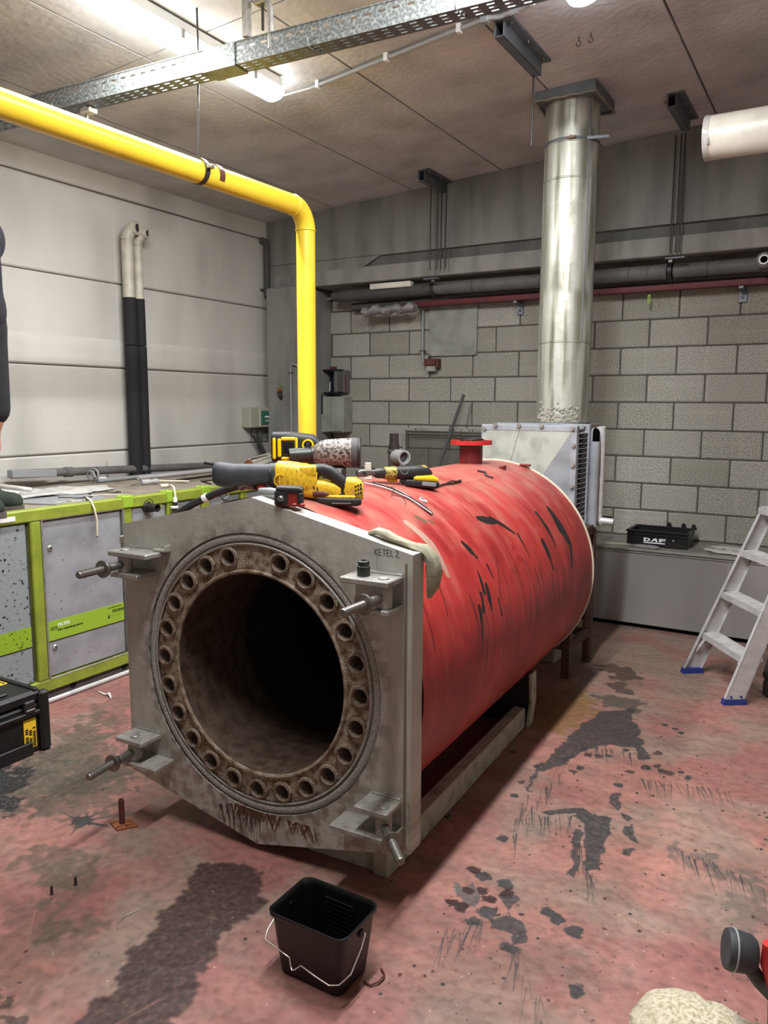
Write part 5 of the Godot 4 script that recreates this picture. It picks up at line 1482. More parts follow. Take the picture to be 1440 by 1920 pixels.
	obj("lid_screw", mb().cyl(Vector3(1.55, 1.90, 0.074), Vector3(1.55, 1.90, 0.078), 0.007, 0.007, 10), M.bolt, jb)
	obj("cable_entry", mb().cyl(Vector3(1.525, 1.93, 0.03), Vector3(1.525, 1.955, 0.03), 0.009, 0.009, 10), M.pipe_dark, jb)
	conduit("grey conduit dropping to the brown-red box beside the sheet-metal plate", [Vector3(1.462, 2.36, 0.03), Vector3(1.462, 1.98, 0.03), Vector3(1.465, 1.92, 0.03), Vector3(1.48, 1.895, 0.03), Vector3(1.50, 1.89, 0.03)], 0.012, [Vector3(1.462, 2.0, 0.03)])
	conduit("grey conduit dropping beside the yellow pipe to the dark control box", [Vector3(0.66, 2.485, 0.06), Vector3(0.47, 2.485, 0.04), Vector3(0.44, 2.46, 0.03), Vector3(0.437, 2.2, 0.03), Vector3(0.436, 1.95, 0.03), Vector3(0.425, 1.90, 0.03), Vector3(0.41, 1.86, 0.03)], 0.011, [Vector3(0.437, 2.36, 0.03), Vector3(0.436, 1.96, 0.03)])
	conduit("grey conduit bent over the side edge of the dark corner column", [Vector3(0.49, 1.86, 0.47), Vector3(0.455, 1.885, 0.468), Vector3(0.41, 1.89, 0.466), Vector3(0.395, 1.86, 0.466), Vector3(0.397, 1.6, 0.466), Vector3(0.40, 1.0, 0.466)], 0.009, [Vector3(0.396, 1.82, 0.466)])
	# control boxes
	var nb := thing("control_box", "open dark navy control box beside the yellow pipe", "control box", Vector3(0.5, 1.74, 0.06))
	obj("back", mb().bx(0.33, 0.65, 1.645, 1.855, 0.0, 0.02, 0.002), M.box_navy, nb)
	for f in [[0.33, 0.65, 1.84, 1.858], [0.33, 0.65, 1.642, 1.655], [0.33, 0.342, 1.655, 1.84], [0.62, 0.655, 1.655, 1.84]]:
		obj("box_side", mb().bx(f[0], f[1], f[2], f[3], 0.0, 0.13, 0.003), M.box_navy if f[2] > 1.7 or f[0] < 0.6 else M.pipe_mid, nb)
	obj("door_edge", mb().bx(0.655, 0.71, 1.65, 1.85, 0.0, 0.05, 0.004), M.pipe_mid, nb)
	obj("hinge_chain", mb().sweep([Vector3(0.70, 1.84, 0.055), Vector3(0.705, 1.80, 0.06), Vector3(0.698, 1.76, 0.058), Vector3(0.706, 1.72, 0.06), Vector3(0.70, 1.66, 0.055)], 0.006, 6), M.brown_red, nb)
	obj("indicator", mb().cyl(Vector3(0.52, 1.665, 0.05), Vector3(0.525, 1.75, 0.05), 0.006, 0.004, 8), M.white_plastic, nb)
	obj("gland", mb().bx(0.53, 0.58, 1.858, 1.885, 0.02, 0.06, 0.003), M.brown_red, nb)
	var gb := thing("switch_cabinet", "grey-green switch cabinet with navy panel below the open control box", "control box", Vector3(0.53, 1.46, 0.08))
	obj("body", mb().bx(0.31, 0.735, 1.295, 1.615, 0.0, 0.15, 0.006), M.box_grey, gb)
	obj("lid_rib", mb().bx(0.575, 0.60, 1.30, 1.61, 0.15, 0.162, 0.004), M.box_grey, gb)
	obj("door", mb().bx(0.605, 0.73, 1.305, 1.605, 0.15, 0.16, 0.004), M.box_grey, gb)
	obj("navy_panel", mb().bx(0.33, 0.515, 1.46, 1.635, 0.15, 0.156, 0.002), M.box_navy, gb)
	obj("round_emblem", mb().cyl(Vector3(0.435, 1.55, 0.156), Vector3(0.435, 1.55, 0.158), 0.017, 0.017, 20), M.pvc_grey, gb)
	obj("emblem_dot", mb().cyl(Vector3(0.462, 1.55, 0.156), Vector3(0.462, 1.55, 0.158), 0.006, 0.006, 10), M.white_plastic, gb)
	var br := thing("breaker_box", "small grey breaker box with a green window on the white wall corner", "breaker box", Vector3(0.06, 1.42, 0.54))
	obj("case", mb().bx(0.0, 0.10, 1.335, 1.515, 0.40, 0.665, 0.008), M.breaker_grey, br)
	obj("cover", mb().bx(0.10, 0.125, 1.34, 1.51, 0.405, 0.565, 0.008), M.breaker_grey, br)
	obj("window", mb().bx(0.1, 0.135, 1.36, 1.485, 0.40, 0.55, 0.01), M.green_window, br, "tinted green window")
	for k in 2:
		obj("breaker_row", mb().bx(0.134, 0.138, 1.39 + 0.035 * k, 1.405 + 0.035 * k, 0.43, 0.51, 0.002), M.breaker_grey if k == 0 else M.white_plastic, br)
	for k in 5:
		var z := 0.63 - 0.04 * k
		obj("cable", mb().sweep([Vector3(0.07, 1.34, z), Vector3(0.07, 1.27, z - 0.01), Vector3(0.08, 1.2, 0.55 - 0.012 * k), Vector3(0.10, 1.08, 0.49 - 0.01 * k), Vector3(0.10, 0.95, 0.47 - 0.008 * k)], 0.008, 6), M.pipe_dark if k % 2 else M.bolt_dark, br)
	var rk := thing("pushbutton", "red pushbutton on a tangle of wires on the dark corner column", "knob", Vector3(0.27, 1.66, 0.47))
	obj("red_cap", mb().cyl(Vector3(0.27, 1.665, 0.45), Vector3(0.27, 1.665, 0.49), 0.018, 0.014, 16, 0.004), M.orange_rust, rk)
	for k in 4:
		obj("wire", mb().sweep([Vector3(0.26 + 0.008 * k, 1.66, 0.455), Vector3(0.25 + 0.018 * k, 1.64 + 0.02 * sin(k * 2.0), 0.475), Vector3(0.262 + 0.012 * k, 1.61, 0.465), Vector3(0.27 + 0.006 * k, 1.585, 0.455)], 0.004, 6), M.wire_dark, rk)
	for k in 3:
		obj("wire", mb().sweep([Vector3(0.27, 1.67, 0.455), Vector3(0.25 + 0.022 * k, 1.70 + 0.006 * k, 0.47), Vector3(0.245 + 0.03 * k, 1.69, 0.458)], 0.003, 6), M.lime, rk)
	# mesh screen and a rod leaning behind the boiler
	var ms := thing("mesh_screen", "framed wire mesh screen leaning on the block wall behind the boiler", "screen", Vector3(1.66, 0.6, 0.06))
	for f in [[1.30, 2.08, 1.325, 1.352], [1.30, 2.08, 0.6, 0.63], [1.30, 1.325, 0.63, 1.325], [2.055, 2.08, 0.63, 1.325], [1.345, 2.05, 1.30, 1.306]]:
		obj("frame_bar", mb().bx(f[0], f[1], f[2], f[3], 0.045, 0.075, 0.003), M.box_grey, ms)
	for x in [1.43, 1.75, 1.79, 1.93, 1.96]:
		obj("frame_hole", mb().cyl(Vector3(x, 1.339, 0.07), Vector3(x, 1.339, 0.0765), 0.006, 0.006, 10), M.void_black, ms)
	var wm := mb()
	for i in 56: wm.bx(1.33 + 0.013 * i, 1.3325 + 0.013 * i, 0.63, 1.325, 0.058, 0.0605)
	for i in 53: wm.bx(1.325, 2.055, 0.635 + 0.013 * i, 0.6375 + 0.013 * i, 0.0605, 0.063)
	obj("wire_mesh", wm, M.mesh_wire, ms).set_meta("kind", "stuff")
	var lr := obj("leaning_rod", mb().cyl(Vector3(1.905, 1.63, 0.14), Vector3(1.53, 0.0, 0.62), 0.0125, 0.0125, 12), M.pipe_dark)
	tag(lr, "dark steel rod leaning against the block wall in front of the mesh screen", "rod")

func conduit(label: String, path: Array, r: float, clips: Array) -> void:
	var c := thing("wall_conduit", label, "conduit", path[path.size() - 1])
	obj("tube", mb().sweep(path, r, 12), M.pvc_grey, c)
	for p in clips:
		obj("clip", mb().box(p, Vector3(r * 4.2, 0.012, r * 2.4), 0.002), M.bolt, c)

# ---------------------------------------------------------------- bench with crate, step ladder
func bench_and_ladder() -> void:
	var b := thing("steel_tank", "long low stainless steel tank like a bench along the block wall", "tank", Vector3(4.4, 0, 0.25))
	obj("front", mb().bx(2.4, 6.55, 0.03, 0.552, 0.04, 0.5, 0.004), M.stainless, b)
	obj("lid", mb().bx(2.38, 6.55, 0.556, 0.567, 0.004, 0.512, 0.003), M.stainless_top, b)
	obj("lid_edge", mb().bx(2.38, 6.55, 0.535, 0.541, 0.495, 0.508, 0.002).bx(2.38, 6.55, 0.552, 0.558, 0.495, 0.514, 0.002), M.steel_bright, b)
	obj("base", mb().bx(2.45, 6.5, 0.0, 0.03, 0.05, 0.47), M.void_black, b)
	var k := thing("parts_crate", "black plastic crate lettered DAF on the steel tank", "crate", Vector3(3.52, 0.567, 0.24), "", true, 0.0)
	var C: Material = M.crate
	obj("bottom", mb().bx(-0.195, 0.195, 0.005, 0.018, -0.13, 0.13, 0.003), C, k)
	for f in [[-0.205, 0.205, 0.125, 0.14], [-0.205, 0.205, -0.14, -0.125]]:
		obj("side", mb().bx(f[0], f[1], 0.005, 0.105, f[2], f[3], 0.004), C, k)
	for f in [[-0.205, -0.19], [0.19, 0.205]]:
		obj("end", mb().bx(f[0], f[1], 0.005, 0.105, -0.13, 0.13, 0.004), C, k)
	for z in [0.135, -0.135]:
		obj("rim", mb().bx(-0.213, 0.213, 0.098, 0.112, z - 0.012, z + 0.012, 0.004), C, k)
		obj("rib", mb().bx(-0.21, 0.21, 0.078, 0.084, z - 0.012, z + 0.012, 0.002), C, k)
		obj("rib", mb().bx(-0.206, 0.206, 0.006, 0.016, z - 0.01, z + 0.01, 0.002), C, k)
	for x in [-0.2, 0.2]:
		obj("rim", mb().bx(x - 0.012, x + 0.012, 0.098, 0.112, -0.145, 0.145, 0.004), C, k)
	for p in [[0.03, -0.14], [0.13, -0.14], [0.2, -0.13]]:
		obj("stacking_lug", mb().hexa([Vector3(p[0] - 0.022, 0.105, p[1] - 0.006), Vector3(p[0] + 0.022, 0.105, p[1] - 0.006), Vector3(p[0] + 0.022, 0.105, p[1] + 0.006), Vector3(p[0] - 0.022, 0.105, p[1] + 0.006), Vector3(p[0] - 0.012, 0.142, p[1] - 0.006), Vector3(p[0] + 0.006, 0.142, p[1] - 0.006), Vector3(p[0] + 0.006, 0.142, p[1] + 0.006), Vector3(p[0] - 0.012, 0.142, p[1] + 0.006)]), C, k)
	# wide letters D A F over a bar
	var gl := [[[0, 0], [0, 1], [0.62, 1], [1, 0.72], [1, 0.28], [0.62, 0]], [[0, 0], [0.5, 1], [0.86, 1], [1.1, 0], [0.78, 0], [0.72, 0.3], [0.38, 0.3], [0.27, 0]], [[0, 0], [0, 1], [1, 1], [1, 0.78], [0.34, 0.78], [0.34, 0.6], [0.95, 0.6], [0.95, 0.38], [0.34, 0.38], [0.34, 0]]]
	var ox := [-0.088, -0.039, 0.017]
	for i in 3:
		var poly := []
		for p in gl[i]: poly.append(Vector2(p[0] * 0.044, p[1] * 0.024))
		obj("letter", mb().prism(poly, Vector3(ox[i], 0.037, 0.1405), Vector3.RIGHT, Vector3.UP, Vector3(0, 0, 0.0012)), M.print_white, k)
	obj("letter_hole", mb().prism([Vector2(0.014, 0.006), Vector2(0.014, 0.018), Vector2(0.027, 0.018), Vector2(0.031, 0.015), Vector2(0.031, 0.009), Vector2(0.027, 0.006)], Vector3(ox[0], 0.037, 0.1412), Vector3.RIGHT, Vector3.UP, Vector3(0, 0, 0.0008)), C, k)
	obj("underline", mb().bx(-0.088, 0.058, 0.024, 0.032, 0.14, 0.1416), M.print_white, k)
	lettering("KI", 0.009, M.print_white, k, Transform3D(Basis.IDENTITY, Vector3(3.52 + 0.105, 0.567 + 0.055, 0.24 + 0.1412)))
	var cw := obj("cardboard_wedge", mb().prism([Vector2(3.17, -0.42), Vector2(3.32, -0.40), Vector2(3.36, -0.37), Vector2(3.30, -0.36)], Vector3(0, 0.568, 0), Vector3.RIGHT, Vector3(0, 0, -1), Vector3(0, 0.008, 0)), M.off_white)
	tag(cw, "thin pale wedge lying left of the black crate on the tank", "offcut")
	var rg := mb()
	rg.loft(crumple(Vector3(3.36, 0.572, 0.42), Vector3(3.56, 0.575, 0.45), 0.012, 0.035, 51))
	var rr := obj("crumpled_rag", rg, M.foil)
	tag(rr, "crumpled grey rag under the front edge of the black crate", "rag")
	var bg := thing("plastic_sheet", "folded white plastic sheet on the tank behind the ladder", "sheet", Vector3(3.98, 0.57, 0.3))
	obj("fold", mb().loft(crumple(Vector3(3.82, 0.575, 0.30), Vector3(4.2, 0.578, 0.36), 0.012, 0.10, 52)), M.film, bg)
	obj("fold", mb().loft(crumple(Vector3(3.86, 0.59, 0.27), Vector3(4.15, 0.592, 0.30), 0.008, 0.07, 53)), M.film, bg)
	# ladder: two stiles leaning over, four treads, blue feet
	var l := thing("step_ladder", "worn aluminium step ladder with blue feet at the right", "ladder", Vector3(4.03, 0, 1.48))
	var fw := Vector3(0.825, 0, -0.563)      # the way it leans
	var sd := Vector3(0.563, 0, 0.825)       # from the far stile to the near one
	var A := Vector3(3.905, 0, 1.28)
	var Bq := Vector3(4.19, 0, 1.70)
	for e in 2:
		var base: Vector3 = [A, Bq][e]
		var inn := sd * (1.0 if e == 0 else -1.0)
		var lean := Vector3(0.364, 0, 0) 
		var q := mb()
		var w := 0.105
		var up0 := base + Vector3(0, 0.022, 0)
		var topv := base + fw * 0.365 + Vector3(0, 0.99, 0) + inn * 0.05
		var x0 := up0 - fw * 0.025
		var x1 := x0 + fw * w
		var t0 := topv - fw * 0.01
		var t1 := t0 + fw * (w * 0.82)
		q.hexa([x0, x1, x1 + inn * 0.004, x0 + inn * 0.004, t0, t1, t1 + inn * 0.004, t0 + inn * 0.004])
		obj("stile", q, M.alu, l)
		for f in [[x0, t0], [x1 - fw * 0.004, t1 - fw * 0.004]]:
			obj("stile_flange", mb().hexa([f[0], f[0] + fw * 0.004, f[0] + fw * 0.004 + inn * 0.024, f[0] + inn * 0.024, f[1], f[1] + fw * 0.004, f[1] + fw * 0.004 + inn * 0.024, f[1] + inn * 0.024]), M.alu, l)
		var ft := obj("foot", mb().hexa([base - fw * 0.035 - inn * 0.006, base + fw * 0.092 - inn * 0.006, base + fw * 0.092 + inn * 0.028, base - fw * 0.035 + inn * 0.028, base - fw * 0.03 - inn * 0.005 + Vector3(0, 0.03, 0), base + fw * 0.088 - inn * 0.005 + Vector3(0, 0.03, 0), base + fw * 0.088 + inn * 0.027 + Vector3(0, 0.03, 0), base - fw * 0.03 + inn * 0.027 + Vector3(0, 0.03, 0)]), M.blue_foot, l, "blue rubber foot")
		for s in [0.005, 0.06]:
			obj("foot_rivet", mb().cyl(base + fw * s + Vector3(0, 0.044, 0) - inn * 0.004, base + fw * s + Vector3(0, 0.044, 0) + inn * 0.002, 0.006, 0.006, 10), M.blue_foot, ft)
	for s in 4:
		var y := 0.245 * (s + 1)
		var in0 := 0.05 * y
		var p := A + fw * (0.365 * y / 0.99 - 0.02) + sd * in0 + Vector3(0, y - 0.02, 0)
		var q := Bq + fw * (0.365 * y / 0.99 - 0.02) - sd * in0 + Vector3(0, y - 0.02, 0)
		var dpt := 0.10 if s < 3 else 0.22
		var tr := obj("tread", mb().hexa([p, q, q + fw * dpt, p + fw * dpt, p + Vector3(0, 0.022, 0), q + Vector3(0, 0.022, 0), q + fw * dpt + Vector3(0, 0.022, 0), p + fw * dpt + Vector3(0, 0.022, 0)]), M.alu, l)
		obj("tread_lip", mb().hexa([p - fw * 0.004 - Vector3(0, 0.012, 0), q - fw * 0.004 - Vector3(0, 0.012, 0), q, p, p - fw * 0.004 + Vector3(0, 0.024, 0), q - fw * 0.004 + Vector3(0, 0.024, 0), q + Vector3(0, 0.024, 0), p + Vector3(0, 0.024, 0)]), M.alu, tr)
		for g in 5:
			var o := fw * (dpt * (g + 0.7) / 6.0) + Vector3(0, 0.0225, 0)
			obj("tread_ridge", mb().bar(p + o, q + o, 0.004, 0.002), M.alu, tr)
		if s == 0:
			for e in 2:
				var c: Vector3 = [p, q][e]
				var inn := sd * (1.0 if e == 0 else -1.0)
				obj("brace", mb().bar(c + inn * 0.05 - Vector3(0, 0.005, 0), c - fw * 0.03 - Vector3(0, 0.09, 0) + inn * 0.006, 0.02, 0.004, fw), M.alu, l)
	for e in 2:   # back legs
		var base: Vector3 = [A, Bq][e]
		var inn := sd * (1.0 if e == 0 else -1.0)
		obj("back_leg", mb().bar(base + fw * 0.85 + Vector3(0, 0.02, 0), base + fw * 0.43 + Vector3(0, 0.95, 0) + inn * 0.06, 0.045, 0.022, inn, 0.003), M.alu, l)
		obj("back_foot", mb().box(base + fw * 0.852 + Vector3(0, 0.018, 0), Vector3(0.05, 0.036, 0.05), 0.004), M.blue_foot, l)
	obj("back_brace", mb().bar(A + fw * 0.62 + Vector3(0, 0.52, 0) + sd * 0.03, Bq + fw * 0.62 + Vector3(0, 0.52, 0) - sd * 0.03, 0.03, 0.012), M.alu, l)

func crumple(a: Vector3, b: Vector3, h: float, w: float, sd: int) -> Array:
	var f := noise(sd, 0.9, 3)
	var d := (b - a).normalized()
	var s := Vector3.UP.cross(d).normalized()
	var out := []
	for i in 13:
		var t := i / 12.0
		var e := sqrt(maxf(0.03, 1.0 - pow(absf(t * 2.0 - 1.0), 3.0)))
		var ring := []
		for k in 16:
			var g := TAU * k / 16
			var q := 1.0 + 0.35 * f.get_noise_3d(i * 1.1, k * 1.3, sd)
			ring.append(a.lerp(b, t) + s * cos(g) * w * e * q + Vector3.UP * maxf(-h * 0.35, sin(g) * h * e * (q + 0.4 * f.get_noise_2d(i * 2.0, k * 2.0))))
		out.append(ring)
	return out

# ---------------------------------------------------------------- what lies on the filter cabinet
func cabinet_clutter() -> void:
	var Y := 1.0
	var wp := thing("loose_pipe", "long grey plastic pipe lying along the wall on the cabinet top", "pipe", Vector3(0.1, 1.0, 2.1))
	obj("tube", mb().pipe(Vector3(0.1, 1.10, 2.97), Vector3(0.1, 1.036, 1.14), 0.028, 0.025, 20), M.pipe_mid, wp)
	obj("square_sleeve", mb().bar(Vector3(0.1, 1.103, 2.98), Vector3(0.1, 1.087, 2.66), 0.062, 0.05, Vector3.UP, 0.004), M.pvc_grey, wp)
	obj("coupler", mb().pipe(Vector3(0.1, 1.085, 2.58), Vector3(0.1, 1.083, 2.52), 0.034, 0.027, 20), M.pipe_mid, wp)
	for k in 2:
		var g := obj("thin_tube", mb().cyl(Vector3(0.20 + 0.07 * k, Y + 0.016, 2.4 - 0.3 * k), Vector3(0.20 + 0.05 * k, Y + 0.016, 0.95), 0.015, 0.015, 12), M.alu if k else M.pvc_grey)
		tag(g, ["thin grey tube on the cabinet top right beside the long pipe", "second thin tube on the cabinet top, further from the wall"][k], "tube")
	var wr := obj("wire_end", mb().sweep([Vector3(0.03, 1.04, 2.16), Vector3(0.032, 1.09, 2.163), Vector3(0.034, 1.12, 2.168), Vector3(0.036, 1.135, 2.175)], 0.006, 8), M.off_white)
	tag(wr, "stiff pale wire end sticking up behind the long grey pipe", "wire")
	# folded sheet with curled end
	var fs := thing("folded_sheet", "crumpled silvery plastic sheet spread on the cabinet top", "sheet", Vector3(0.45, 1.0, 2.9))
	var rings := []
	var f := noise(60, 0.8, 3)
	for i in 17:
		var t := i / 16.0
		var ctr := Vector3(0.40, Y + 0.016, 3.55).lerp(Vector3(0.56, Y + 0.012, 2.62), t)
		var half := 0.20 * (1.0 - 0.75 * t * t) + 0.02
		var ring := []
		for k in 20:
			var a := TAU * k / 20
			var u := cos(a) * half
			var bulge := 0.012 + 0.012 * (1.0 - t) + 0.018 * f.get_noise_2d(i * 1.4, k * 1.5)
			ring.append(ctr + Vector3(u, maxf(-0.012, sin(a) * bulge + 0.008 * sin(u * 40.0 + i)), 0.015 * f.get_noise_2d(k * 3.0, i)))
		rings.append(ring)
	obj("sheet", mb().loft(rings), M.film, fs)
	for k in 3:
		var p := []
		for i in 9:
			var a := PI * i / 8.0
			p.append(Vector3(0.45 + 0.17 * cos(a), Y + 0.03 + 0.012 * k + 0.02 * sin(a), 3.36 - 0.08 * k + 0.09 * sin(a)))
		obj("fold_roll", mb().sweep(p, 0.014, 10), M.film, fs)
	var cp := obj("checker_plate", mb().prism([Vector2(0.62, -3.42), Vector2(0.98, -3.30), Vector2(0.99, -2.98), Vector2(0.72, -2.86), Vector2(0.58, -3.0)], Vector3(0, Y + 0.001, 0), Vector3.RIGHT, Vector3(0, 0, -1), Vector3(0, 0.006, 0)), M.pvc_grey)
	tag(cp, "flat grey board under the wires on the cabinet top", "board")
	rng.seed = 61
	for k in 5:
		var p := []
		var c := Vector3([0.80, 0.95, 0.74, 0.90, 0.98][k] + 0.0 * rng.randf(), Y + 0.01, [2.97, 3.05, 3.12, 3.2, 3.33][k])
		for i in 12:
			var a := i * rng.randf_range(0.3, 0.55) + k
			p.append(c + Vector3(cos(a) * rng.randf_range(0.02, 0.05) + 0.008 * i, 0.006 + 0.012 * absf(sin(a * 0.7)), sin(a) * 0.04 - 0.013 * i))
		var w := obj("wire_scrap", mb().sweep(p, rng.randf_range(0.002, 0.0038), 6), [M.wire_dark, M.off_white, M.bolt][k % 3])
		tag(w, "%s curled wire scrap on the cabinet edge, %s" % [["dark", "cream", "steel", "thin dark", "pale"][k], ["beside the hanging cable", "second from the hanging cable", "middle one of the five scraps", "second from the boot", "nearest the boot"][k]], "wire", "wire scraps on the cabinet")
	var hc := thing("hanging_cable", "white cable hanging over the cabinet edge in front of the grey door", "cable", Vector3(1.13, 0.83, 3.17))
	obj("sheath", mb().sweep([Vector3(0.86, 1.012, 3.02), Vector3(0.98, 1.02, 3.10), Vector3(1.06, 1.035, 3.17), Vector3(1.11, 1.025, 3.185), Vector3(1.13, 0.98, 3.18), Vector3(1.134, 0.92, 3.17), Vector3(1.132, 0.83, 3.17)], 0.0058, 10), M.off_white, hc)
	obj("bared_core", mb().sweep([Vector3(1.132, 0.83, 3.17), Vector3(1.132, 0.822, 3.17)], 0.003, 8), M.wire_dark, hc)
	var cc := thing("cable_connector", "small brass-grey cable gland with a white lead on the cabinet top", "connector", Vector3(0.57, 1.0, 2.26))
	obj("gland", mb().cyl(Vector3(0.56, Y + 0.022, 2.33), Vector3(0.57, Y + 0.022, 2.27), 0.02, 0.02, 6, 0.003).cyl(Vector3(0.57, Y + 0.022, 2.27), Vector3(0.58, Y + 0.022, 2.20), 0.014, 0.014, 14, 0.002).cyl(Vector3(0.575, Y + 0.022, 2.235), Vector3(0.578, Y + 0.022, 2.215), 0.021, 0.021, 6, 0.002), M.alu, cc)
	obj("lead", mb().sweep([Vector3(0.58, Y + 0.022, 2.2), Vector3(0.62, Y + 0.018, 2.14), Vector3(0.68, Y + 0.015, 2.07), Vector3(0.72, Y + 0.012, 2.05)], 0.007, 10), M.off_white, cc)
	obj("bared_end", mb().sweep([Vector3(0.56, Y + 0.02, 2.33), Vector3(0.55, Y + 0.012, 2.37), Vector3(0.55, Y + 0.006, 2.41)], 0.003, 6), M.bolt, cc)
	var gc := thing("cable_grommet", "cream plastic sleeve lying by the green corner clip", "grommet", Vector3(0.80, 1.0, 2.36))
	obj("sleeve", mb().pipe(Vector3(0.79, Y + 0.014, 2.385), Vector3(0.81, Y + 0.014, 2.335), 0.014, 0.009, 16), M.off_white, gc)
	var ds := obj("dark_bar", mb().cyl(Vector3(0.63, Y + 0.018, 2.08), Vector3(0.60, Y + 0.022, 1.55), 0.0085, 0.0085, 10), M.wire_dark)
	tag(ds, "short dark bar lying on the cabinet top behind the saw nose", "bar")
	var dr := thing("drop_cable", "cream lead with black plug hanging in front of the second green post", "cable", Vector3(1.14, 0.9, 2.6))
	obj("lead", mb().sweep([Vector3(0.98, 1.03, 2.5), Vector3(1.06, 1.05, 2.55), Vector3(1.125, 1.045, 2.59), Vector3(1.14, 1.0, 2.595), Vector3(1.14, 0.96, 2.597)], 0.007, 10), M.off_white, dr)
	obj("strain_relief", mb().cyl(Vector3(1.14, 0.955, 2.597), Vector3(1.14, 0.985, 2.597), 0.014, 0.012, 14, 0.002), M.white_plastic, dr)
	obj("plug", mb().cyl(Vector3(1.14, 0.87, 2.6), Vector3(1.14, 0.957, 2.597), 0.013, 0.012, 14, 0.002), M.wire_dark, dr)
	obj("plug_clip", mb().box(Vector3(1.14, 0.925, 2.605), Vector3(0.03, 0.016, 0.04), 0.003), M.white_plastic, dr)
	var wb := thing("white_block", "small white plastic block beside the grey pipe on the cabinet", "block", Vector3(0.16, 1.0, 2.33))
	obj("shell", mb().bx(0.13, 0.19, Y, Y + 0.035, 2.30, 2.36, 0.005), M.white_plastic, wb)
	obj("mouth", mb().bx(0.185, 0.191, Y + 0.008, Y + 0.028, 2.308, 2.352, 0.001), M.pvc_grey, wb)
	var co := []
	for i in 26:
		var a := i * 0.42
		co.append(Vector3(0.22 + 0.045 * cos(a), Y + 0.05 + 0.035 * sin(a) + 0.001 * i, 2.47 - 0.002 * i))
	var cl := obj("cable_coil", mb().sweep(co, 0.0075, 8), M.pvc_grey)
	tag(cl, "small upright loop of grey cable behind the plastic sheet", "cable")
	var bt := obj("black_strap", mb().sweep([Vector3(0.11, Y + 0.005, 2.36), Vector3(0.13, Y + 0.05, 2.35), Vector3(0.135, Y + 0.085, 2.345), Vector3(0.12, Y + 0.10, 2.34)], 0.008, 8), M.wire_dark)
	tag(bt, "black strap standing up against the long grey pipe", "strap")
	var pt := obj("paper_strip", mb().bx(1.112, 1.118, 0.968, 0.992, 3.64, 3.98, 0.001), M.white_plastic)
	tag(pt, "white adhesive strip on the green top rail below the boot", "strip")
	# bundle of white tubes with a rusty end, at the far end of the cabinet
	var tb := thing("tube_bundle", "bundle of white tubes with a rusty end beyond the tools", "tubes", Vector3(0.3, 1.0, 0.75))
	for k in 5:
		var o := Vector3(0.03 * (k % 3) - 0.02, 0.024 + 0.035 * (k / 3) + 0.012 * (k % 2), 0)
		obj("tube", mb().cyl(Vector3(0.34, Y, 0.98) + o, Vector3(0.20, Y + 0.03, 0.52) + o, 0.016, 0.016, 14), M.white_jacket, tb)
	obj("rusty_end", mb().ball(Vector3(0.345, Y + 0.045, 0.985), Vector3(0.045, 0.045, 0.02), 8), M.orange_rust, tb, "rust-brown capped end")
	obj("black_strap", mb().bar(Vector3(0.31, Y + 0.085, 0.93), Vector3(0.24, Y + 0.095, 0.62), 0.02, 0.008), M.wire_dark, tb)

# ---------------------------------------------------------------- tools lying on the drum
func ring(c: Vector3, ey: Vector3, ez: Vector3, a: float, b: float, pw: float, k := 20) -> Array:
	var out := []
	for i in k:
		var t := TAU * i / k
		var x := signf(cos(t)) * pow(absf(cos(t)), 2.0 / pw) * a
		var y := signf(sin(t)) * pow(absf(sin(t)), 2.0 / pw) * b
		out.append(c + ey * x + ez * y)
	return out

func tub(g: MB, secs: Array, pw := 2.6, k := 20) -> MB:   # sections [x, y, half height, half depth, z] along x
	var rings := []
	for s in secs:
		rings.append(ring(Vector3(s[0], s[1], s[4] if s.size() > 4 else 0.0), Vector3.UP, Vector3(0, 0, 1), s[2], s[3], pw, k))
	return g.loft(rings)

func tubes(g: MB, path: Array, a: float, b: float, pw := 2.4, k := 16) -> MB:   # a bent bar: a in the plane x-y, b along z
	var rings := []
	for i in path.size():
		var d: Vector3 = (path[mini(i + 1, path.size() - 1)] - path[maxi(i - 1, 0)]).normalized()
		rings.append(ring(path[i], Vector3(0, 0, 1).cross(d).normalized(), Vector3(0, 0, 1), a, b, pw, k))
	return g.loft(rings)

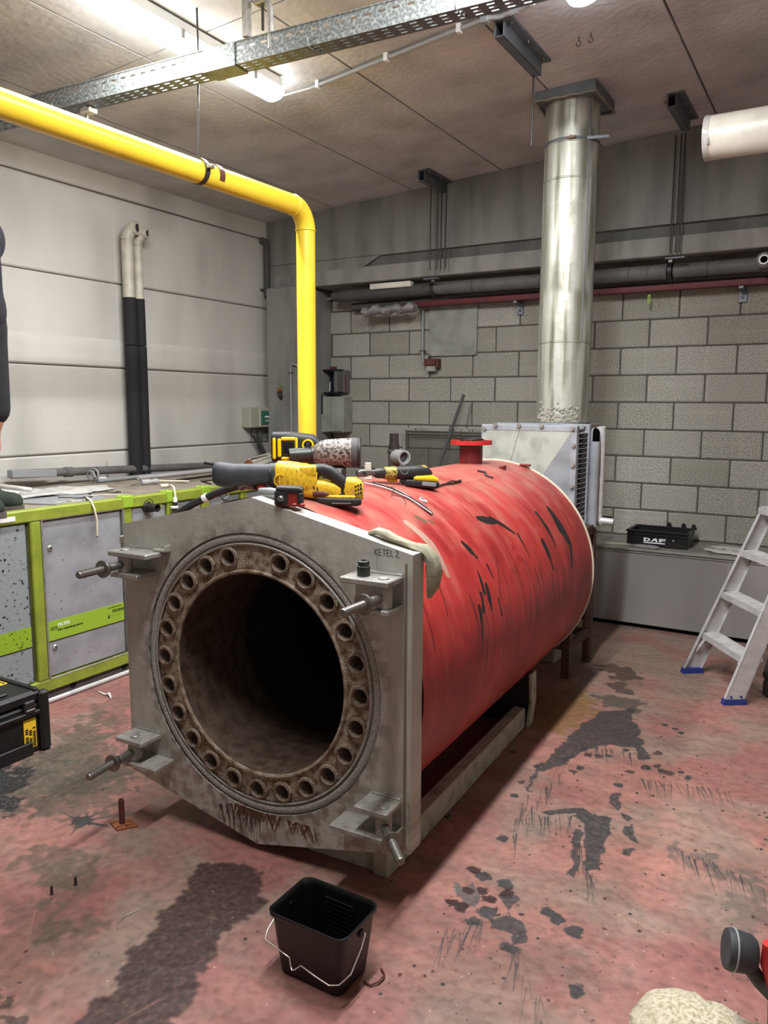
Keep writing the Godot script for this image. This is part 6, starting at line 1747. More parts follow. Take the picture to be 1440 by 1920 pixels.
func tools_on_boiler() -> void:
	var B := Basis(Vector3(0.86, 0, -0.51), Vector3.UP, Vector3(0.51, 0, 0.86)).orthonormalized()
	var turn := B.get_euler().y
	# reciprocating saw, in metres from its battery's underside: x along the tool, z towards the camera
	var s := thing("reciprocating_saw", "large yellow and black cordless saw with long rubber nose lying across the drum", "saw", Vector3(3.136, 1.207, 3.769), "", true, turn)
	obj("nose_boot", tub(mb(), [[-0.437, 0.105, 0.030, 0.026], [-0.433, 0.106, 0.036, 0.033], [-0.42, 0.104, 0.042, 0.036], [-0.395, 0.101, 0.044, 0.038], [-0.375, 0.098, 0.043, 0.038], [-0.355, 0.104, 0.036, 0.034], [-0.30, 0.104, 0.036, 0.034], [-0.25, 0.103, 0.037, 0.035], [-0.232, 0.102, 0.041, 0.038], [-0.218, 0.102, 0.042, 0.039]]), M.rubber_grey, s, "ribbed dark rubber nose")
	obj("boot_rib", mb().lathe([Vector2(0.036, 0), Vector2(0.041, 0.003), Vector2(0.041, 0.01), Vector2(0.036, 0.013)], Vector3(-0.245, 0.102, 0), Vector3(1, 0, 0), 24), M.tool_black, s)
	obj("blade_clamp", mb().bar(Vector3(-0.425, 0.135, 0.0), Vector3(-0.468, 0.144, 0.01), 0.03, 0.008), M.wire_dark, s)
	obj("pivot_shoe", mb().bar(Vector3(-0.44, 0.085, 0.0), Vector3(-0.475, 0.082, 0.02), 0.024, 0.004).bar(Vector3(-0.475, 0.082, 0.02), Vector3(-0.44, 0.072, 0.03), 0.006, 0.004), M.wire_dark, s)
	obj("gear_case", tub(mb(), [[-0.222, 0.103, 0.041, 0.038], [-0.215, 0.106, 0.045, 0.042], [-0.185, 0.102, 0.049, 0.045], [-0.15, 0.094, 0.053, 0.045], [-0.12, 0.088, 0.050, 0.043], [-0.095, 0.085, 0.048, 0.04], [-0.08, 0.083, 0.043, 0.036]], 3.0), M.tool_yellow, s, "scuffed yellow gear housing")
	obj("round_badge", mb().pipe(Vector3(-0.205, 0.088, 0.037), Vector3(-0.203, 0.088, 0.0475), 0.022, 0.018, 24).bar(Vector3(-0.205, 0.072, 0.046), Vector3(-0.205, 0.104, 0.046), 0.004, 0.004, Vector3(0, 0, 1)), M.tool_yellow, s)
	for i in 4:
		obj("housing_rib", mb().bar(Vector3(-0.17 + 0.018 * i, 0.07, 0.044), Vector3(-0.165 + 0.018 * i, 0.125, 0.042), 0.005, 0.004, Vector3(0, 0, 1)), M.tool_yellow, s)
	obj("handle_mount", tub(mb(), [[-0.142, 0.117, 0.018, 0.026, 0.012], [-0.135, 0.117, 0.021, 0.03, 0.012], [-0.09, 0.119, 0.021, 0.03, 0.012], [-0.083, 0.119, 0.019, 0.027, 0.012]], 4.0), M.tool_yellow, s)
	obj("motor_case", tub(mb(), [[-0.15, 0.062, 0.028, 0.036], [-0.13, 0.06, 0.033, 0.038], [-0.10, 0.058, 0.034, 0.038], [-0.06, 0.056, 0.033, 0.036], [-0.02, 0.05, 0.028, 0.034], [0.0, 0.046, 0.02, 0.03]], 3.2), M.tool_yellow, s)
	for i in 4:
		obj("vent_slot", mb().bar(Vector3(-0.113 + 0.012 * i, 0.066 - 0.004 * i, 0.0375), Vector3(-0.117 + 0.012 * i, 0.076 - 0.004 * i, 0.0375), 0.004, 0.003, Vector3(0, 0, 1)), M.print_black, s)
	obj("dark_inlay", tub(mb(), [[-0.095, 0.042, 0.012, 0.030, 0.009], [-0.085, 0.042, 0.015, 0.031, 0.009], [-0.055, 0.04, 0.014, 0.031, 0.009], [-0.04, 0.038, 0.008, 0.028, 0.009]], 3.0), M.brown_red, s)
	obj("loop_handle", tubes(mb(), [Vector3(-0.105, 0.118, 0.01), Vector3(-0.085, 0.12, 0.01), Vector3(-0.06, 0.122, 0.01), Vector3(-0.04, 0.115, 0.01), Vector3(-0.015, 0.095, 0.01), Vector3(0.008, 0.075, 0.01), Vector3(0.018, 0.055, 0.01), Vector3(0.014, 0.035, 0.01), Vector3(-0.01, 0.03, 0.01), Vector3(-0.03, 0.036, 0.01)], 0.0215, 0.022), M.tool_black, s, "black rubber loop handle")
	obj("trigger", mb().box(Vector3(-0.085, 0.096, 0.01), Vector3(0.02, 0.012, 0.018), 0.004), M.print_black, s)
	obj("rear_case", tub(mb(), [[0.008, 0.052, 0.035, 0.030], [0.02, 0.056, 0.04, 0.035], [0.05, 0.056, 0.04, 0.037], [0.068, 0.05, 0.034, 0.034], [0.075, 0.046, 0.026, 0.028]], 3.6), M.tool_yellow, s)
	for i in 3:
		for j in 3:
			obj("vent_hole", mb().cyl(Vector3(0.05 + 0.009 * i, 0.04 + 0.014 * j + 0.003 * i, 0.03), Vector3(0.05 + 0.009 * i, 0.04 + 0.014 * j + 0.003 * i, 0.0375 - 0.0008 * i), 0.0036, 0.0036, 8), M.print_black, s)
	obj("battery", tub(mb(), [[-0.078, 0.022, 0.008, 0.034, 0.006], [-0.07, 0.016, 0.015, 0.038, 0.006], [0.0, 0.014, 0.0145, 0.04, 0.006], [0.055, 0.014, 0.0145, 0.04, 0.006], [0.069, 0.016, 0.012, 0.036, 0.006]], 5.0), M.tool_black, s, "black slide-on battery")
	obj("battery_plate", tub(mb(), [[-0.08, 0.033, 0.006, 0.03, 0.006], [0.0, 0.031, 0.007, 0.034, 0.006], [0.05, 0.031, 0.007, 0.034, 0.006]], 4.0), M.tool_yellow, s)
	obj("battery_slot", mb().bx(-0.03, 0.035, 0.010, 0.0125, 0.044, 0.0465), M.pvc_grey, s)
	# impact wrench behind it
	var w := thing("impact_wrench", "paint-worn cordless impact wrench with grey socket and yellow-black battery behind the saw", "wrench", Vector3(2.80, 1.24, 3.36), "", true, turn)
	w.scale = Vector3.ONE * 1.13
	var W := Vector3(0.0, 0.0, 0.0)
	obj("motor_case", tub(mb(), [[-0.058, 0.095, 0.022, 0.022], [-0.05, 0.096, 0.032, 0.032], [-0.03, 0.098, 0.044, 0.042], [-0.01, 0.1, 0.048, 0.046], [0.04, 0.101, 0.051, 0.048], [0.085, 0.102, 0.052, 0.05]], 2.2, 28), M.worn_body, w, "chipped silver and yellow hammer case")
	obj("yellow_patch", mb().lathe([Vector2(0.0505, 0), Vector2(0.0535, 0.003), Vector2(0.0535, 0.042), Vector2(0.0515, 0.045)], Vector3(0.03, 0.101, 0), Vector3(1, 0, 0), 28, -1.2, 1.4), M.worn_yellow, w)
	obj("end_cap", tub(mb(), [[0.083, 0.102, 0.053, 0.051], [0.10, 0.102, 0.053, 0.051], [0.112, 0.101, 0.050, 0.048], [0.117, 0.1, 0.042, 0.04]], 2.3, 28), M.pipe_dark, w)
	obj("cap_edge", mb().lathe([Vector2(0.052, 0), Vector2(0.056, 0.002), Vector2(0.056, 0.008), Vector2(0.052, 0.01)], Vector3(0.106, 0.1015, 0), Vector3(1, 0, 0), 32), M.tool_black, w)
	var sk := obj("drive_socket", mb().pipe(Vector3(-0.14, 0.09, 0.02), Vector3(-0.06, 0.095, 0.002), 0.026, 0.018, 28), M.socket, w, "dark grey impact socket")
	obj("socket_bore", mb().cyl(Vector3(-0.134, 0.0905, 0.019), Vector3(-0.128, 0.0905, 0.0175), 0.0185, 0.0185, 6), M.void_black, sk)
	obj("anvil_ring", mb().pipe(Vector3(-0.066, 0.0945, 0.004), Vector3(-0.054, 0.095, 0.0), 0.03, 0.02, 28), M.bolt_dark, w)
	obj("grip", tubes(mb(), [Vector3(0.05, 0.06, -0.01), Vector3(0.0, 0.05, -0.05), Vector3(-0.06, 0.07, -0.08), Vector3(-0.12, 0.09, -0.09)], 0.022, 0.02), M.tool_black, w)
	obj("foot_block", tub(mb(), [[-0.02, 0.026, 0.024, 0.03], [-0.01, 0.025, 0.027, 0.034], [0.05, 0.025, 0.027, 0.034], [0.062, 0.026, 0.02, 0.03]], 4.5), M.tool_black, w)
	obj("foot_label", mb().bx(0.012, 0.048, 0.03, 0.046, 0.0335, 0.0352, 0.001), M.pvc_grey, w)
	obj("battery", tub(mb(), [[-0.21, 0.118, 0.048, 0.035, -0.05], [-0.204, 0.118, 0.055, 0.042, -0.05], [-0.15, 0.118, 0.056, 0.046, -0.05], [-0.06, 0.112, 0.052, 0.044, -0.05], [-0.035, 0.105, 0.036, 0.036, -0.05]], 5.0, 28), M.tool_black, w, "black and yellow battery pack")
	for f in [[-0.203, -0.192, 0.075, 0.153], [-0.185, -0.172, 0.082, 0.15], [-0.172, -0.12, 0.142, 0.156], [-0.172, -0.12, 0.072, 0.084], [-0.122, -0.112, 0.078, 0.154]]:
		obj("yellow_trim", mb().bx(f[0], f[1], f[2], f[3], -0.02, 0.0, 0.004), M.tool_clean, w)
	obj("display", mb().bx(-0.168, -0.125, 0.09, 0.138, -0.015, -0.001, 0.004), M.screen_dark, w)
	obj("release_ring", mb().pipe(Vector3(-0.075, 0.128, -0.01), Vector3(-0.075, 0.128, 0.002), 0.021, 0.015, 20), M.tool_clean, w)
	obj("release_button", mb().box(Vector3(-0.075, 0.126, -0.004), Vector3(0.02, 0.022, 0.01), 0.004), M.tool_black, w)
	# ratchet wrench, along the drum
	var X := Vector3(0.154, -0.033, -0.222).normalized()
	var Z := Vector3.UP.cross(X).normalized() * -1.0
	var Yv := Z.cross(X)
	if Yv.y < 0.0: Z = -Z; Yv = Z.cross(X)
	var t := thing("cordless_ratchet", "slim cordless ratchet with yellow battery pointing towards the red flange", "ratchet", Vector3(3.10, 1.207, 3.112), "", true)
	t.basis = Basis(X, Yv, Z)
	obj("battery", tub(mb(), [[-0.09, 0.014, 0.013, 0.034], [-0.08, 0.014, 0.0155, 0.038], [0.05, 0.016, 0.0165, 0.039], [0.062, 0.017, 0.0145, 0.036]], 5.0), M.tool_black, t, "battery with yellow top")
	obj("battery_top", tub(mb(), [[-0.055, 0.036, 0.007, 0.030], [-0.045, 0.037, 0.0115, 0.036], [0.03, 0.042, 0.015, 0.037], [0.056, 0.038, 0.010, 0.034]], 4.0), M.tool_clean, t)
	for e in [1.0, -1.0]:
		obj("rating_plate", mb().bx(-0.02, 0.045, 0.010, 0.026, 0.0385 * e - 0.0006, 0.0385 * e + 0.0012, 0.001), M.pvc_grey, t)
	obj("grip", tub(mb(), [[-0.135, 0.050, 0.026, 0.026], [-0.10, 0.052, 0.028, 0.028], [-0.06, 0.056, 0.030, 0.030], [-0.02, 0.061, 0.031, 0.031], [0.015, 0.062, 0.026, 0.027], [0.032, 0.058, 0.016, 0.02]], 2.4), M.tool_black, t)
	obj("grip_inlay", tub(mb(), [[-0.02, 0.077, 0.014, 0.02], [0.0, 0.078, 0.016, 0.021], [0.02, 0.072, 0.013, 0.018]], 2.2), M.worn_yellow, t)
	for e in [1.0, -1.0]:
		obj("grip_line", mb().sweep([Vector3(-0.12, 0.065, 0.026 * e), Vector3(-0.115, 0.052, 0.0275 * e), Vector3(-0.10, 0.048, 0.0282 * e), Vector3(-0.088, 0.055, 0.0285 * e), Vector3(-0.085, 0.068, 0.0255 * e)], 0.0012, 5), M.pvc_grey, t)
	obj("collar", tub(mb(), [[-0.182, 0.044, 0.020, 0.020], [-0.178, 0.044, 0.0255, 0.0255], [-0.135, 0.048, 0.0275, 0.0275], [-0.13, 0.048, 0.025, 0.025]], 2.3), M.worn_yellow, t, "speckled yellow collar")
	obj("trigger", mb().box(Vector3(-0.14, 0.018, 0.0), Vector3(0.045, 0.014, 0.02), 0.005), M.tool_yellow, t)
	obj("neck", tub(mb(), [[-0.225, 0.042, 0.015, 0.015], [-0.215, 0.042, 0.0215, 0.0215], [-0.19, 0.043, 0.0225, 0.0225], [-0.18, 0.044, 0.019, 0.019]], 2.2), M.bolt_dark, t)
	obj("ratchet_head", tub(mb(), [[-0.30, 0.034, 0.010, 0.012], [-0.29, 0.035, 0.0155, 0.018], [-0.265, 0.037, 0.0165, 0.018], [-0.245, 0.040, 0.012, 0.013], [-0.222, 0.042, 0.012, 0.013]], 3.0), M.bolt, t, "grey ratchet head")
	obj("head_screw", mb().cyl(Vector3(-0.275, 0.036, 0.016), Vector3(-0.275, 0.036, 0.0195), 0.008, 0.008, 8), M.bolt_dark, t)
	# red and black clamp block on the plate's top edge
	var r := thing("red_clamp", "small red and black clamp block on the plate edge before the saw", "clamp", Vector3(3.078, 1.223, 3.985), "", true, turn)
	obj("body", mb().box(Vector3(0, 0.027, 0), Vector3(0.088, 0.052, 0.05), 0.005), M.tool_red, r)
	obj("dark_cover", mb().box(Vector3(-0.022, 0.028, 0.012), Vector3(0.046, 0.05, 0.034), 0.005), M.tool_black, r)
	obj("top_cap", tub(mb(), [[-0.04, 0.055, 0.007, 0.026], [-0.034, 0.056, 0.011, 0.03], [0.035, 0.054, 0.011, 0.03], [0.045, 0.052, 0.006, 0.026]], 4.0), M.tool_black, r)
	obj("knob", mb().cyl(Vector3(-0.024, 0.026, 0.026), Vector3(-0.026, 0.026, 0.038), 0.012, 0.009, 14, 0.002), M.bolt, r)
	obj("jaw", mb().box(Vector3(0.037, 0.028, 0.014), Vector3(0.022, 0.04, 0.03), 0.006), M.tool_black, r)
	for x in [0.02, 0.045]:
		obj("jaw_foot", mb().box(Vector3(x, 0.006, 0.028), Vector3(0.016, 0.012, 0.012), 0.003), M.tool_red, r)
	# tool grips and hose on the left slope
	var h := thing("black_hose", "black hose with white tape over the plate's left top edge", "hose", Vector3(2.7, 1.2, 3.9))
	obj("hose", mb().sweep([Vector3(2.50, 1.135, 3.94), Vector3(2.60, 1.19, 3.93), Vector3(2.70, 1.236, 3.91), Vector3(2.78, 1.262, 3.89), Vector3(2.86, 1.265, 3.87), Vector3(2.93, 1.255, 3.86)], 0.0135, 12), M.tool_black, h)
	obj("tape_band", mb().pipe(Vector3(2.645, 1.21, 3.922), Vector3(2.66, 1.218, 3.919), 0.0155, 0.013, 16), M.white_plastic, h)
	obj("hose_end", mb().sweep([Vector3(2.80, 1.262, 3.9), Vector3(2.83, 1.275, 3.90), Vector3(2.85, 1.27, 3.90)], 0.017, 10), M.bolt, h)
	var gk := obj("pink_cap", mb().ball(Vector3(2.905, 1.268, 3.915), Vector3(0.018, 0.014, 0.014), 8), M.red_flange)
	tag(gk, "small pinkish-red cap between black hose and saw", "cap")
	var gp := obj("grey_handle", mb().sweep([Vector3(2.93, 1.262, 3.955), Vector3(2.975, 1.262, 3.955), Vector3(3.03, 1.258, 3.95)], 0.011, 12, [0.008, 0.0125, 0.011]).sweep([Vector3(2.95, 1.248, 3.955), Vector3(2.99, 1.246, 3.957), Vector3(3.03, 1.243, 3.955)], 0.008, 10), M.pvc_grey)
	tag(gp, "grey tool handle lying left of the red clamp", "handle")
	var wl := thing("white_bracket", "small white angled plastic piece standing behind the wrench", "bracket", Vector3(2.88, 1.236, 3.2))
	obj("angle", mb().prism([Vector2(-0.03, 0), Vector2(0.026, 0.004), Vector2(0.022, 0.072), Vector2(-0.002, 0.072), Vector2(-0.005, 0.03), Vector2(-0.03, 0.018)], Vector3(2.885, 1.236, 3.21), Vector3(0.86, 0, -0.51), Vector3.UP, Vector3(0.51, 0, 0.86) * 0.03), M.white_jacket, wl)
	# wires along the slope
	rng.seed = 70
	for k in 6:
		var p := []
		for i in 9:
			var u := i / 8.0
			var ang := deg_to_rad(lerpf(7.0, 33.0, u) + rng.randf_range(-0.4, 0.4) - 0.6 * k * (1.0 - u) + 1.5)
			var ss := lerpf(0.70, 0.675, u) - 0.012 * k * (1.0 - 0.7 * u) + rng.randf_range(-0.003, 0.003)
			p.append(on_shell(ss, ang, 0.004 + 0.002 * (k % 3)))
		var wr := obj("thin_rod", mb().sweep(p, 0.0026, 6), [M.wire_dark, M.alu, M.wire_dark, M.bolt][k % 4])
		tag(wr, "%s wire of the bundle lying down the drum, %s" % [["dark", "silvery", "dark", "grey", "dark", "silvery"][k], ["nearest the ratchet", "second from the ratchet", "third from the ratchet", "third from the front plate", "second from the front plate", "nearest the front plate"][k]], "wire", "wires on the drum")
	var lp := []
	for i in 22:
		var u := i / 21.0
		lp.append(on_shell(0.66 - 0.10 * u + 0.03 * sin(u * 9.0), deg_to_rad(14.0 + 13.0 * u), 0.004 + 0.012 * absf(sin(u * 7.0))))
	tag(obj("loose_wire", mb().sweep(lp, 0.0013, 5), M.wire_dark), "loose dark wire curling beside the wire bundle on the drum", "wire")
	var co := []
	for i in 16: co.append(on_shell(0.70 + 0.012 * cos(i * 0.8), deg_to_rad(28.0 + 1.6 * sin(i * 0.8)), 0.012 + 0.002 * i / 4.0))
	tag(obj("wire_coil", mb().sweep(co, 0.002, 6), M.alu), "small bright coil of wire at the lower end of the wire bundle", "wire")
	var ck := thing("pull_cord", "short dark cord with twisted end behind the ratchet battery", "cord", on_shell(1.05, deg_to_rad(20.0), 0.0))
	obj("strand", mb().sweep([on_shell(0.99, deg_to_rad(20.5), 0.006), on_shell(1.08, deg_to_rad(20.0), 0.006), on_shell(1.16, deg_to_rad(20.6), 0.005), on_shell(1.26, deg_to_rad(20.3), 0.004)], 0.004, 6), M.wire_dark, ck)
	obj("twist", mb().sweep([on_shell(1.10, deg_to_rad(20.4), 0.01), on_shell(1.16, deg_to_rad(19.7), 0.012), on_shell(1.20, deg_to_rad(20.6), 0.01), on_shell(1.27, deg_to_rad(19.6), 0.006)], 0.004, 6), M.bolt_dark, ck)
	tag(obj("black_strap", mb().sweep([on_shell(1.62, deg_to_rad(14.0), 0.004), on_shell(1.64, deg_to_rad(17.0), 0.005), on_shell(1.58, deg_to_rad(20.0), 0.004), on_shell(1.60, deg_to_rad(23.0), 0.003)], 0.006, 6), M.wire_dark), "black strip lying at the foot of the red flange neck", "strip")
	# pipe tee behind the drum's left shoulder
	var pt := thing("pipe_tee", "grey plastic pipe tee standing behind the drum's left shoulder", "pipe fitting", Vector3(2.44, 1.03, 2.2))
	obj("riser", mb().cyl(Vector3(2.44, 1.0, 2.2), Vector3(2.44, 1.2, 2.2), 0.027, 0.027, 20), M.pipe_dark, pt)
	obj("tee_body", mb().cyl(Vector3(2.44, 1.185, 2.2), Vector3(2.44, 1.292, 2.2), 0.033, 0.033, 24, 0.003), M.pipe_dark, pt)
	obj("collar", mb().cyl(Vector3(2.44, 1.282, 2.2), Vector3(2.44, 1.30, 2.2), 0.039, 0.039, 24, 0.003), M.pipe_dark, pt)
	obj("collar", mb().cyl(Vector3(2.44, 1.19, 2.2), Vector3(2.44, 1.205, 2.2), 0.036, 0.036, 24, 0.003), M.tool_black, pt)
	obj("upper_plug", mb().cyl(Vector3(2.44, 1.30, 2.2), Vector3(2.44, 1.332, 2.2), 0.030, 0.030, 24, 0.002).cyl(Vector3(2.44, 1.332, 2.2), Vector3(2.44, 1.39, 2.2), 0.026, 0.026, 24, 0.002), M.bolt_dark, pt)
	obj("side_socket", mb().pipe(Vector3(2.46, 1.262, 2.21), Vector3(2.535, 1.262, 2.25), 0.04, 0.029, 28), M.pvc_grey, pt)
	obj("bore", mb().cyl(Vector3(2.515, 1.262, 2.24), Vector3(2.52, 1.262, 2.242), 0.0295, 0.0295, 20), M.rubber_grey, pt)
	# rag over the plate's right corner
	var rag := thing("beige_rag", "dirty beige cloth draped over the right top corner of the front plate", "cloth", Vector3(3.5, 1.0, 3.95))
	var path := [Vector3(3.363, 1.155, 3.955), Vector3(3.392, 1.163, 3.953), Vector3(3.425, 1.157, 3.953), Vector3(3.455, 1.146, 3.952), Vector3(3.485, 1.137, 3.95), Vector3(3.512, 1.127, 3.94), Vector3(3.54, 1.115, 3.92), Vector3(3.560, 1.085, 3.908), Vector3(3.566, 1.045, 3.906), Vector3(3.563, 1.0, 3.907), Vector3(3.552, 0.965, 3.91)]
	var wd := [0.008, 0.016, 0.02, 0.018, 0.016, 0.02, 0.026, 0.03, 0.03, 0.024, 0.008]
	var th := [0.005, 0.010, 0.013, 0.011, 0.008, 0.009, 0.012, 0.013, 0.014, 0.012, 0.005]
	var f := noise(71, 0.8, 3)
	var rings := []
	for i in path.size():
		var d: Vector3 = (path[mini(i + 1, 10)] - path[maxi(i - 1, 0)]).normalized()
		var sx := Vector3(-0.3, 0, 1).normalized()
		sx = (sx - d * sx.dot(d)).normalized()
		var nz := d.cross(sx)
		var rg := []
		for k in 22:
			var a := TAU * k / 22
			var q := 1.0 + 0.35 * f.get_noise_2d(i * 1.6, k * 1.1)
			rg.append(path[i] + sx * cos(a) * wd[i] * q + nz * sin(a) * th[i] * (q + 0.5 * f.get_noise_2d(k * 2.2, i * 1.2 + 40.0)))
		rings.append(rg)
	obj("cloth_fold", mb().loft(rings), M.cloth, rag)
	var sk2 := thing("loose_socket", "black impact socket standing on the upper right hinge plate", "socket", Vector3(3.41, 1.046, 4.06))
	var so := Vector3(2.949, 0, 4.02) + Vector3(0.9994, 0, -0.0359) * 0.458 + Vector3(0.0359, 0, 0.9994) * 0.055 + Vector3(0, 1.0455, 0)
	obj("drum_body", mb().lathe([Vector2(0, 0), Vector2(0.019, 0), Vector2(0.0198, 0.002), Vector2(0.0198, 0.029), Vector2(0.0165, 0.031), Vector2(0.0165, 0.035), Vector2(0.0178, 0.037), Vector2(0.0178, 0.044), Vector2(0.015, 0.046), Vector2(0.009, 0.046), Vector2(0.009, 0.03), Vector2(0, 0.03)], so, Vector3.UP, 28), M.socket, sk2)
	obj("drive_hole", mb().box(so + Vector3(0, 0.0405, 0), Vector3(0.013, 0.0115, 0.013)), M.void_black, sk2)

func on_shell(s: float, a: float, out: float) -> Vector3:
	var ax := Vector3(-0.03589, 0, -0.99936)
	var sx := Vector3(0.99936, 0, -0.03589)
	return Vector3(2.949, 0.6372, 4.02) + ax * s + (sx * sin(a) + Vector3.UP * cos(a)) * (0.60 + out)

# ---------------------------------------------------------------- on the floor
func floor_things() -> void:
	# black bucket with wire handle
	var b := thing("bucket", "square black plastic bucket with a wire handle in front of the boiler", "bucket", Vector3(3.478, 0, 4.372))
	var C := Vector3(3.478, 0, 4.372)
	var secs := [[0.0, 0.1005, 0.070], [0.006, 0.1035, 0.0725], [0.09, 0.112, 0.081], [0.172, 0.119, 0.088], [0.174, 0.126, 0.0935], [0.186, 0.127, 0.0945], [0.187, 0.1235, 0.091], [0.17, 0.1165, 0.0855], [0.09, 0.1095, 0.0785], [0.008, 0.1005, 0.0695]]
	var rings := []
	for s in secs: rings.append(round_rect(C + Vector3(0, s[0], 0), s[1], s[2], 0.026))
	obj("tub", mb().loft(rings, true, true), M.plastic_black, b)
	for k in 9:
		var y := 0.045 + 0.0135 * k
		obj("wiping_rib", mb().bar(C + Vector3(-0.05, y, -0.0735 - 0.07 * y * 0.5), C + Vector3(0.045, y - 0.002, -0.0735 - 0.07 * y * 0.5), 0.004, 0.004), M.plastic_black, b)
		obj("wiping_rib", mb().bar(C + Vector3(0.1005 + 0.07 * y, y - 0.002, -0.05), C + Vector3(0.1005 + 0.07 * y, y - 0.002, 0.045), 0.004, 0.004), M.plastic_black, b)
	var hd := [C + Vector3(-0.118, 0.148, 0.0), C + Vector3(-0.13, 0.145, 0.0), C + Vector3(-0.139, 0.128, 0.035), C + Vector3(-0.136, 0.112, 0.075), C + Vector3(-0.124, 0.104, 0.10), C + Vector3(-0.06, 0.094, 0.106), C + Vector3(-0.035, 0.09, 0.108),
		C + Vector3(-0.028, 0.075, 0.113), C + Vector3(-0.02, 0.066, 0.118), C + Vector3(-0.012, 0.07, 0.117), C + Vector3(0.004, 0.084, 0.110), C + Vector3(0.05, 0.074, 0.112), C + Vector3(0.095, 0.066, 0.112), C + Vector3(0.118, 0.068, 0.10), C + Vector3(0.135, 0.085, 0.07), C + Vector3(0.135, 0.125, 0.02), C + Vector3(0.131, 0.15, -0.008), C + Vector3(0.118, 0.152, -0.01)]
	obj("wire_handle", mb().sweep(hd, 0.0019, 8), M.wire_zinc, b, "bright bent wire handle")
	for x in [-0.119, 0.119]:
		obj("handle_eye", mb().box(C + Vector3(x, 0.15, -0.004), Vector3(0.012, 0.018, 0.02), 0.004), M.plastic_black, b)
	tag(obj("bent_wire", mb().sweep([Vector3(3.60, 0.004, 4.36), Vector3(3.625, 0.006, 4.365), Vector3(3.64, 0.008, 4.345), Vector3(3.642, 0.012, 4.32), Vector3(3.636, 0.007, 4.31), Vector3(3.617, 0.005, 4.295)], 0.0028, 6), M.brown_red), "short bent brown wire on the floor right behind the bucket", "wire")
	# pipe stub on a foot plate
	var s := thing("floor_stub", "short brown pipe on a square foot plate left of the boiler front", "stub", Vector3(2.42, 0, 4.15))
	obj("foot_plate", mb().prism([Vector2(2.362, -4.165), Vector2(2.405, -4.112), Vector2(2.475, -4.130), Vector2(2.43, -4.19)], Vector3(0, 0, 0), Vector3.RIGHT, Vector3(0, 0, -1), Vector3(0, 0.006, 0)), M.orange_rust, s)
	obj("pipe", mb().pipe(Vector3(2.41, 0.005, 4.148), Vector3(2.407, 0.098, 4.147), 0.0105, 0.0065, 18), M.brown_red, s)
	obj("nut", mb().cyl(Vector3(2.437, 0.006, 4.15), Vector3(2.437, 0.014, 4.15), 0.008, 0.008, 6), M.orange_rust, s)
	for p in [[2.549, 4.55, "floor bolt stub in the oily patch left of the dark stain, nearer one"], [2.573, 4.479, "floor bolt stub in the oily patch left of the dark stain, farther one"]]:
		tag(obj("anchor_bolt", mb().cyl(Vector3(p[0], 0, p[1]), Vector3(p[0], 0.03, p[1]), 0.005, 0.004, 8, 0.001), M.bolt_dark), p[2], "bolt")
	# nuts by the frame rail
	for p in [[3.425, 3.475, "steel nut on the floor by the frame rail near the hinge bolt"], [3.43, 2.82, "steel nut on the floor at the far end of the frame rail"], [3.44, 3.932, "tiny steel nut at the front corner of the boiler frame"]]:
		var r := 0.011 if p[1] < 3.9 else 0.006
		tag(obj("loose_nut", mb().lathe([Vector2(r * 0.55, 0), Vector2(r, 0), Vector2(r, r * 0.9), Vector2(r * 0.55, r * 0.9), Vector2(r * 0.55, 0)], Vector3(p[0], 0.0, p[1]), Vector3.UP, 6), M.bolt), p[2], "nut")
	tag(obj("plastic_scrap", mb().sweep([Vector3(1.24, 0.004, 3.295), Vector3(1.31, 0.006, 3.31), Vector3(1.33, 0.012, 3.30), Vector3(1.375, 0.004, 3.325)], 0.005, 6, [0.003, 0.006, 0.008, 0.003]), M.white_plastic), "torn white strip on the floor before the cabinet", "scrap")
	tag(obj("thin_wire", mb().sweep([Vector3(2.845, 0.003, 4.461), Vector3(2.834, 0.004, 4.508), Vector3(2.842, 0.003, 4.54), Vector3(2.861, 0.003, 4.558)], 0.0012, 5), M.wire_zinc), "thin bright curved wire lying beside the long dark stain", "wire")
	# black tool case
	var t := thing("tool_case", "black tool case with yellow stickers on the floor before the cabinet", "tool case", Vector3(1.42, 0, 4.2))
	obj("body", mb().bx(1.26, 1.60, 0.0, 0.225, 3.89, 4.62, 0.012), M.case_black, t)
	obj("lid", mb().bx(1.255, 1.605, 0.228, 0.285, 3.885, 4.625, 0.014), M.case_black, t)
	obj("lid_rib", mb().bx(1.30, 1.56, 0.283, 0.297, 4.02, 4.5, 0.005), M.case_black, t)
	obj("lid_rib", mb().bx(1.26, 1.60, 0.283, 0.294, 3.90, 3.925, 0.004), M.case_black, t)
	obj("corner_post", mb().bx(1.585, 1.625, 0.0, 0.28, 3.862, 3.912, 0.012), M.case_black, t)
	obj("corner_post", mb().bx(1.24, 1.28, 0.0, 0.28, 3.862, 3.912, 0.012), M.case_black, t)
	obj("front_ledge", mb().bx(1.6, 1.622, 0.18, 0.2, 3.91, 4.6, 0.004).bx(1.6, 1.615, 0.0, 0.06, 3.95, 4.6, 0.004), M.case_black, t)
	var la := obj("latch", mb().bx(1.602, 1.622, 0.19, 0.25, 3.935, 3.985, 0.004), M.bolt_dark, t)
	obj("latch_bar", mb().bx(1.62, 1.626, 0.205, 0.215, 3.938, 3.982, 0.002), M.bolt, la)
	var st := obj("side_sticker", mb().bx(1.6, 1.603, 0.03, 0.165, 3.925, 3.985), M.print_yellow, t, "yellow and black side sticker")
	for i in 10:
		for j in 3:
			if (i * 7 + j * 5) % 4 != 0 or i < 5:
				obj("print_mark", mb().bx(1.6028, 1.6038, 0.034 + 0.009 * i, 0.0405 + 0.009 * i, 3.929 + 0.018 * j, 3.943 + 0.018 * j), M.print_black, st)
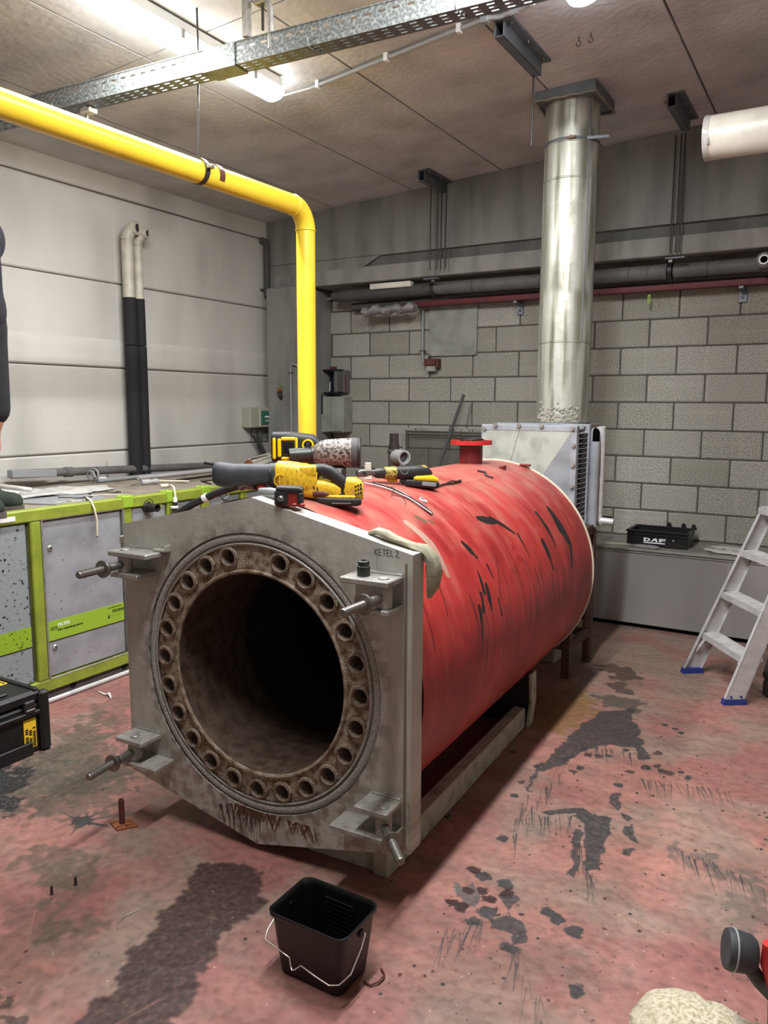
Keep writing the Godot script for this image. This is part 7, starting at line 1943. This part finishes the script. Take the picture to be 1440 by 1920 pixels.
	var s2 := obj("top_sticker", mb().bx(1.30, 1.42, 0.285, 0.2865, 3.93, 4.01), M.print_yellow, t, "yellow and black top sticker")
	for i in 6:
		for j in 3:
			if (i + j * 2) % 3 != 0:
				obj("print_mark", mb().bx(1.305 + 0.019 * i, 1.318 + 0.019 * i, 0.2864, 0.2872, 3.935 + 0.025 * j, 3.95 + 0.025 * j), M.print_black, s2)
	# black case at the right edge
	var k := thing("black_case", "dark case standing on the floor right of the ladder", "case", Vector3(4.5, 0, 1.35))
	obj("body", mb().bx(4.325, 4.75, 0.0, 0.10, 1.2, 1.5, 0.02), M.case_black, k)
	obj("lid", mb().bx(4.32, 4.755, 0.102, 0.15, 1.195, 1.505, 0.016), M.case_black, k)
	# canvas bag and cup tool in the right foreground
	var bg := thing("canvas_bag", "dirty beige canvas bag on the floor at the lower right", "bag", Vector3(4.42, 0, 4.2))
	var rr := []
	var f := noise(80, 0.7, 4)
	for i in 18:
		var u := i / 17.0
		var e := sqrt(maxf(0.02, 1.0 - pow(absf(u * 2.0 - 1.0), 2.6)))
		var q := []
		for j in 26:
			var a := TAU * j / 26.0
			var n := 1.0 + 0.13 * f.get_noise_2d(i * 0.9, j * 0.8)
			var x := lerpf(4.262, 4.64, u)
			q.append(Vector3(x + 0.012 * f.get_noise_2d(j, i), maxf(0.0, 0.045 + sin(a) * 0.095 * e * n * (1.0 - 0.25 * u)), 4.16 + 0.06 * u + cos(a) * 0.15 * e * n))
		rr.append(q)
	obj("bag_body", mb().loft(rr), M.canvas, bg)
	obj("seam", mb().sweep([Vector3(4.43, 0.1, 4.08), Vector3(4.435, 0.112, 4.12), Vector3(4.44, 0.114, 4.17), Vector3(4.45, 0.11, 4.24)], 0.004, 6), M.cloth, bg)
	obj("flap", mb().loft(crumple(Vector3(4.44, 0.1, 4.14), Vector3(4.62, 0.085, 4.2), 0.018, 0.075, 82)), M.canvas, bg)
	var cu := thing("cup_tool", "hand tool with black rubber cup and red body at the lower right edge", "tool", Vector3(4.5, 0.1, 4.12))
	var cc := Vector3(4.49, 0.262, 4.085)
	var ax := Vector3(-0.86, 0.12, 0.3).normalized()
	obj("rubber_cup", mb().lathe([Vector2(0, -0.034), Vector2(0.036, -0.032), Vector2(0.044, -0.022), Vector2(0.047, 0.012), Vector2(0.048, 0.024), Vector2(0.045, 0.034), Vector2(0.038, 0.036), Vector2(0, 0.030)], cc, ax, 32), M.rubber_grey, cu, "black rubber cup with pale rim line")
	obj("rim_line", mb().lathe([Vector2(0.046, 0), Vector2(0.0495, 0.002), Vector2(0.0495, 0.004), Vector2(0.047, 0.006)], cc + ax * 0.014, ax, 32), M.pvc_grey, cu)
	obj("neck", mb().sweep([cc + Vector3(0.02, -0.03, 0.0), cc + Vector3(0.045, -0.055, 0.005), cc + Vector3(0.075, -0.075, 0.01)], 0.018, 12), M.pipe_dark, cu)
	obj("red_body", mb().sweep([cc + Vector3(0.062, 0.045, 0.0), cc + Vector3(0.068, 0.0, 0.0), cc + Vector3(0.09, -0.06, 0.01)], 0.026, 14, [0.018, 0.027, 0.028]), M.red_flange, cu)
	obj("handle", mb().sweep([cc + Vector3(0.085, -0.06, 0.01), cc + Vector3(0.09, -0.13, 0.03), cc + Vector3(0.095, -0.205, 0.05)], 0.022, 14), M.stand_brown, cu)

func round_rect(c: Vector3, hx: float, hz: float, r: float) -> Array:
	var out := []
	for q in 4:
		for i in 6:
			var a := PI * 0.5 * (q + i / 5.0)
			out.append(c + Vector3((hx - r) * (1.0 if q == 0 or q == 3 else -1.0) + cos(a) * r, 0, (hz - r) * (1.0 if q < 2 else -1.0) + sin(a) * r))
	return out

# ---------------------------------------------------------------- the worker standing on the cabinet at the left edge
func nets(bones: Array, lo: Vector3, hi: Vector3, cell: float, soft: float) -> MB:   # bones: [a, b, radius a, radius b]; surface of their smooth union
	var nx := int((hi.x - lo.x) / cell) + 2
	var ny := int((hi.y - lo.y) / cell) + 2
	var nz := int((hi.z - lo.z) / cell) + 2
	var f := PackedFloat32Array()
	f.resize(nx * ny * nz)
	f.fill(1.0)
	for b in bones:
		var a: Vector3 = b[0]
		var d: Vector3 = b[1] - a
		var l2 := maxf(d.length_squared(), 1e-9)
		var m: float = maxf(b[2], b[3]) + soft + cell * 2.0
		var p0 := ((a.min(b[1]) - Vector3.ONE * m - lo) / cell).max(Vector3.ZERO)
		var p1 := ((a.max(b[1]) + Vector3.ONE * m - lo) / cell)
		for k in range(int(p0.z), mini(nz, int(p1.z) + 1)):
			for j in range(int(p0.y), mini(ny, int(p1.y) + 1)):
				for i in range(int(p0.x), mini(nx, int(p1.x) + 1)):
					var p := lo + Vector3(i, j, k) * cell
					var t := clampf((p - a).dot(d) / l2, 0.0, 1.0)
					var v: float = p.distance_to(a + d * t) - lerpf(b[2], b[3], t)
					var at := (k * ny + j) * nx + i
					var h := maxf(soft - absf(f[at] - v), 0.0) / soft
					f[at] = minf(f[at], v) - h * h * soft * 0.25
	var g := mb()
	var ids := {}
	for k in nz - 1:
		for j in ny - 1:
			for i in nx - 1:
				var c := Vector3.ZERO
				var n := 0
				var at := (k * ny + j) * nx + i
				var q := [f[at], f[at + 1], f[at + nx], f[at + nx + 1], f[at + nx * ny], f[at + nx * ny + 1], f[at + nx * ny + nx], f[at + nx * ny + nx + 1]]
				var neg := 0
				for x in q:
					if x < 0.0: neg += 1
				if neg == 0 or neg == 8: continue
				for e in [[0, 1], [2, 3], [4, 5], [6, 7], [0, 2], [1, 3], [4, 6], [5, 7], [0, 4], [1, 5], [2, 6], [3, 7]]:
					var u: float = q[e[0]]
					var w: float = q[e[1]]
					if (u < 0.0) != (w < 0.0):
						var s := u / (u - w)
						var pa := Vector3(e[0] & 1, (e[0] >> 1) & 1, e[0] >> 2)
						var pb := Vector3(e[1] & 1, (e[1] >> 1) & 1, e[1] >> 2)
						c += pa.lerp(pb, s)
						n += 1
				var gr := Vector3(q[1] + q[3] + q[5] + q[7] - q[0] - q[2] - q[4] - q[6], q[2] + q[3] + q[6] + q[7] - q[0] - q[1] - q[4] - q[5], q[4] + q[5] + q[6] + q[7] - q[0] - q[1] - q[2] - q[3])
				ids[at] = g.vert(lo + (Vector3(i, j, k) + c / n) * cell, gr)
	for k in range(1, nz - 1):
		for j in range(1, ny - 1):
			for i in range(1, nx - 1):
				var at := (k * ny + j) * nx + i
				var s := f[at] < 0.0
				for ax in 3:
					var o: int = [1, nx, nx * ny][ax]
					if s == (f[at + o] < 0.0): continue
					var u: int = [nx, nx * ny, 1][ax]
					var w: int = [nx * ny, 1, nx][ax]
					if not (ids.has(at) and ids.has(at - u) and ids.has(at - w) and ids.has(at - u - w)): continue
					var q := [ids[at], ids[at - u], ids[at - u - w], ids[at - w]]
					if s:
						g.tri(q[0], q[1], q[2]); g.tri(q[0], q[2], q[3])
					else:
						g.tri(q[0], q[2], q[1]); g.tri(q[0], q[3], q[2])
	return g

func worker() -> void:
	var o := Vector3(1.008, 1.003, 3.735)
	var p := thing("person", "person in dark shorts, dark shirt and green work boots standing on the cabinet", "person", o)
	var F := Vector3(0.8, 0, -0.6)     # the way they face
	var L := Vector3(-0.6, 0, -0.8)    # their left: the side that reaches into view
	var at := func(side: float, up: float, fwd: float) -> Vector3: return o + L * side + Vector3(0, up, 0) + F * fwd
	var body := []
	for e in [1.0, -1.0]:
		body.append([at.call(0.105 * e, 0.86, 0.0), at.call(0.115 * e, 0.47, 0.015), 0.092, 0.058])
		body.append([at.call(0.115 * e, 0.47, 0.012), at.call(0.118 * e, 0.33, -0.012), 0.056, 0.058])
		body.append([at.call(0.118 * e, 0.33, -0.012), at.call(0.12 * e, 0.08, -0.015), 0.056, 0.036])
		body.append([at.call(0.12 * e, 0.045, -0.02), at.call(0.125 * e, 0.035, 0.09), 0.038, 0.028])
		body.append([at.call(0.185 * e, 1.42, 0.0), at.call(0.225 * e, 1.16, -0.10), 0.052, 0.042])
		body.append([at.call(0.225 * e, 1.16, -0.10), at.call(0.13 * e, 0.97, -0.20), 0.041, 0.028])
	body.append([at.call(-0.07, 0.92, 0.0), at.call(0.07, 0.92, 0.0), 0.115, 0.115])
	body.append([at.call(0, 0.95, 0.0), at.call(0, 1.15, 0.0), 0.125, 0.12])
	body.append([at.call(-0.08, 1.32, 0.0), at.call(0.08, 1.32, 0.0), 0.125, 0.125])
	body.append([at.call(-0.15, 1.43, 0.0), at.call(0.15, 1.43, 0.0), 0.06, 0.06])
	body.append([at.call(0, 1.45, 0.0), at.call(0, 1.56, 0.01), 0.055, 0.052])
	var g := nets(body, o + Vector3(-0.42, -0.02, -0.42), o + Vector3(0.42, 1.62, 0.42), 0.02, 0.04)
	# head with a face, and hands with five fingers
	var hd := [[at.call(0, 1.66, 0.0), at.call(0, 1.70, 0.0), 0.085, 0.092], [at.call(0, 1.60, 0.03), at.call(0, 1.63, 0.045), 0.05, 0.055], [at.call(0, 1.66, 0.085), at.call(0, 1.635, 0.11), 0.012, 0.016], [at.call(0, 1.60, 0.085), at.call(0.02, 1.60, 0.08), 0.01, 0.008], [at.call(0, 1.60, 0.085), at.call(-0.02, 1.60, 0.08), 0.01, 0.008], [at.call(0, 1.52, 0.0), at.call(0, 1.6, 0.0), 0.05, 0.055]]
	for e in [1.0, -1.0]:
		hd.append([at.call(0.086 * e, 1.67, 0.0), at.call(0.088 * e, 1.63, 0.005), 0.018, 0.012])
		hd.append([at.call(0.033 * e, 1.695, 0.075), at.call(0.04 * e, 1.695, 0.07), 0.018, 0.016])
	var g2 := nets(hd, o + Vector3(-0.14, 1.48, -0.14), o + Vector3(0.14, 1.82, 0.14), 0.009, 0.02)
	for src in [g2]: merge(g, src)
	for e in [1.0, -1.0]:
		var wr: Vector3 = at.call(0.13 * e, 0.97, -0.20)
		var dn := (Vector3(0, -1, 0) + F * 0.28).normalized()
		var hn := [[wr, wr + dn * 0.05, 0.027, 0.03]]
		for i in 4:
			var k := F * (0.028 - 0.019 * i)
			var len_: float = [0.066, 0.075, 0.07, 0.055][i]
			hn.append([wr + dn * 0.03 + k * 0.6, wr + dn * 0.088 + k, 0.013, 0.0115])
			hn.append([wr + dn * 0.088 + k, wr + dn * (0.088 + len_ * 0.5) + k - L * e * 0.008, 0.0092, 0.0085])
			hn.append([wr + dn * (0.088 + len_ * 0.5) + k - L * e * 0.008, wr + dn * (0.088 + len_ * 0.92) + k - L * e * 0.026, 0.0085, 0.0075])
		hn.append([wr + dn * 0.03 + F * 0.02, wr + dn * 0.06 + F * 0.05, 0.014, 0.011])
		hn.append([wr + dn * 0.06 + F * 0.05, wr + dn * 0.095 + F * 0.058, 0.0105, 0.0085])
		merge(g, nets(hn, wr - Vector3.ONE * 0.11 - Vector3(0, 0.13, 0), wr + Vector3(0.11, 0.05, 0.11), 0.0055, 0.008))
	obj("body", g, M.skin, p)
	var hair := nets([[at.call(0, 1.70, -0.02), at.call(0, 1.725, -0.005), 0.098, 0.094]], o + Vector3(-0.16, 1.66, -0.16), o + Vector3(0.16, 1.86, 0.16), 0.012, 0.02)
	obj("hair", hair, M.wire_dark, p)
	for e in [1.0, -1.0]:
		obj("eye", mb().ball(at.call(0.034 * e, 1.685, 0.088), Vector3(0.009, 0.006, 0.009), 6), M.print_white, p)
	var sh := []
	var bt := []
	for e in [1.0, -1.0]:
		sh.append([at.call(0.105 * e, 0.88, 0.0), at.call(0.12 * e, 0.52, 0.012), 0.118, 0.098])
		sh.append([at.call(0.175 * e, 0.70, 0.0), at.call(0.18 * e, 0.60, 0.005), 0.052, 0.055])
	sh.append([at.call(-0.07, 0.93, 0.0), at.call(0.07, 0.93, 0.0), 0.128, 0.128])
	sh.append([at.call(-0.05, 1.0, 0.0), at.call(0.05, 1.0, 0.0), 0.132, 0.132])
	obj("shorts", nets(sh, o + Vector3(-0.4, 0.38, -0.4), o + Vector3(0.4, 1.18, 0.4), 0.02, 0.03), M.shorts, p, "dark work shorts with thigh pockets")
	obj("pocket_flap", mb().box(at.call(0.232, 0.74, 0.0), Vector3(0.05, 0.03, 0.10), 0.008), M.shorts, p)
	obj("white_cloth", mb().ball(at.call(0.222, 0.72, 0.0), Vector3(0.03, 0.022, 0.04), 6), M.white_plastic, p)
	var st := []
	st.append([at.call(-0.05, 0.98, 0.0), at.call(0.05, 0.98, 0.0), 0.14, 0.14])
	st.append([at.call(0, 1.0, 0.0), at.call(0, 1.2, 0.0), 0.145, 0.145])
	st.append([at.call(-0.09, 1.32, 0.0), at.call(0.09, 1.32, 0.0), 0.14, 0.14])
	st.append([at.call(-0.16, 1.43, 0.0), at.call(0.16, 1.43, 0.0), 0.07, 0.07])
	for e in [1.0, -1.0]: st.append([at.call(0.185 * e, 1.42, 0.0), at.call(0.215 * e, 1.2, -0.06), 0.072, 0.066])
	obj("shirt", nets(st, o + Vector3(-0.42, 0.8, -0.42), o + Vector3(0.42, 1.56, 0.42), 0.02, 0.03), M.shirt, p)
	for e in [1.0, -1.0]:
		var c: float = 0.12 * e
		bt = [[at.call(c, 0.20, -0.015), at.call(c, 0.09, -0.02), 0.056, 0.052], [at.call(c, 0.065, -0.04), at.call(c * 1.04, 0.05, 0.10), 0.052, 0.046]]
		obj("boot", nets(bt, o + L * c + Vector3(-0.25, 0.012, -0.25), o + L * c + Vector3(0.25, 0.28, 0.25), 0.014, 0.03), M.boot, p, "worn green leather work boot")
		var so := []
		for i in 20:
			var a := TAU * i / 20
			so.append(Vector2(cos(a) * 0.052, 0.03 + sin(a) * 0.123))
		obj("sole", mb().prism(so, at.call(c * 1.02, 0.0, 0.0), L, F, Vector3(0, 0.03, 0)), M.boot_sole, p)

func merge(g: MB, s: MB) -> void:
	var k := g.v.size()
	g.v.append_array(s.v); g.n.append_array(s.n); g.u.append_array(s.u)
	for i in s.ix: g.ix.append(i + k)
